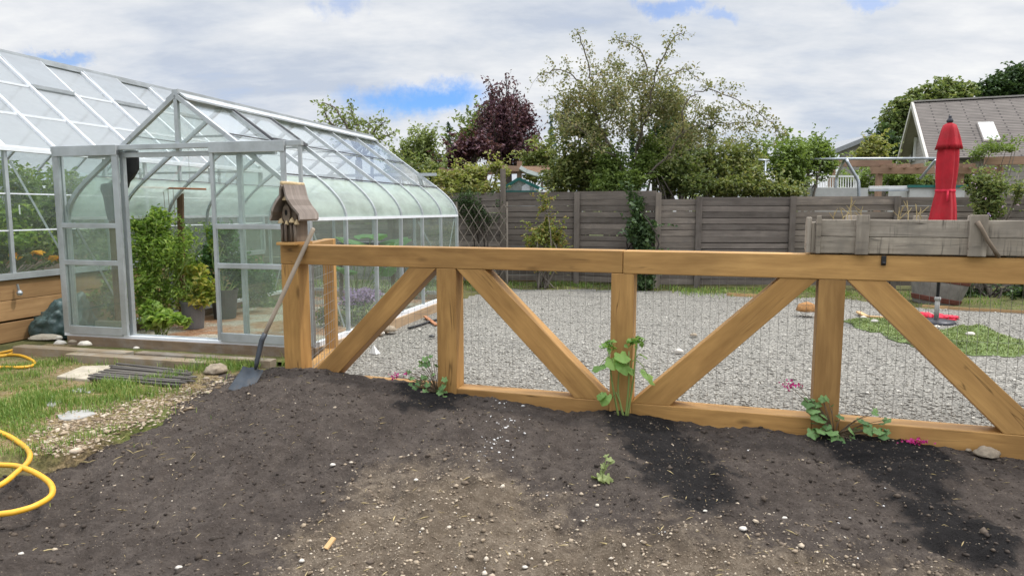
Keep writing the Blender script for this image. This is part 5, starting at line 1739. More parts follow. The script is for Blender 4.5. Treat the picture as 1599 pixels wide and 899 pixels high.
limb(.03, .008, (1008, 150, 0), (1040, 120, .5), (1070, 110, .7), (1092, 125, .9))
limb(.03, .008, (1003, 190, .2), (975, 150, .7), (960, 110, .9), (950, 90, 1.0))
limb(.03, .008, (962, 245, .1), (925, 220, -.5), (890, 190, -.8), (868, 180, -.9))
limb(.03, .008, (1035, 250, -.3), (1060, 240, .4), (1105, 225, .6), (1150, 222, .8))
limb(.028, .007, (1003, 175, .2), (1030, 150, .9), (1062, 150, 1.2), (1100, 172, 1.3))
limb(.028, .007, (940, 205, .3), (958, 170, -.5), (945, 130, -.9), (930, 100, -1.0))
L_ = [L_[0]] + [(p, a * .55, b * .7) for p, a, b in L_[1:]]
mb, C1, D1 = grow(L_[1:], rng, .58, .060, .28, .10, .15, .45, .004, .03)
C1 = np.repeat(C1, 4, 0) + rng.normal(0, .042, (len(C1) * 4, 3))
m0 = MB(1)
for pts, a, b in L_[:1]: m0.tube(cat_path(pts, 5), [a - (a - b) * i / 10 for i in range(11)], 8)
b_ = len(mb.v); mb.v += m0.v; mb.f += [[b_ + i for i in f] for f in m0.f]; mb.uv += m0.uv
C2 = clump(rng, [ell(958, 112, 26, 22, TY + .3), ell(905, 150, 36, 22, TY), ell(935, 160, 30, 30, TY + .4), ell(1000, 125, 25, 20, TY), ell(1055, 150, 34, 28, TY), ell(1120, 178, 30, 14, TY - .7), ell(985, 190, 45, 28, TY + .3), ell(1075, 200, 40, 24, TY - .3), ell(880, 165, 25, 18, TY), ell(1165, 195, 26, 12, TY - .8), ell(1020, 165, 34, 30, TY), ell(900, 190, 34, 26, TY), ell(960, 150, 40, 30, TY - .4), ell(1060, 175, 40, 24, TY + .3)], 1750, .5, .16, 2.2, 4.0)
C2 = np.repeat(C2, 6, 0) + rng.normal(0, .06, (len(C2) * 6, 3))
tree_of('loose_tree', 'tall airy tree with long arching branches and sparse dusty leaves above the grey fence', 'tree', (cro.x, TY, 0), mb, 'bark', [('crown', 'lf_wisp', np.concatenate([C1, C2]), .062, dict(rng=rng, up=.1, narrow=.62, droop=.3))])
# ivy on its foot
bush('ivy', 'dark green ivy column climbing the grey fence at the foot of the airy tree', 'ivy', [ell(1000, 365, 24, 34, 13.75, .22), ell(1003, 405, 20, 26, 13.72, .2), ell(990, 320, 14, 28, 13.8, .15), ell(1000, 440, 22, 16, 13.7, .2)], 2600, 'lf_dark', .085, 31, 'barkd', .03, (2.55, 13.8, 0), .0, 2.5, None, dict(up=.2, narrow=.8))
# shrubs behind the fence, seen from the greenhouse towards the house
bush('olive_shrub', 'broad olive green shrub dense behind the fence between purple tree and ivy', 'shrub', [ell(905, 240, 48, 52, 15.9), ell(880, 275, 38, 30, 15.6), ell(930, 280, 38, 30, 15.6), ell(915, 200, 28, 22, 16)], 7500, 'lf_olive', .10, 32, gap=.0)
bush('bright_climber', 'fresh bright green climber covering the fence top round the airy tree stems', 'shrub', [ell(955, 262, 26, 34, 15.1), ell(985, 285, 36, 22, 14.8), ell(1010, 262, 24, 26, 15.1), ell(945, 292, 26, 14, 14.7), ell(1010, 235, 16, 24, 15.3)], 5000, 'lf_bright', .085, 33, gap=.05)
bush('mixed_shrub', 'olive and green shrub with a trailing edge along the fence, next to the bright climber', 'shrub', [ell(1058, 275, 40, 36, 15.3), ell(1030, 285, 25, 22, 14.9), ell(1085, 290, 34, 20, 14.9), ell(1050, 240, 30, 24, 15.8), ell(1020, 255, 26, 30, 15.8), ell(1090, 255, 26, 26, 15.8)], 7200, 'lf_mid', .09, 34, gap=.0)
bush('reddish_shrub', 'yellowish green shrub with brown tips behind the fence left of the steel post', 'shrub', [ell(1125, 265, 38, 38, 15.4), ell(1160, 250, 34, 32, 15.8), ell(1140, 292, 48, 18, 15), ell(1175, 285, 20, 22, 15)], 6200, 'lf_olive', .09, 35, gap=.0)
bush('vine_shrub', 'vigorous leafy vine heaped over the steel frame end with a dark inner shade', 'shrub', [ell(1225, 255, 40, 40, 16.6), ell(1262, 240, 36, 24, 17.2), ell(1285, 255, 24, 26, 17.2), ell(1245, 275, 34, 22, 16.6), ell(1215, 235, 24, 18, 17)], 6200, 'lf_bright', .10, 36, gap=.05)
bush('fence_top_shrub', 'low olive shrub with trailing tips over the grey fence below the vine heap', 'shrub', [ell(1195, 296, 40, 14, 14.9), ell(1235, 300, 26, 10, 14.8), ell(1180, 275, 22, 22, 15.2)], 2400, 'lf_olive', .085, 37, gap=.0)
bush('yellow_shrub', 'yellow green leafy shrub over the lattice trellis and the end of the grey fence', 'shrub', [ell(705, 280, 30, 16, 15.4), ell(745, 276, 34, 18, 15.5), ell(775, 268, 22, 16, 15.3), ell(760, 300, 26, 16, 15.1), ell(720, 300, 36, 14, 15.1)], 4400, 'lf_yel', .085, 38, gap=.12, freq=2.2)
bush('twiggy_hedge', 'dark twiggy hedge standing behind the diamond lattice', 'hedge', [ell(750, 330, 36, 30, 14.62, .10), ell(725, 318, 18, 20, 14.62, .10)], 1300, 'lf_dark', .06, 39, 'barkd', .02, gap=.05, kw=dict(narrow=.4))
bush('fence_shrub', 'young cone shaped shrub with reddish tips growing in front of the grey fence', 'shrub', [ell(851, 330, 9, 26, 14.0, .12), ell(848, 362, 22, 20, 14.0, .2), ell(866, 372, 20, 16, 14.0, .2), ell(835, 378, 18, 12, 14.0, .2), ell(852, 400, 32, 30, 14.0, .25)], 1700, 'lf_red', .075, 40, 'bark', .018, (.66, 14.0, 0), gap=.05, freq=3)
bush('verge_shrub', 'dark shrub growing at the weedy edge behind the yellow edging board', 'shrub', [ell(1545, 452, 42, 20, 12.4, .5), ell(1590, 455, 36, 20, 12.4, .4)], 2600, 'lf_dark', .08, 41, 'barkd', .02, None, .05)
bush('flowering_shrub', 'tall loose shrub with pale blossoms beside the end of the planter box', 'shrub', [ell(1543, 306, 26, 26, 12.8), ell(1530, 286, 14, 10, 12.8), ell(1562, 298, 14, 16, 12.7), ell(1545, 330, 24, 18, 12.8), ell(1590, 300, 10, 18, 12.9)], 2300, 'lf_mid', .085, 42, 'bark', .03, None, .05, 2.0, None, dict(narrow=.4), lambda rng: [('blossoms', 'lav', np.array([np.array(at(1550, 300, 12.4)) + rng.normal(0, 1, 3) * (.28, .12, .35) for _ in range(26)]), .05, dict(rng=rng))])
bush('pergola_vine', 'light green vine spilling over the brown pergola beam beneath the skylight', 'vine', [ell(1548, 232, 26, 9, 20.4), ell(1526, 243, 12, 10, 20.4), ell(1580, 230, 16, 8, 20.4), ell(1592, 270, 9, 10, 22.5)], 900, 'lf_bright', .085, 43, 'bark', .03, None, .12)
bush('pale_sapling', 'yellow green upright sapling before the gable of the shingled house', 'shrub', [ell(1362, 240, 15, 22, 24), ell(1350, 250, 14, 16, 24), ell(1376, 246, 10, 16, 24)], 1400, 'lf_yel', .14, 44, 'bark', .03, None, .08)
bush('garden_shrub', 'light green shrub under the brown pergola behind the white planter walls', 'shrub', [ell(1350, 285, 22, 20, 23), ell(1320, 290, 26, 16, 23), ell(1395, 285, 22, 16, 24), ell(1425, 283, 28, 16, 24)], 3200, 'lf_bright', .13, 45, 'bark', .03, None, .05)
bush('garden_shrub', 'mid green shrub behind the parasol canopy under the long pergola beam', 'shrub', [ell(1490, 285, 34, 18, 24), ell(1450, 290, 24, 14, 24), ell(1520, 285, 20, 18, 24)], 2400, 'lf_mid', .13, 46, 'bark', .03, None, .05)


# conifers: whorls of drooping sprays
def conifer(name, label, px, top, bot, halfw, Y, mat, seed, n=9, size=.14, group=None, thin=1.0):
    rng = np.random.default_rng(seed)
    a, b = at(px, top, Y), at(px, bot, Y)
    H_ = a.z
    hw = halfw * Y / F
    m = MB(seed)
    m.tube([(a.x, Y, 0), (a.x + .03, Y, H_ * .6), (a.x, Y, H_)], [.05 + .012 * H_, .04, .008], 6)
    C, D = [], []
    z = max(.6, b.z - .5)
    while z < H_ - .05:
        f = 1 - (z - b.z) / max(.1, H_ - b.z)
        r = hw * max(.07, min(1, f)) * rng.uniform(.7, 1.15)
        for _ in range(n):
            if rng.uniform() > thin: continue
            th = rng.uniform(0, 6.283); L = r * rng.uniform(.6, 1.1)
            e = Vector((math.cos(th) * L, math.sin(th) * L, -.18 * L + .05))
            p = Vector((a.x, Y, z + rng.normal(0, .05)))
            m.tube([p, p + e], [.012, .004], 3, False)
            for t in np.arange(.25, 1.02, .10 / max(.25, L)):
                c = p + e * t
                C.append(np.array(c) + rng.normal(0, .035, 3)); D.append(np.array(e.normalized()) + np.array((0, 0, -.25)))
        z += .17 + .02 * H_ / 6
    return tree_of(name, label, 'tree', (a.x, Y, 0), m, 'barkd', [('crown', mat, np.array(C), size, dict(rng=rng, axis=np.array(D), up=.1, narrow=.34))], group)


conifer('conifer', 'slim dark conifer standing clear against the sky beside the purple tree', 701, 193, 300, 16, 27, 'lf_conif', 51, 6, .20, None, .8)
conifer('conifer', 'bluish conifer tip showing between the purple tree and the olive shrub', 861, 182, 280, 22, 34, 'lf_blue', 52, 6, .28)
conifer('conifer', 'dense narrow dark conifer inside the stems of the airy tree', 989, 168, 330, 20, 20, 'lf_conif', 53, 12, .17)
conifer('conifer', 'pointed dark conifer behind the arching branch of the airy tree', 1110, 196, 320, 20, 21, 'lf_conif', 54, 10, .17)
bush('evergreen_tree', 'rounded dark evergreen crown showing behind the airy tree, next to the narrow conifer', 'tree', [ell(1045, 205, 28, 36, 20), ell(1030, 240, 24, 40, 20), ell(1065, 230, 24, 40, 20)], 3600, 'lf_dark', .13, 55, 'barkd', .08, None, .0)


def upright(ells, n, rng):
    pass


# purple plum
rng = np.random.default_rng(61)
PY_ = 24.5
pp = lambda px, py, dy=0: at(px, py, PY_ + dy)
PB = pp(793, 262)
L2 = []
for (px, py, dy) in ((765, 128, 0), (775, 150, .8), (790, 122, -.5), (803, 138, .3), (812, 150, -.8), (822, 165, .5), (832, 185, 0), (838, 205, .6), (757, 165, -.6), (750, 185, .5), (752, 210, 0), (838, 225, -.5), (780, 135, .9), (818, 180, 1.2), (745, 230, .6), (842, 240, .2), (770, 180, -1.2), (800, 165, -1.4), (820, 215, -1.4), (765, 215, -1.3), (790, 200, 1.4)):
    e = pp(px, py, dy)
    L2.append(([PB + Vector((rng.normal(0, .15), rng.normal(0, .15), 0)), PB.lerp(e, .5) + Vector((e.x - PB.x, 0, 0)) * .25, e], .05, .012))
mb, C1, D1 = grow(L2, rng, .75, .075, .12, .05, .45, .0, .008, .08)
m0 = MB(1); m0.tube([(PB.x, PY_, 0), (PB.x, PY_, PB.z * .6), tuple(PB)], [.22, .17, .13], 8)
b_ = len(mb.v); mb.v += m0.v; mb.f += [[b_ + i for i in f] for f in m0.f]; mb.uv += m0.uv
C2 = clump(rng, [ell(793, 200, 42, 52, PY_), ell(790, 165, 28, 34, PY_), ell(815, 228, 30, 30, PY_), ell(770, 230, 32, 28, PY_), ell(765, 190, 22, 34, PY_), ell(822, 195, 18, 34, PY_)], 6000, .55, .06, 1.3, 2.0)
tree_of('purple_tree', 'dark purple leaved plum tree with upright pointed crown behind the fence', 'tree', (PB.x, PY_, 0), mb, 'barkd', [('crown', 'lf_plum', np.concatenate([C1, C2]), .118, dict(rng=rng, up=.1, narrow=.6))])
bush('purple_shrub', 'lower purple shrub with pinkish leaf tips at the foot of the plum tree', 'shrub', [ell(725, 245, 28, 22, 22), ell(712, 258, 18, 14, 22), ell(745, 235, 22, 20, 22)], 2600, 'lf_plum', .15, 62, 'barkd', .05, None, .05)
bush('brown_shrub', 'brownish green shrub between the plum tree and the olive shrub', 'shrub', [ell(845, 250, 24, 26, 22), ell(832, 268, 22, 18, 22)], 1900, 'lf_olive', .14, 63, 'bark', .05, None, .05)
bush('green_tree', 'mid green tree half hidden behind the purple plum', 'tree', [ell(733, 220, 24, 34, 28), ell(722, 240, 24, 24, 28), ell(745, 200, 14, 20, 28)], 2600, 'lf_mid', .19, 64, 'bark', .1, None, .05)
bush('birch', 'pale feathery green tree over the low end of the curved greenhouse', 'tree', [ell(650, 240, 28, 34, 26), ell(662, 222, 18, 22, 26), ell(630, 255, 26, 22, 26), ell(672, 250, 18, 26, 26), ell(618, 265, 20, 18, 26), ell(690, 262, 12, 18, 26)], 4800, 'lf_birch', .13, 65, 'bark', .07, None, .12, 1.0)
bush('hedge_shrub', 'low green shrub behind the roof end of the curved greenhouse', 'shrub', [ell(690, 270, 26, 14, 21), ell(660, 280, 26, 14, 21), ell(640, 272, 26, 18, 21)], 2200, 'lf_mid', .13, 66, 'bark', .04, None, .0)
# tree behind the greenhouse ridge
rng = np.random.default_rng(67)
YB = 21.0
b_p = at(560, 250, YB)
L3 = []
for pts in (((560, 250), (548, 215, .2), (535, 185, .3), (520, 166, .4), (503, 160, .4)), ((548, 215), (530, 205, -.3), (512, 185, -.5), (506, 170, -.6)), ((560, 250), (560, 205, 0), (552, 180, .3), (545, 165, .4)), ((560, 250), (578, 215, -.2), (590, 198, -.4), (601, 190, -.5)), ((560, 250), (585, 222, .4), (603, 213, .5), (617, 207, .6)), ((560, 230), (545, 200, .5), (540, 185, .8)), ((560, 240), (575, 200, .6), (582, 188, .7))):
    L3.append(([at(q[0], q[1], YB + (q[2] if len(q) > 2 else 0)) for q in pts], .06, .012))
mb, C1, D1 = grow(L3, rng, .75, .09, .35, .06, .1, .3, .008, .08)
m0 = MB(1); m0.tube([(b_p.x, YB, 0), (b_p.x, YB, b_p.z)], [.16, .1], 8)
b_ = len(mb.v); mb.v += m0.v; mb.f += [[b_ + i for i in f] for f in m0.f]; mb.uv += m0.uv
tree_of('apple_tree', 'open crowned green tree with arching branches behind the greenhouse ridge', 'tree', (b_p.x, YB, 0), mb, 'bark', [('crown', 'lf_birch', C1, .13, dict(rng=rng, up=.1, narrow=.55))])
# trees beyond the shingled house
bush('broad_tree', 'big mid green tree behind the gable of the shingled house', 'tree', [ell(1402, 200, 26, 36, 50), ell(1428, 170, 28, 22, 50), ell(1472, 152, 34, 20, 50), ell(1500, 152, 20, 18, 50), ell(1390, 222, 16, 22, 50), ell(1450, 175, 44, 24, 50)], 8000, 'lf_mid', .34, 71, 'bark', .25, None, .02, .45)
bush('broad_tree', 'darker tree rising over the house roof at the edge of the picture', 'tree', [ell(1586, 132, 28, 26, 54), ell(1558, 145, 22, 18, 54), ell(1604, 150, 34, 34, 54), ell(1535, 148, 10, 13, 54)], 5500, 'lf_dark', .36, 72, 'bark', .25, None, .0, .45)
bush('far_tree', 'dark small tree between the far grey roof and the shingled gable', 'tree', [ell(1378, 225, 20, 20, 46), ell(1392, 240, 16, 18, 46)], 1500, 'lf_dark', .3, 73, 'bark', .15, None, .0, .5)
# distant hedge line that closes the view between the trees
P_ = []
rng = np.random.default_rng(75)
C = clump(rng, [((x, 62 + rng.uniform(-2, 2), 1.2), (5.0, 2.0, rng.uniform(1.8, 3.2))) for x in np.arange(-58, 62, 6.0)], 9000, .5, .0, .3, 3.0)
C = C[C[:, 2] > 0]
tag(leaf_mesh('far_treeline', M['lf_mid'], C, .55, rng, None, .3, .7), kind='stuff')

# ================================================================== beyond the grey fence
# shingled house
HA = Vector((19.85, 35.0, 0)); HDR = Vector((4.7, -2.0, 0)).normalized(); HP = Vector((-HDR.y, HDR.x, 0)) * -1   # HP points to the near side
HRZ = at(1412, 160, 35.0).z; HW = 6.0; HEZ = 3.75; HLEN = 16.0
house = thing('shingled_house', 'house with a steep grey shingled roof, pale gable trim and one skylight', 'house', HA)
m, k = material('roof shingles')
uv = k.n('ShaderNodeUVMap').outputs[0]
br = k.n('ShaderNodeTexBrick', Vector=uv, Color1=(0.150, 0.131, 0.118, 1), Color2=(0.178, 0.157, 0.141, 1), Mortar=(0.062, 0.054, 0.05, 1), Scale=1.0)
br.inputs['Mortar Size'].default_value = .032; br.inputs['Brick Width'].default_value = 1.3; br.inputs['Row Height'].default_value = .19; br.inputs['Bias'].default_value = -.1
col = k.mix(1.0, br.outputs[0], k.ramp(k.noise(uv, 1.3, 5, .6), ((.3, .82), (.7, 1.15))), 'MULTIPLY')
finish(k, col, .9, 0, br.outputs['Fac'], -.5, .03, .2)
SH = m
hq = lambda s, w, z: HA + HDR * s + HP * w + UP * z


def slab(name, s0, s1, w0, z0, w1, z1, mat, parent, th=.14):
    m = MB(); L1 = s1 - s0; L2 = math.hypot(w1 - w0, z1 - z0)
    a, b, c, d = hq(s0, w0, z0), hq(s1, w0, z0), hq(s1, w1, z1), hq(s0, w1, z1)
    n_ = (b - a).cross(d - a).normalized()
    if n_.z < 0: n_ = -n_
    m.add([a, b, c, d], [[0, 1, 2, 3]], [[(0, 0), (L1, 0), (L1, L2), (0, L2)]])
    m.add([p - n_ * th for p in (a, b, c, d)], [[3, 2, 1, 0]], [[(0, 0)] * 4])
    e = [a, b, c, d]; f = [p - n_ * th for p in e]
    for i in range(4):
        j = (i + 1) % 4; m.add([e[i], f[i], f[j], e[j]], [[0, 1, 2, 3]])
    return m.build(name, mat, parent)


roofn = slab('roof', 0, HLEN, HW, HEZ, .0, HRZ, SH, house)
slab('roof', 0, HLEN, -HW, HEZ, -.0, HRZ, SH, house)
m = MB(); m.beam(hq(0, 0, HRZ + .03), hq(HLEN, 0, HRZ + .03), .3, .07); m.build('ridge_cap', M['siding'], house)
for w_ in (HW, -HW):
    m = MB(); m.beam(hq(-.05, w_ * 1.01, HEZ - .12), hq(-.05, 0, HRZ - .10), .10, .26); m.build('rake_board', M['trim'], house)
    m = MB(); m.add([hq(.02, w_, HEZ - .16), hq(.62, w_, HEZ - .16), hq(.62, 0, HRZ - .17), hq(.02, 0, HRZ - .17)], [[0, 1, 2, 3]]); m.build('soffit', M['soffit'], house)
m, k = material('lap siding')
uv = k.n('ShaderNodeTexCoord').outputs['Object']
wv_ = k.n('ShaderNodeTexWave', Vector=uv, Scale=1.6, _bands_direction='Z', _wave_profile='SAW')
finish(k, k.mix(k.ramp(wv_.outputs[1], ((0.0, 1.0), (.18, 0.0))), (0.30, 0.275, 0.25), (0.16, 0.145, 0.13)), .8)
SID = m
m = MB(); m.add([hq(.55, HW - .3, 0), hq(.55, HW - .3, HEZ), hq(.55, 0, HRZ - .3), hq(.55, -HW + .3, HEZ), hq(.55, -HW + .3, 0)], [[0, 1, 2, 3, 4]])
m.add([hq(.55, HW - .3, 0), hq(HLEN, HW - .3, 0), hq(HLEN, HW - .3, HEZ), hq(.55, HW - .3, HEZ)], [[0, 1, 2, 3]]); m.build('wall', SID, house)
pw = [hit(px, py, hq(.5, 0, 0), HDR) for px, py in ((1422, 208), (1430, 213), (1430, 250), (1422, 250))]
cw = sum(pw, Vector()) / 4
wn = MB(); w_w, z0_, z1_ = .75, min(p.z for p in pw), max(p.z for p in pw)
ws_ = (cw - HA).dot(HP)
def wbox(m, w0, w1, za, zb, s0, s1): m.hexa([hq(s0, w0, za), hq(s0, w1, za), hq(s1, w1, za), hq(s1, w0, za), hq(s0, w0, zb), hq(s0, w1, zb), hq(s1, w1, zb), hq(s1, w0, zb)])
wbox(wn, ws_ - .85, ws_ - .65, z0_, z1_, .44, .54); wbox(wn, ws_ + .65, ws_ + .85, z0_, z1_ - .5, .44, .54); wn.beam(hq(.49, ws_ - .9, z1_ + .1), hq(.49, ws_ + .9, z1_ - .55), .12, .2)
fr_ = wn.build('window', M['white'], house)
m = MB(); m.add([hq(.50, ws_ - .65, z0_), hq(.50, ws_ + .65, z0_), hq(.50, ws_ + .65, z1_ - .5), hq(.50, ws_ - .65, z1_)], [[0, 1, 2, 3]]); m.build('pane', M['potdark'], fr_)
# skylight lies on the near roof slope
rn = (hq(1, HW, HEZ) - hq(0, HW, HEZ)).cross(hq(0, 0, HRZ) - hq(0, HW, HEZ)).normalized()
if rn.z < 0: rn = -rn
sk = [hit(px, py, hq(0, HW, HEZ) + rn * .12, rn) for px, py in ((1527, 191), (1551, 190.5), (1562, 216.5), (1537, 217.5))]
m = MB(); bs = [p - rn * .16 for p in sk]
cs = sum(sk, Vector()) / 4
ex = [cs + (p - cs) * 1.10 - rn * .03 for p in sk]; exb = [p - rn * .15 for p in ex]
m.add(ex + exb, [[0, 1, 5, 4], [1, 2, 6, 5], [2, 3, 7, 6], [3, 0, 4, 7]]); m.add(ex + sk, [[0, 1, 5, 4], [1, 2, 6, 5], [2, 3, 7, 6], [3, 0, 4, 7]])
so = m.build('skylight', M['soffit'], house)
m = MB(); m.add([p + rn * .004 for p in sk], [[0, 1, 2, 3]]); m.build('pane', M['g_sky'], so)
m = MB(); m.add([p - rn * .05 for p in sk], [[0, 1, 2, 3]]); m.build('blind', M['white'], so)
# far house with the low grey roof
fh = at(1340, 240, 46)
far_house = thing('far_house', 'far pale house with a low pitched grey roof between vine and gable', 'house', (fh.x, 46, 0))
a, b, c_ = at(1303, 233, 46), at(1362, 210, 46), at(1430, 240, 46)
m = MB(); m.add([(a.x, 46, a.z), (b.x, 46, b.z), (b.x, 54, b.z), (a.x, 54, a.z)], [[0, 1, 2, 3]]); m.add([(b.x, 46, b.z), (c_.x, 46, c_.z), (c_.x, 54, c_.z), (b.x, 54, b.z)], [[0, 1, 2, 3]])
m.beam((a.x - .3, 45.9, a.z - .25), (b.x, 45.9, b.z - .1), .2, .28); m.beam((b.x, 45.9, b.z - .1), (c_.x, 45.9, c_.z - .2), .2, .28)
m.build('roof', M['roofgrey'], far_house)
m = MB(); m.add([(a.x + .5, 46.3, 0), (c_.x - .5, 46.3, 0), (c_.x - .5, 46.3, c_.z), (b.x, 46.3, b.z - .3), (a.x + .5, 46.3, a.z)], [[0, 1, 2, 3, 4]]); m.build('wall', M['siding'], far_house)


def pxbeam(name, mat, x0, y0, x1, y1, Y, w, h, label, cat, seed=0, Y1=None):
    m = MB(seed); m.beam(at(x0, y0, Y), at(x1, y1, Y1 or Y), w, h)
    return tag(m.build(name, M[mat], bevel=.005), label, cat)


# brown pergola on the right
pg = thing('pergola', 'brown timber pergola with stepped beams beneath the shingled roof', 'pergola', at(1380, 330, 21.5))
for nm, x0, y0, x1, y1, Y, w_, h_, sd_ in (('beam', 1240, 255.5, 1392, 255.5, 22.0, .09, .20, 1), ('beam', 1361, 266.5, 1566, 266.5, 21.4, .09, .20, 2), ('beam', 1537, 251.5, 1640, 250.5, 20.9, .09, .23, 3)):
    m = MB(sd_); m.beam(at(x0, y0, Y), at(x1, y1, Y), w_, h_); m.build(nm, M['brown'], pg, bevel=.006)
for px, top, Y in ((1373, 270, 21.5), (1560, 246, 21.1), (1300, 258, 22.05), (1500, 270, 21.5)):
    a = at(px, top, Y); m = MB(px); m.beam((a.x, Y, 0), (a.x, Y, a.z), .15, .15, (0, 1, 0)); m.build('post', M['brown'], pg, bevel=.006)
for px in (1397, 1419, 1440, 1487, 1501, 1521):
    m = MB(px); a = at(px, 258.5, 21.1); m.beam(a, a + Vector((.12, 1.6, 0)), .09, .13); m.build('rafter', M['brown'], pg)
# brown beam fence and sail left
pg2 = thing('pergola', 'brown beam structure above the yellow shrub at the foot of the plum tree', 'pergola', at(790, 330, 18.6))
for nm, x0, y0, x1, y1, Y, h_, sd_ in (('beam', 686, 270, 860, 264, 18.6, .19, 1), ('beam', 776, 262, 862, 266, 18.4, .14, 2)):
    m = MB(sd_); m.beam(at(x0, y0, Y), at(x1, y1, Y), .09, h_); m.build(nm, M['brown'], pg2)
for px, top in ((757, 258), (811, 252), (690, 262)):
    a = at(px, top, 18.5); m = MB(px); m.beam((a.x, 18.48, 0), (a.x, 18.48, a.z), .13, .13, (0, 1, 0)); m.build('post', M['brown'], pg2)
m = MB(); sp = [at(812, 262, 18.2), at(822, 268, 18.2), at(838, 273, 18.2), at(862, 274, 18.2)]
for a, b in zip(sp, sp[1:]): m.beam(a, b, .5, .09)
tag(m.build('slide', M['white']), 'pale curved slide end poking out beside the brown post', 'slide')
# little greenhouse with green trim
sh = at(812, 300, 16.6)
shed = thing('garden_shed', 'small glass gabled shed with dark green trim behind the grey fence', 'shed', (sh.x, 16.6, 0))
A, Bq, Cq = at(783, 296, 16.6), at(810, 279, 16.6), at(842, 294, 16.6)
m = MB(); m.beam(A, Bq, .06, .07); m.beam(Bq, Cq, .06, .07); m.beam(at(786, 299, 16.6), at(840, 299, 16.6), .04, .04)
for px in (787, 838): a = at(px, 296, 16.6); m.beam((a.x, 16.6, 0), (a.x, 16.6, a.z), .05, .05, (0, 1, 0))
m.build('frame', M['greenpaint'], shed)
m = MB(); m.add([A, Bq, Bq + Vector((.3, 1.8, 0)), A + Vector((.3, 1.8, 0))], [[0, 1, 2, 3]]); m.add([Bq, Cq, Cq + Vector((.3, 1.8, 0)), Bq + Vector((.3, 1.8, 0))], [[0, 1, 2, 3]]); m.build('roof', M['greenpaint'], shed)
m = MB(); m.add([A, Cq, Bq], [[0, 1, 2]]); m.add([A, (A.x, 16.6, 0), (Cq.x, 16.6, 0), Cq], [[0, 1, 2, 3]]); m.build('pane', M['g_poly'], shed)
q = at(868, 296, 16.2)
bpy_ = blob('white_cover', 'white', (q.x, q.y, q.z - .25), (.42, .3, .34), 'white cover heaped behind the grey fence under the olive shrub', 'cover', 77, .3, 1)
m = MB(); m.beam((q.x, q.y, 0), (q.x, q.y, q.z - .3), .5, .4, (0, 1, 0)); o = m.build('stand', M['siding'], bpy_)
# steel frame
sf = thing('pipe_trellis', 'galvanised pipe frame with a bent leg standing behind the grey fence', 'trellis', at(1340, 330, 16.8))
def pipe(nm, pts, r, par=sf):
    m = MB(); m.tube(smooth_path([at(*q) for q in pts], 3) if len(pts) > 2 else [at(*q) for q in pts], r, 8); m.build(nm, M['galv'], par, smooth=True)
pipe('top_pipe', ((1243, 248.5, 16.8), (1470, 247.5, 16.8)), .03)
pipe('leg', ((1321, 249, 16.78), (1331, 267, 16.75), (1339.5, 281, 16.72), (1341, 294, 16.7), (1341, 330, 16.7)), .042)
pipe('leg', ((1319, 250, 16.85), (1308, 272, 18.0), (1305, 290, 18.1), (1305, 330, 18.1)), .035)
pipe('strut', ((1461, 250, 16.75), (1437, 279, 17.4)), .03)
pipe('leg', ((1462, 248, 16.8), (1463, 330, 16.8)), .03)
sp2 = thing('steel_post', 'thin galvanised post with a short cross pipe among the shrubs', 'post', at(1194, 330, 15.0))
pipe('pole', ((1195.5, 251, 15.0), (1193, 330, 15.0)), .022, sp2); pipe('cross_pipe', ((1184, 250, 15.0), (1201, 250.5, 15.0)), .022, sp2)
pxbeam('white_rail', 'white', 1212, 291.5, 1276, 291.5, 17.4, .05, .06, 'thin white rail between steel post and white planter wall', 'rail')
# raised beds behind the fence
def bed(px0, px1, ytop, Y, mat, label, rim=None, dep=.9):
    a, b = at(px0, ytop, Y), at(px1, ytop, Y)
    t = thing('raised_bed', label, 'raised bed', ((a.x + b.x) / 2, Y, 0))
    m = MB(int(px0))
    for p0, p1 in (((a.x, Y), (b.x, Y)), ((a.x, Y + dep), (b.x, Y + dep)), ((a.x, Y + .05), (a.x, Y + dep - .05)), ((b.x, Y + .05), (b.x, Y + dep - .05))): m.beam((*p0, a.z / 2), (*p1, a.z / 2), .05, a.z)
    m.build('wall', M[mat], t)
    m = MB(); m.quad((a.x, Y, a.z - .08), (b.x, Y, a.z - .08), (b.x, Y + dep, a.z - .08), (a.x, Y + dep, a.z - .08)); m.build('soil', M['lath'], t)
    if rim:
        m = MB(); m.beam((a.x - .04, Y - .02, a.z + .03), (b.x + .04, Y - .02, a.z + .03), .1, .06); m.beam((b.x, Y, a.z + .03), (b.x, Y + dep, a.z + .03), .1, .06); m.build('rim', M[rim], t)
bed(1272, 1355, 293.5, 16.9, 'whitegrey', 'pale grey walled raised bed beneath the bent steel leg')
bed(1420, 1506, 293, 16.9, 'whitegrey', 'pale raised bed with a dark green rim partly behind the parasol', 'greenpaint')
pxbeam('white_rail', 'white', 1357, 293, 1418, 292.5, 16.95, .06, .07, 'upper of the two white rails between the raised beds', 'rail')
pxbeam('white_rail', 'galv', 1357, 297.5, 1418, 297, 16.9, .04, .05, 'lower grey rail between the raised beds', 'rail')
# white railing
rl_ = thing('white_railing', 'white balustrade with thin uprights behind the steel frame', 'railing', at(1302, 330, 20))
m = MB(); m.beam(at(1262, 275.5, 20), at(1338, 275.5, 20), .06, .05); m.build('handrail', M['white'], rl_)
m = MB(); m.beam(at(1262, 294, 20), at(1338, 294, 20), .06, .05); m.build('bottom_rail', M['white'], rl_)
for i in range(19):
    px = 1264 + i * 4.05; m = MB(); m.beam(at(px, 294, 20), at(px, 276.5, 20), .024, .024, (0, 1, 0)); m.build('baluster', M['white'], rl_)
a = at(1262, 294, 20); m = MB()
for px in (1262, 1338):
    a = at(px, 274, 20); m = MB(); m.beam((a.x, 20, 0), (a.x, 20, a.z), .08, .08, (0, 1, 0)); m.build('post', M['white'], rl_)

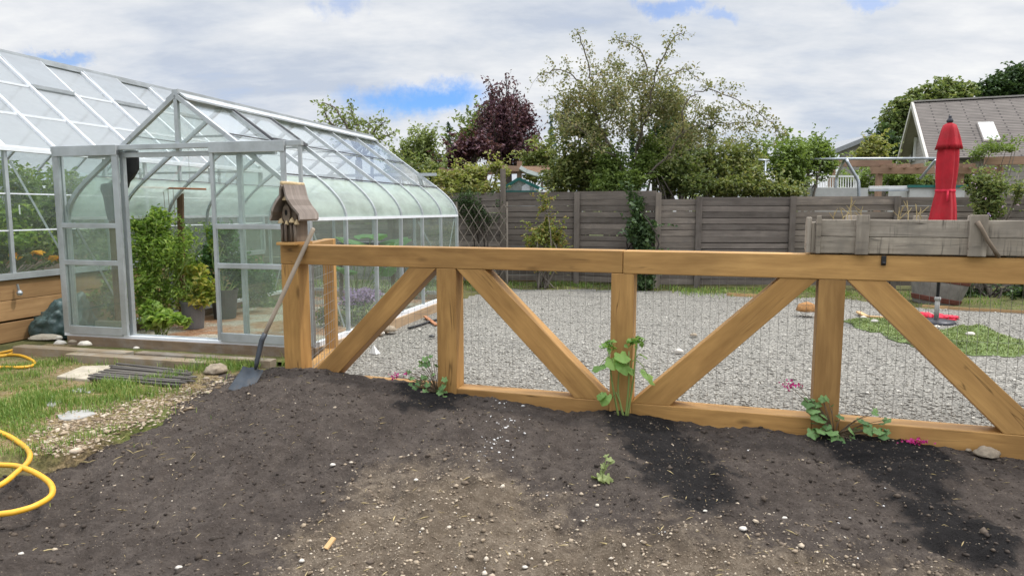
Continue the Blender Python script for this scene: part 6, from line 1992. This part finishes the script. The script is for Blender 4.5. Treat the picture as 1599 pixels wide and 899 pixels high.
# ================================================================== plants in the greenhouses
def inside_bush(name, label, ells, n, mat, size, seed, kw=None, base=None, gap=.05, stem='stem', r0=.007, cat='plant', extra=None, freq=2.5):
    rng = np.random.default_rng(seed)
    C = clump(rng, ells, n, .6, gap, freq, seed * 1.3)
    b = base if base is not None else (ells[0][0][0], ells[0][0][1], .06)
    tg = []
    for c, r in ells:
        tg += [(c[0] + rng.uniform(-.6, .6) * r[0], c[1] + rng.uniform(-.5, .5) * r[1], c[2] + rng.uniform(-.2, .85) * r[2]) for _ in range(5)]
    k_ = dict(rng=rng, up=.35, narrow=.5, droop=.25); k_.update(kw or {})
    return tree_of(name, label, cat, b, stems_to(b, tg, rng, r0, r0 * .35, .06), stem, [('leaves', mat, C, size, k_)] + (extra(rng) if extra else []))


inside_bush('tomato_plant', 'tall bushy tomato plant filling the open doorway of the curved greenhouse', [ell(232, 385, 34, 62, 8.9), ell(258, 425, 40, 60, 9.0), ell(225, 460, 26, 50, 8.7), ell(280, 385, 32, 42, 9.3), ell(250, 350, 30, 30, 9.2), ell(215, 350, 16, 26, 9.0), ell(310, 400, 20, 40, 9.4), ell(240, 345, 26, 22, 9.1)], 7600, 'lf_tom', .062, 81, dict(narrow=.42), gap=.1)
inside_bush('tomato_plant', 'second tomato plant behind the dark stake, crown lower than the crossbar', [ell(300, 400, 30, 50, 10.0), ell(325, 380, 22, 34, 10.2), ell(285, 440, 28, 50, 9.8)], 3600, 'lf_tom', .062, 82, dict(narrow=.42), gap=.1)
inside_bush('pepper_plant', 'blue green pepper plant in the dark pot behind the sliding door glass', [ell(345, 415, 34, 56, 10.2), ell(380, 430, 32, 40, 10.3), ell(350, 370, 26, 24, 10.4), ell(410, 440, 22, 30, 10.6)], 3600, 'lf_pep', .075, 83, base=tuple(at(347, 465, 9.9)))
inside_bush('pepper_plant', 'yellowing pepper plant in the grey pot inside the doorway', [ell(300, 440, 28, 28, 9.15), ell(322, 452, 20, 20, 9.1), ell(312, 470, 22, 12, 9.0)], 900, 'lf_var', .095, 84, base=tuple(at(309, 474, 9.05)), r0=.006)
inside_bush('ground_plant', 'low broad leaved plant spreading at the threshold of the open door', [ell(250, 498, 26, 16, 8.35), ell(278, 502, 18, 12, 8.3), ell(235, 485, 16, 16, 8.4)], 620, 'lf_tom', .11, 85, dict(narrow=.6))
inside_bush('weed_patch', 'green weeds growing under the glass by the lavender', [ell(560, 500, 34, 22, 9.4), ell(510, 495, 20, 20, 9.2), ell(610, 465, 24, 16, 10.4), ell(650, 440, 26, 26, 11.0)], 1700, 'lf_mid', .075, 86, r0=.004)
inside_bush('weed_patch', 'fresh grassy weeds at the far end behind the sliding door glass', [ell(415, 480, 34, 16, 11.2), ell(380, 470, 22, 20, 11.2), ell(400, 445, 24, 22, 11.2)], 1500, 'lf_bright', .085, 87, r0=.004)
rng = np.random.default_rng(88)
C = clump(rng, [ell(556, 462, 38, 16, 10.0), ell(535, 455, 22, 14, 10.1), ell(590, 465, 22, 12, 10.0)], 1500, .6, .02, 3.0, 4.0)
q = gr(556, 500)
Cl = clump(rng, [ell(556, 480, 38, 16, 10.0)], 700, .6, .0, 3.0, 4.0)
mm = stems_to((q.x, 10.0, .06), [tuple(c) for c in C[::60]], rng, .006, .003, .05)
tree_of('lavender', 'clump of flowering lavender seen through the greenhouse side glass', 'plant', (q.x, 10.0, .05), mm, 'stem', [('flowers', 'lav', C, .045, dict(rng=rng, up=.2, narrow=.7)), ('leaves', 'lf_pep', Cl, .05, dict(rng=rng, up=.2, narrow=.25))])


def big_leaf(lobe, c, r, tilt, az, rng):
    """a wide lobed leaf as one fan: returns vertices and faces"""
    n = 16
    vs = [Vector((0, 0, .0))]
    for ring in (.5, 1.0):
        for i in range(n):
            a = 2 * math.pi * i / n
            rr_ = r * ring * (1 + lobe * math.cos(5 * a) * ring + .05 * math.cos(11 * a + az) * ring) * (1 - .35 * (1 if abs(a - math.pi) < .3 else 0) * ring)
            vs.append(Vector((rr_ * math.cos(a), rr_ * math.sin(a), -.20 * r * ring * ring + .10 * r * math.cos(5 * a) * ring + .08 * r * math.sin(2 * a + az * 3) * ring)))
    fs = [[0, 1 + i, 1 + (i + 1) % n] for i in range(n)] + [[1 + i, 1 + n + i, 1 + n + (i + 1) % n, 1 + (i + 1) % n] for i in range(n)]
    rot = Matrix.Rotation(az, 3, 'Z') @ Matrix.Rotation(tilt, 3, 'Y')
    return [rot @ v + Vector(c) for v in vs], fs


def leafy(name, label, cat, base, leaves_, mat, stem='stem', r=.006, extra=None, group=None, lobe=.10):
    """leaves_: (centre, radius, tilt, azimuth); every leaf on a stalk from the base"""
    rng = np.random.default_rng(int(abs(base[0]) * 1000) % 9999)
    t = thing(name, label, cat, base, 0, group)
    m, sm = MB(), MB()
    b = Vector(base)
    for c, rad, tilt, az, frm in leaves_:
        vs, fs = big_leaf(lobe, c, rad, tilt, az, rng)
        m.add(vs, fs)
        f = Vector(frm) if frm is not None else b
        mid = f.lerp(Vector(c), .55) + Vector((rng.normal(0, .01), rng.normal(0, .01), .02))
        sm.tube([f, mid, Vector(c)], [r, r * .8, r * .5], 5)
    o = m.build('leaves', M[mat], t, smooth=True)
    a = o.data.attributes.new('v', 'FLOAT', 'FACE')
    vals = []
    for i in range(len(leaves_)): vals += [float(rng.uniform(0, 1))] * 32
    a.data.foreach_set('value', vals)
    if extra: extra(t, sm, rng)
    sm.build('stems', M[stem], t, smooth=True)
    return t


b = gr(575, 470); b = Vector((-2.45, 10.9, .06))
leafy('squash_plant', 'squash plant with broad pale green leaves showing above the timber rail through the glass', 'plant', b, [(at(548, 374, 10.6), .24, .3, .4, None), (at(580, 366, 10.9), .26, .1, 2.0, None), (at(618, 374, 11.1), .25, -.2, 1.0, None), (at(600, 384, 10.7), .22, .4, 3, None), (at(560, 390, 10.4), .2, .4, 5, None), (at(635, 386, 11.4), .2, .2, 4, None), (at(540, 420, 10.2), .18, .4, 1, None), (at(600, 420, 10.9), .2, .5, 2, None)], 'lf_squash', 'stem', .012)
# stakes, crossbar and pots in the doorway
m = MB(7); a = at(283, 470, 9.6); m.beam((a.x, 9.6, .05), (a.x + .06, 9.62, at(289, 297, 9.6).z), .075, .05, (0, 1, 0)); tag(m.build('stake', M['stake']), 'dark rough wooden stake among the tomatoes under the crossbar', 'stake')
cb = thing('hanging_crossbar', 'thin reddish crossbar with strings hanging inside the doorway of the curved greenhouse', 'crossbar', at(250, 294, 9.2))
m = MB(8); m.tube([at(192, 292, 9.15), at(322, 295.5, 9.35)], .013, 6); m.build('bar', M['orangestick'], cb, smooth=True)
for px in (208, 235, 255, 262, 270):
    a = at(px, 293, 9.25); m = MB(); m.tube([a, (a.x + .02, 9.25, .9)], .0035, 4); m.build('string', M['rope'], cb)
a = at(297, 295, 9.3); m = MB(); m.tube([a, (a.x, a.y, 2.45)], .003, 4); m.build('hanger', M['wire'], cb)


def pot(px, py, Y, r, h, mat, label):
    q = gr(px, py, .05)
    t = thing('plant_pot', label, 'pot', (q.x, Y, .05))
    m = MB(); m.lathe([(r * .78, 0), (r * .98, h * .93), (r * 1.05, h * .93), (r * 1.06, h), (r * .98, h), (r * .94, h * .88)], (q.x, Y, .05), 28); m.build('shell', M[mat], t, smooth=False)
    m = MB(); m.lathe([(r * .95, h * .88), (.001, h * .9)], (q.x, Y, .05), 20); m.build('soil', M['lath'], t)


pot(308, 510, 9.05, .155, .36, 'potgrey', 'grey plastic pot under the yellowing pepper plant')
pot(347, 498, 9.9, .19, .42, 'potdark', 'dark plastic pot under the blue green pepper plant')
a = gr(222, 520, .05); m = MB(9); m.beam((a.x - .35, 8.3, .16), (a.x + .02, 8.25, .16), .06, .22); tag(m.build('bed_board', M['grey'], bevel=.004), 'grey plank end beside the door stile at the foot of the tomatoes', 'board')
# black sack hanging from the door head
m = MB(); sx = at(191, 236, 7.95)
cl_ = [(191, 236), (202, 235), (213, 235), (214.5, 250), (213.5, 264), (207, 276), (199, 284), (196, 293), (193, 291), (191, 270), (190, 252)]
cp_ = [at(a, b, 7.95) for a, b in cl_]
for lay, dy in ((0, 0.0), (1, .055)):
    m.add([p + Vector((0, dy + .02 * math.sin(p.x * 60 + lay), 0)) for p in cp_] + [sum(cp_, Vector()) / len(cp_) + Vector((0, dy - .03 + .06 * lay, 0))], [[i, (i + 1) % 11, 11] for i in range(11)])
m.add([p + Vector((0, .02 * math.sin(p.x * 60), 0)) for p in cp_] + [p + Vector((0, .055 + .02 * math.sin(p.x * 60 + 1), 0)) for p in cp_], [[i, (i + 1) % 11, 11 + (i + 1) % 11, 11 + i] for i in range(11)])
tag(m.build('black_sack', M['black'], smooth=True), 'black cloth sack hanging from the door head above the tomatoes', 'sack')
# green sack on a post behind the sliding door
gs = thing('covered_post', 'brown post topped by a dark green sack behind the dusty sliding door', 'post', (-4.76, 8.30, .05))
pb = Vector((-4.76, 8.30, .05))
m = MB(4); m.beam(pb, (pb.x, pb.y, 1.70), .075, .075, (0, 1, 0)); m.build('timber', M['stake'], gs)
zt = at(172, 288, 8.3).z
m = MB(); m.lathe([(.085, zt - .42), (.10, zt - .3), (.115, zt - .14), (.15, zt - .03), (.145, zt), (.01, zt + .02)], (pb.x + .03, pb.y, 0), 18, lambda a, z: 1 + .08 * math.sin(4 * a + z * 11)); m.build('sack', M['binbag'], gs, smooth=True)
m = MB(6); m.beam(at(162, 277, 8.3), at(189, 286, 8.3), .09, .025); m.build('top_board', M['grey'], gs)
inside_bush('tall_weeds', 'tall green weeds growing between the two greenhouses behind the dusty sliding door', [ell(150, 440, 26, 44, 9.9), ell(175, 470, 22, 40, 9.6), ell(135, 480, 22, 34, 9.6), ell(190, 430, 16, 40, 10.4)], 2200, 'lf_bright', .085, 94)
# bench and box at the far end
bn = gh(-1.2, 4.1, 0)
t = thing('potting_bench', 'brown potting bench at the far end of the curved greenhouse', 'bench', bn)
m = MB(3); m.beam(gh(-2.0, 4.1, .80), gh(-.75, 4.1, .80), .5, .05); m.build('top', M['stake'], t)
for x, y in ((-1.95, 3.9), (-.8, 3.9), (-1.95, 4.3), (-.8, 4.3)):
    m = MB(); m.beam(gh(x, y, .05), gh(x, y, .775), .06, .06, (0, 1, 0)); m.build('leg', M['stake'], t)
m = MB(4); m.beam(gh(-1.75, 4.1, .94), gh(-1.1, 4.1, .94), .36, .22); m.beam(gh(-1.80, 4.1, 1.06), gh(-1.05, 4.1, 1.06), .40, .03); tag(m.build('storage_crate', M['potdark'], bevel=.01), 'dark plastic crate standing on the potting bench', 'crate')

# planting in the long greenhouse
def lell(x, y, z, rx, ry, rz): return (tuple(lg(x, y, z)), (rx, ry, rz))
inside_bush('squash_vine', 'leafy climbing vine behind the wall glass of the long greenhouse, upper part', [lell(-.55, -.3, 1.75, .3, .6, .45), lell(-.5, .7, 1.8, .3, .6, .45), lell(-.7, 1.7, 1.8, .35, .6, .45), lell(-.6, 2.7, 1.7, .3, .6, .45), lell(-.6, -1.2, 1.7, .3, .6, .5), lell(-.3, .3, 1.5, .15, .6, .5), lell(-.3, -.4, 1.9, .15, .5, .3), lell(-.22, .6, 1.15, .12, .7, .25)], 6000, 'lf_tom', .10, 91, base=tuple(lg(-.6, .4, .66)))
inside_bush('flower_bed_plant', 'dark leaved planting along the sill of the long greenhouse', [lell(-.35, 0, 1.05, .25, .6, .25), lell(-.4, 1.0, 1.05, .25, .6, .25), lell(-.9, .5, 1.4, .3, 1.0, .6), lell(-.45, 2.2, 1.0, .25, .7, .25), lell(-.5, -1.0, 1.1, .25, .5, .3), lell(-1.0, 2.0, 1.4, .3, 1.0, .6)], 3800, 'lf_mid', .11, 92, base=tuple(lg(-.4, .5, .66)))
rng = np.random.default_rng(93)
for i, (px, py, lb) in enumerate(((57, 396, 'orange yellow squash flower behind the wall glass, in the middle of the pane'), (82, 402, 'drooping orange squash flower next to the door frame of the small greenhouse'), (22, 400, 'small yellow squash flower beside the first wall post'), (100, 394, 'half hidden yellow squash flower behind the corner post'))):
    q = hit(px, py, lg(-.10, 0, 0), GX)
    cs_ = np.array([np.array(q) + rng.normal(0, .03, 3) * (1, 1, .5) for _ in range(7)])
    o = leaf_mesh('squash_flower', M['yellow'], cs_, .12, rng, None, .6, .6)
    tag(o, lb, 'flower')
m = MB(); q = hit(31, 335, lg(-.02, 0, 0), GX); m.beam(q, q + UP * .12, .02, .006, (1, 0, 0)); tag(m.build('thermometer', M['white']), 'narrow white thermometer hanging behind the long greenhouse wall glass', 'thermometer')

# ================================================================== young plants along the timber fence
# tall mallow with round leaves at the third post
hb = Vector((*fp(.83, 0, -.10)[:2], 0)); hb.z = soil_top(hb.x, hb.y)
hy = hb.y
H_ = lambda px, py, dy=0: at(px, py, hy + dy)
tips = [(H_(953, 560, -.02), H_(950, 545, -.02)), (H_(968, 590, .02), H_(967, 575, .02)), (H_(981, 570, -.03), H_(982, 548, -.03)), (H_(992, 560, .0), H_(994, 530, 0))]


def mallow_extra(t, sm, rng):
    for (p, tp_), x0 in zip(tips, (966, 974, 977, 979)):
        f = H_(x0, 650, -.02); f.z = soil_top(f.x, f.y) - .02
        sm.tube(smooth_path([f, f.lerp(tp_, .5) + Vector((rng.normal(0, .008), 0, 0)), tp_], 4), [.0095 - .0006 * i for i in range(9)], 6)
    f = H_(972, 640, 0); sm.tube([f, H_(962, 612, -.03), H_(955, 622, -.05)], [.006, .005, .004], 5)
    for (px, py), k_ in (((994, 533), 34), ((950, 540), 24)):
        C = np.array([np.array(H_(px, py, 0)) + rng.normal(0, 1, 3) * (.034, .03, .022) for _ in range(k_)])
        leaf_mesh('buds', M['lf_holly'], C, .045, rng, t, .4, .7)


lv = [(H_(957, 566, -.05), .058, .9, -1.4, tips[0][0]), (H_(972, 556, -.06), .062, .6, -1.2, tips[2][0]), (H_(974, 572, -.07), .066, .9, -1.0, tips[2][0]), (H_(984, 576, -.02), .05, .8, -.6, tips[3][0]), (H_(936, 572, -.03), .062, .35, 3.4, tips[0][0]), (H_(1012, 586, -.05), .075, .75, -.4, tips[3][0]), (H_(945, 540, 0), .042, .5, 2.5, tips[0][1]), (H_(953, 532, .02), .036, .3, 1.5, tips[0][1]), (H_(944, 622, -.06), .055, 1.0, -2.4, H_(955, 622, -.05)), (H_(1005, 555, 0), .036, .6, .2, tips[3][0]), (H_(985, 532, 0), .04, .3, 2.2, tips[3][1]), (H_(1000, 526, 0), .036, .3, .6, tips[3][1]), (H_(938, 617, -.05), .04, .7, -2.6, H_(955, 622, -.05))]
leafy('mallow_plant', 'tall young plant with thin pale stems and round leaves before the third post', 'plant', hb, lv, 'lf_holly', 'stem', .004, mallow_extra)


def small_plant(name, label, px0, py0, dY, lf, blooms, mat, seed, stem='stemred', bloom_mat='pink'):
    base = gr(px0, py0, .0)
    for _ in range(4): base = gr(px0, py0, soil_top(base.x, min(base.y, yf(base.x) - .05)))
    base.y = min(base.y, yf(base.x) - .05)
    base.z = soil_top(base.x, base.y)
    Y = base.y
    def Q(px, py, d=0):
        p = at(px, py, Y + d)
        return at(px, py, Y + FS * (p.x - base.x) + d)
    rng = np.random.default_rng(seed)
    L = [(Q(px, py, d), r, rng.uniform(.2, 1.0), rng.uniform(-2.4, -.6), None) for px, py, d, r in lf]
    L += [(Q(px + rng.normal(0, 6), py + rng.normal(0, 5), d + .03), r * rng.uniform(.5, .9), rng.uniform(.2, 1.1), rng.uniform(-3.1, 3.1), None) for px, py, d, r in lf for _ in range(1)]
    def ex(t, sm, r_):
        for i, (px, py, d, n, s) in enumerate(blooms):
            c = Q(px, py, d)
            C = np.array([np.array(c) + rng.normal(0, 1, 3) * (s, s * .6, s * .55) for _ in range(n)])
            leaf_mesh('flower', M[bloom_mat], C, .022, rng, t, .2, .85)
            sm.tube([base, base.lerp(c, .6) + Vector((0, 0, .03)), c], [.004, .003, .002], 5)
    return leafy(name, label, 'plant', base, L, mat, stem, .0035, ex, None, .20)


small_plant('rose_plant', 'small shrubby plant with one magenta flower beside the second post', 683, 612, 0, [(667, 600, -.02, .028), (654, 597, 0, .03), (648, 604, -.02, .028), (660, 588, .02, .026), (644, 590, 0, .024), (638, 580, .02, .02), (666, 568, 0, .034), (664, 560, 0, .028), (672, 556, .01, .02), (690, 604, -.04, .034), (687, 612, -.04, .03), (694, 592, 0, .026), (651, 612, -.04, .03), (664, 610, -.04, .026), (693, 619, -.06, .026), (656, 570, .02, .018), (676, 584, 0, .02), (640, 600, 0, .022)], [(617, 588, 0, 26, .022), (634, 583, 0, 7, .01)], 'lf_ger', 121)
small_plant('geranium_plant', 'sprawling plant with lobed leaves and magenta flowers before the fourth post', 1303, 684, 0, [(1262, 628, 0, .042), (1270, 638, 0, .045), (1275, 650, -.02, .04), (1285, 622, 0, .03), (1292, 622, 0, .028), (1281, 655, -.02, .04), (1292, 665, -.02, .03), (1270, 676, -.05, .042), (1283, 672, -.05, .036), (1300, 674, -.05, .04), (1308, 686, -.07, .045), (1320, 688, -.08, .045), (1337, 688, -.06, .036), (1313, 650, 0, .03), (1350, 658, 0, .038), (1358, 670, -.03, .042), (1372, 672, -.03, .036), (1380, 680, -.03, .034), (1367, 645, .02, .024), (1385, 655, .02, .028), (1330, 672, -.03, .03), (1275, 630, .02, .036)], [(1232, 602, 0, 30, .03), (1246, 602, 0, 10, .018)], 'lf_ger', 122)
q = gr(1406, 681, .05); q.y = yf(q.x) - .08; q.z = soil_top(q.x, q.y)
rng = np.random.default_rng(123)
C = np.array([np.array(q) + np.array((rng.normal(0, .055), rng.normal(0, .025), .012 + abs(rng.normal(0, .01)))) for _ in range(60)])
tag(leaf_mesh('fallen_petals', M['pink'], C, .022, rng, None, .6, .85), 'fallen magenta petals lying on black soil beside the sprawling plant', 'petals', None, 'stuff')
small_plant('seedling', 'wilting pale green seedling alone on the dark soil in front of the tall mallow', 936, 752, 0, [(941, 744, 0, .035), (949, 746, 0, .03), (944, 727, .03, .024), (952, 716, .04, .022), (937, 752, 0, .02), (956, 720, .04, .016)], [], 'lf_birch', 124, 'stem')
small_plant('weed', 'tiny weed growing in the gravel behind the bottom rail near the fourth post', 1332, 640, 0, [(1328, 634, 0, .018), (1335, 633, 0, .018), (1332, 628, 0, .015)], [], 'lf_mid', 125, 'stem') if False else None
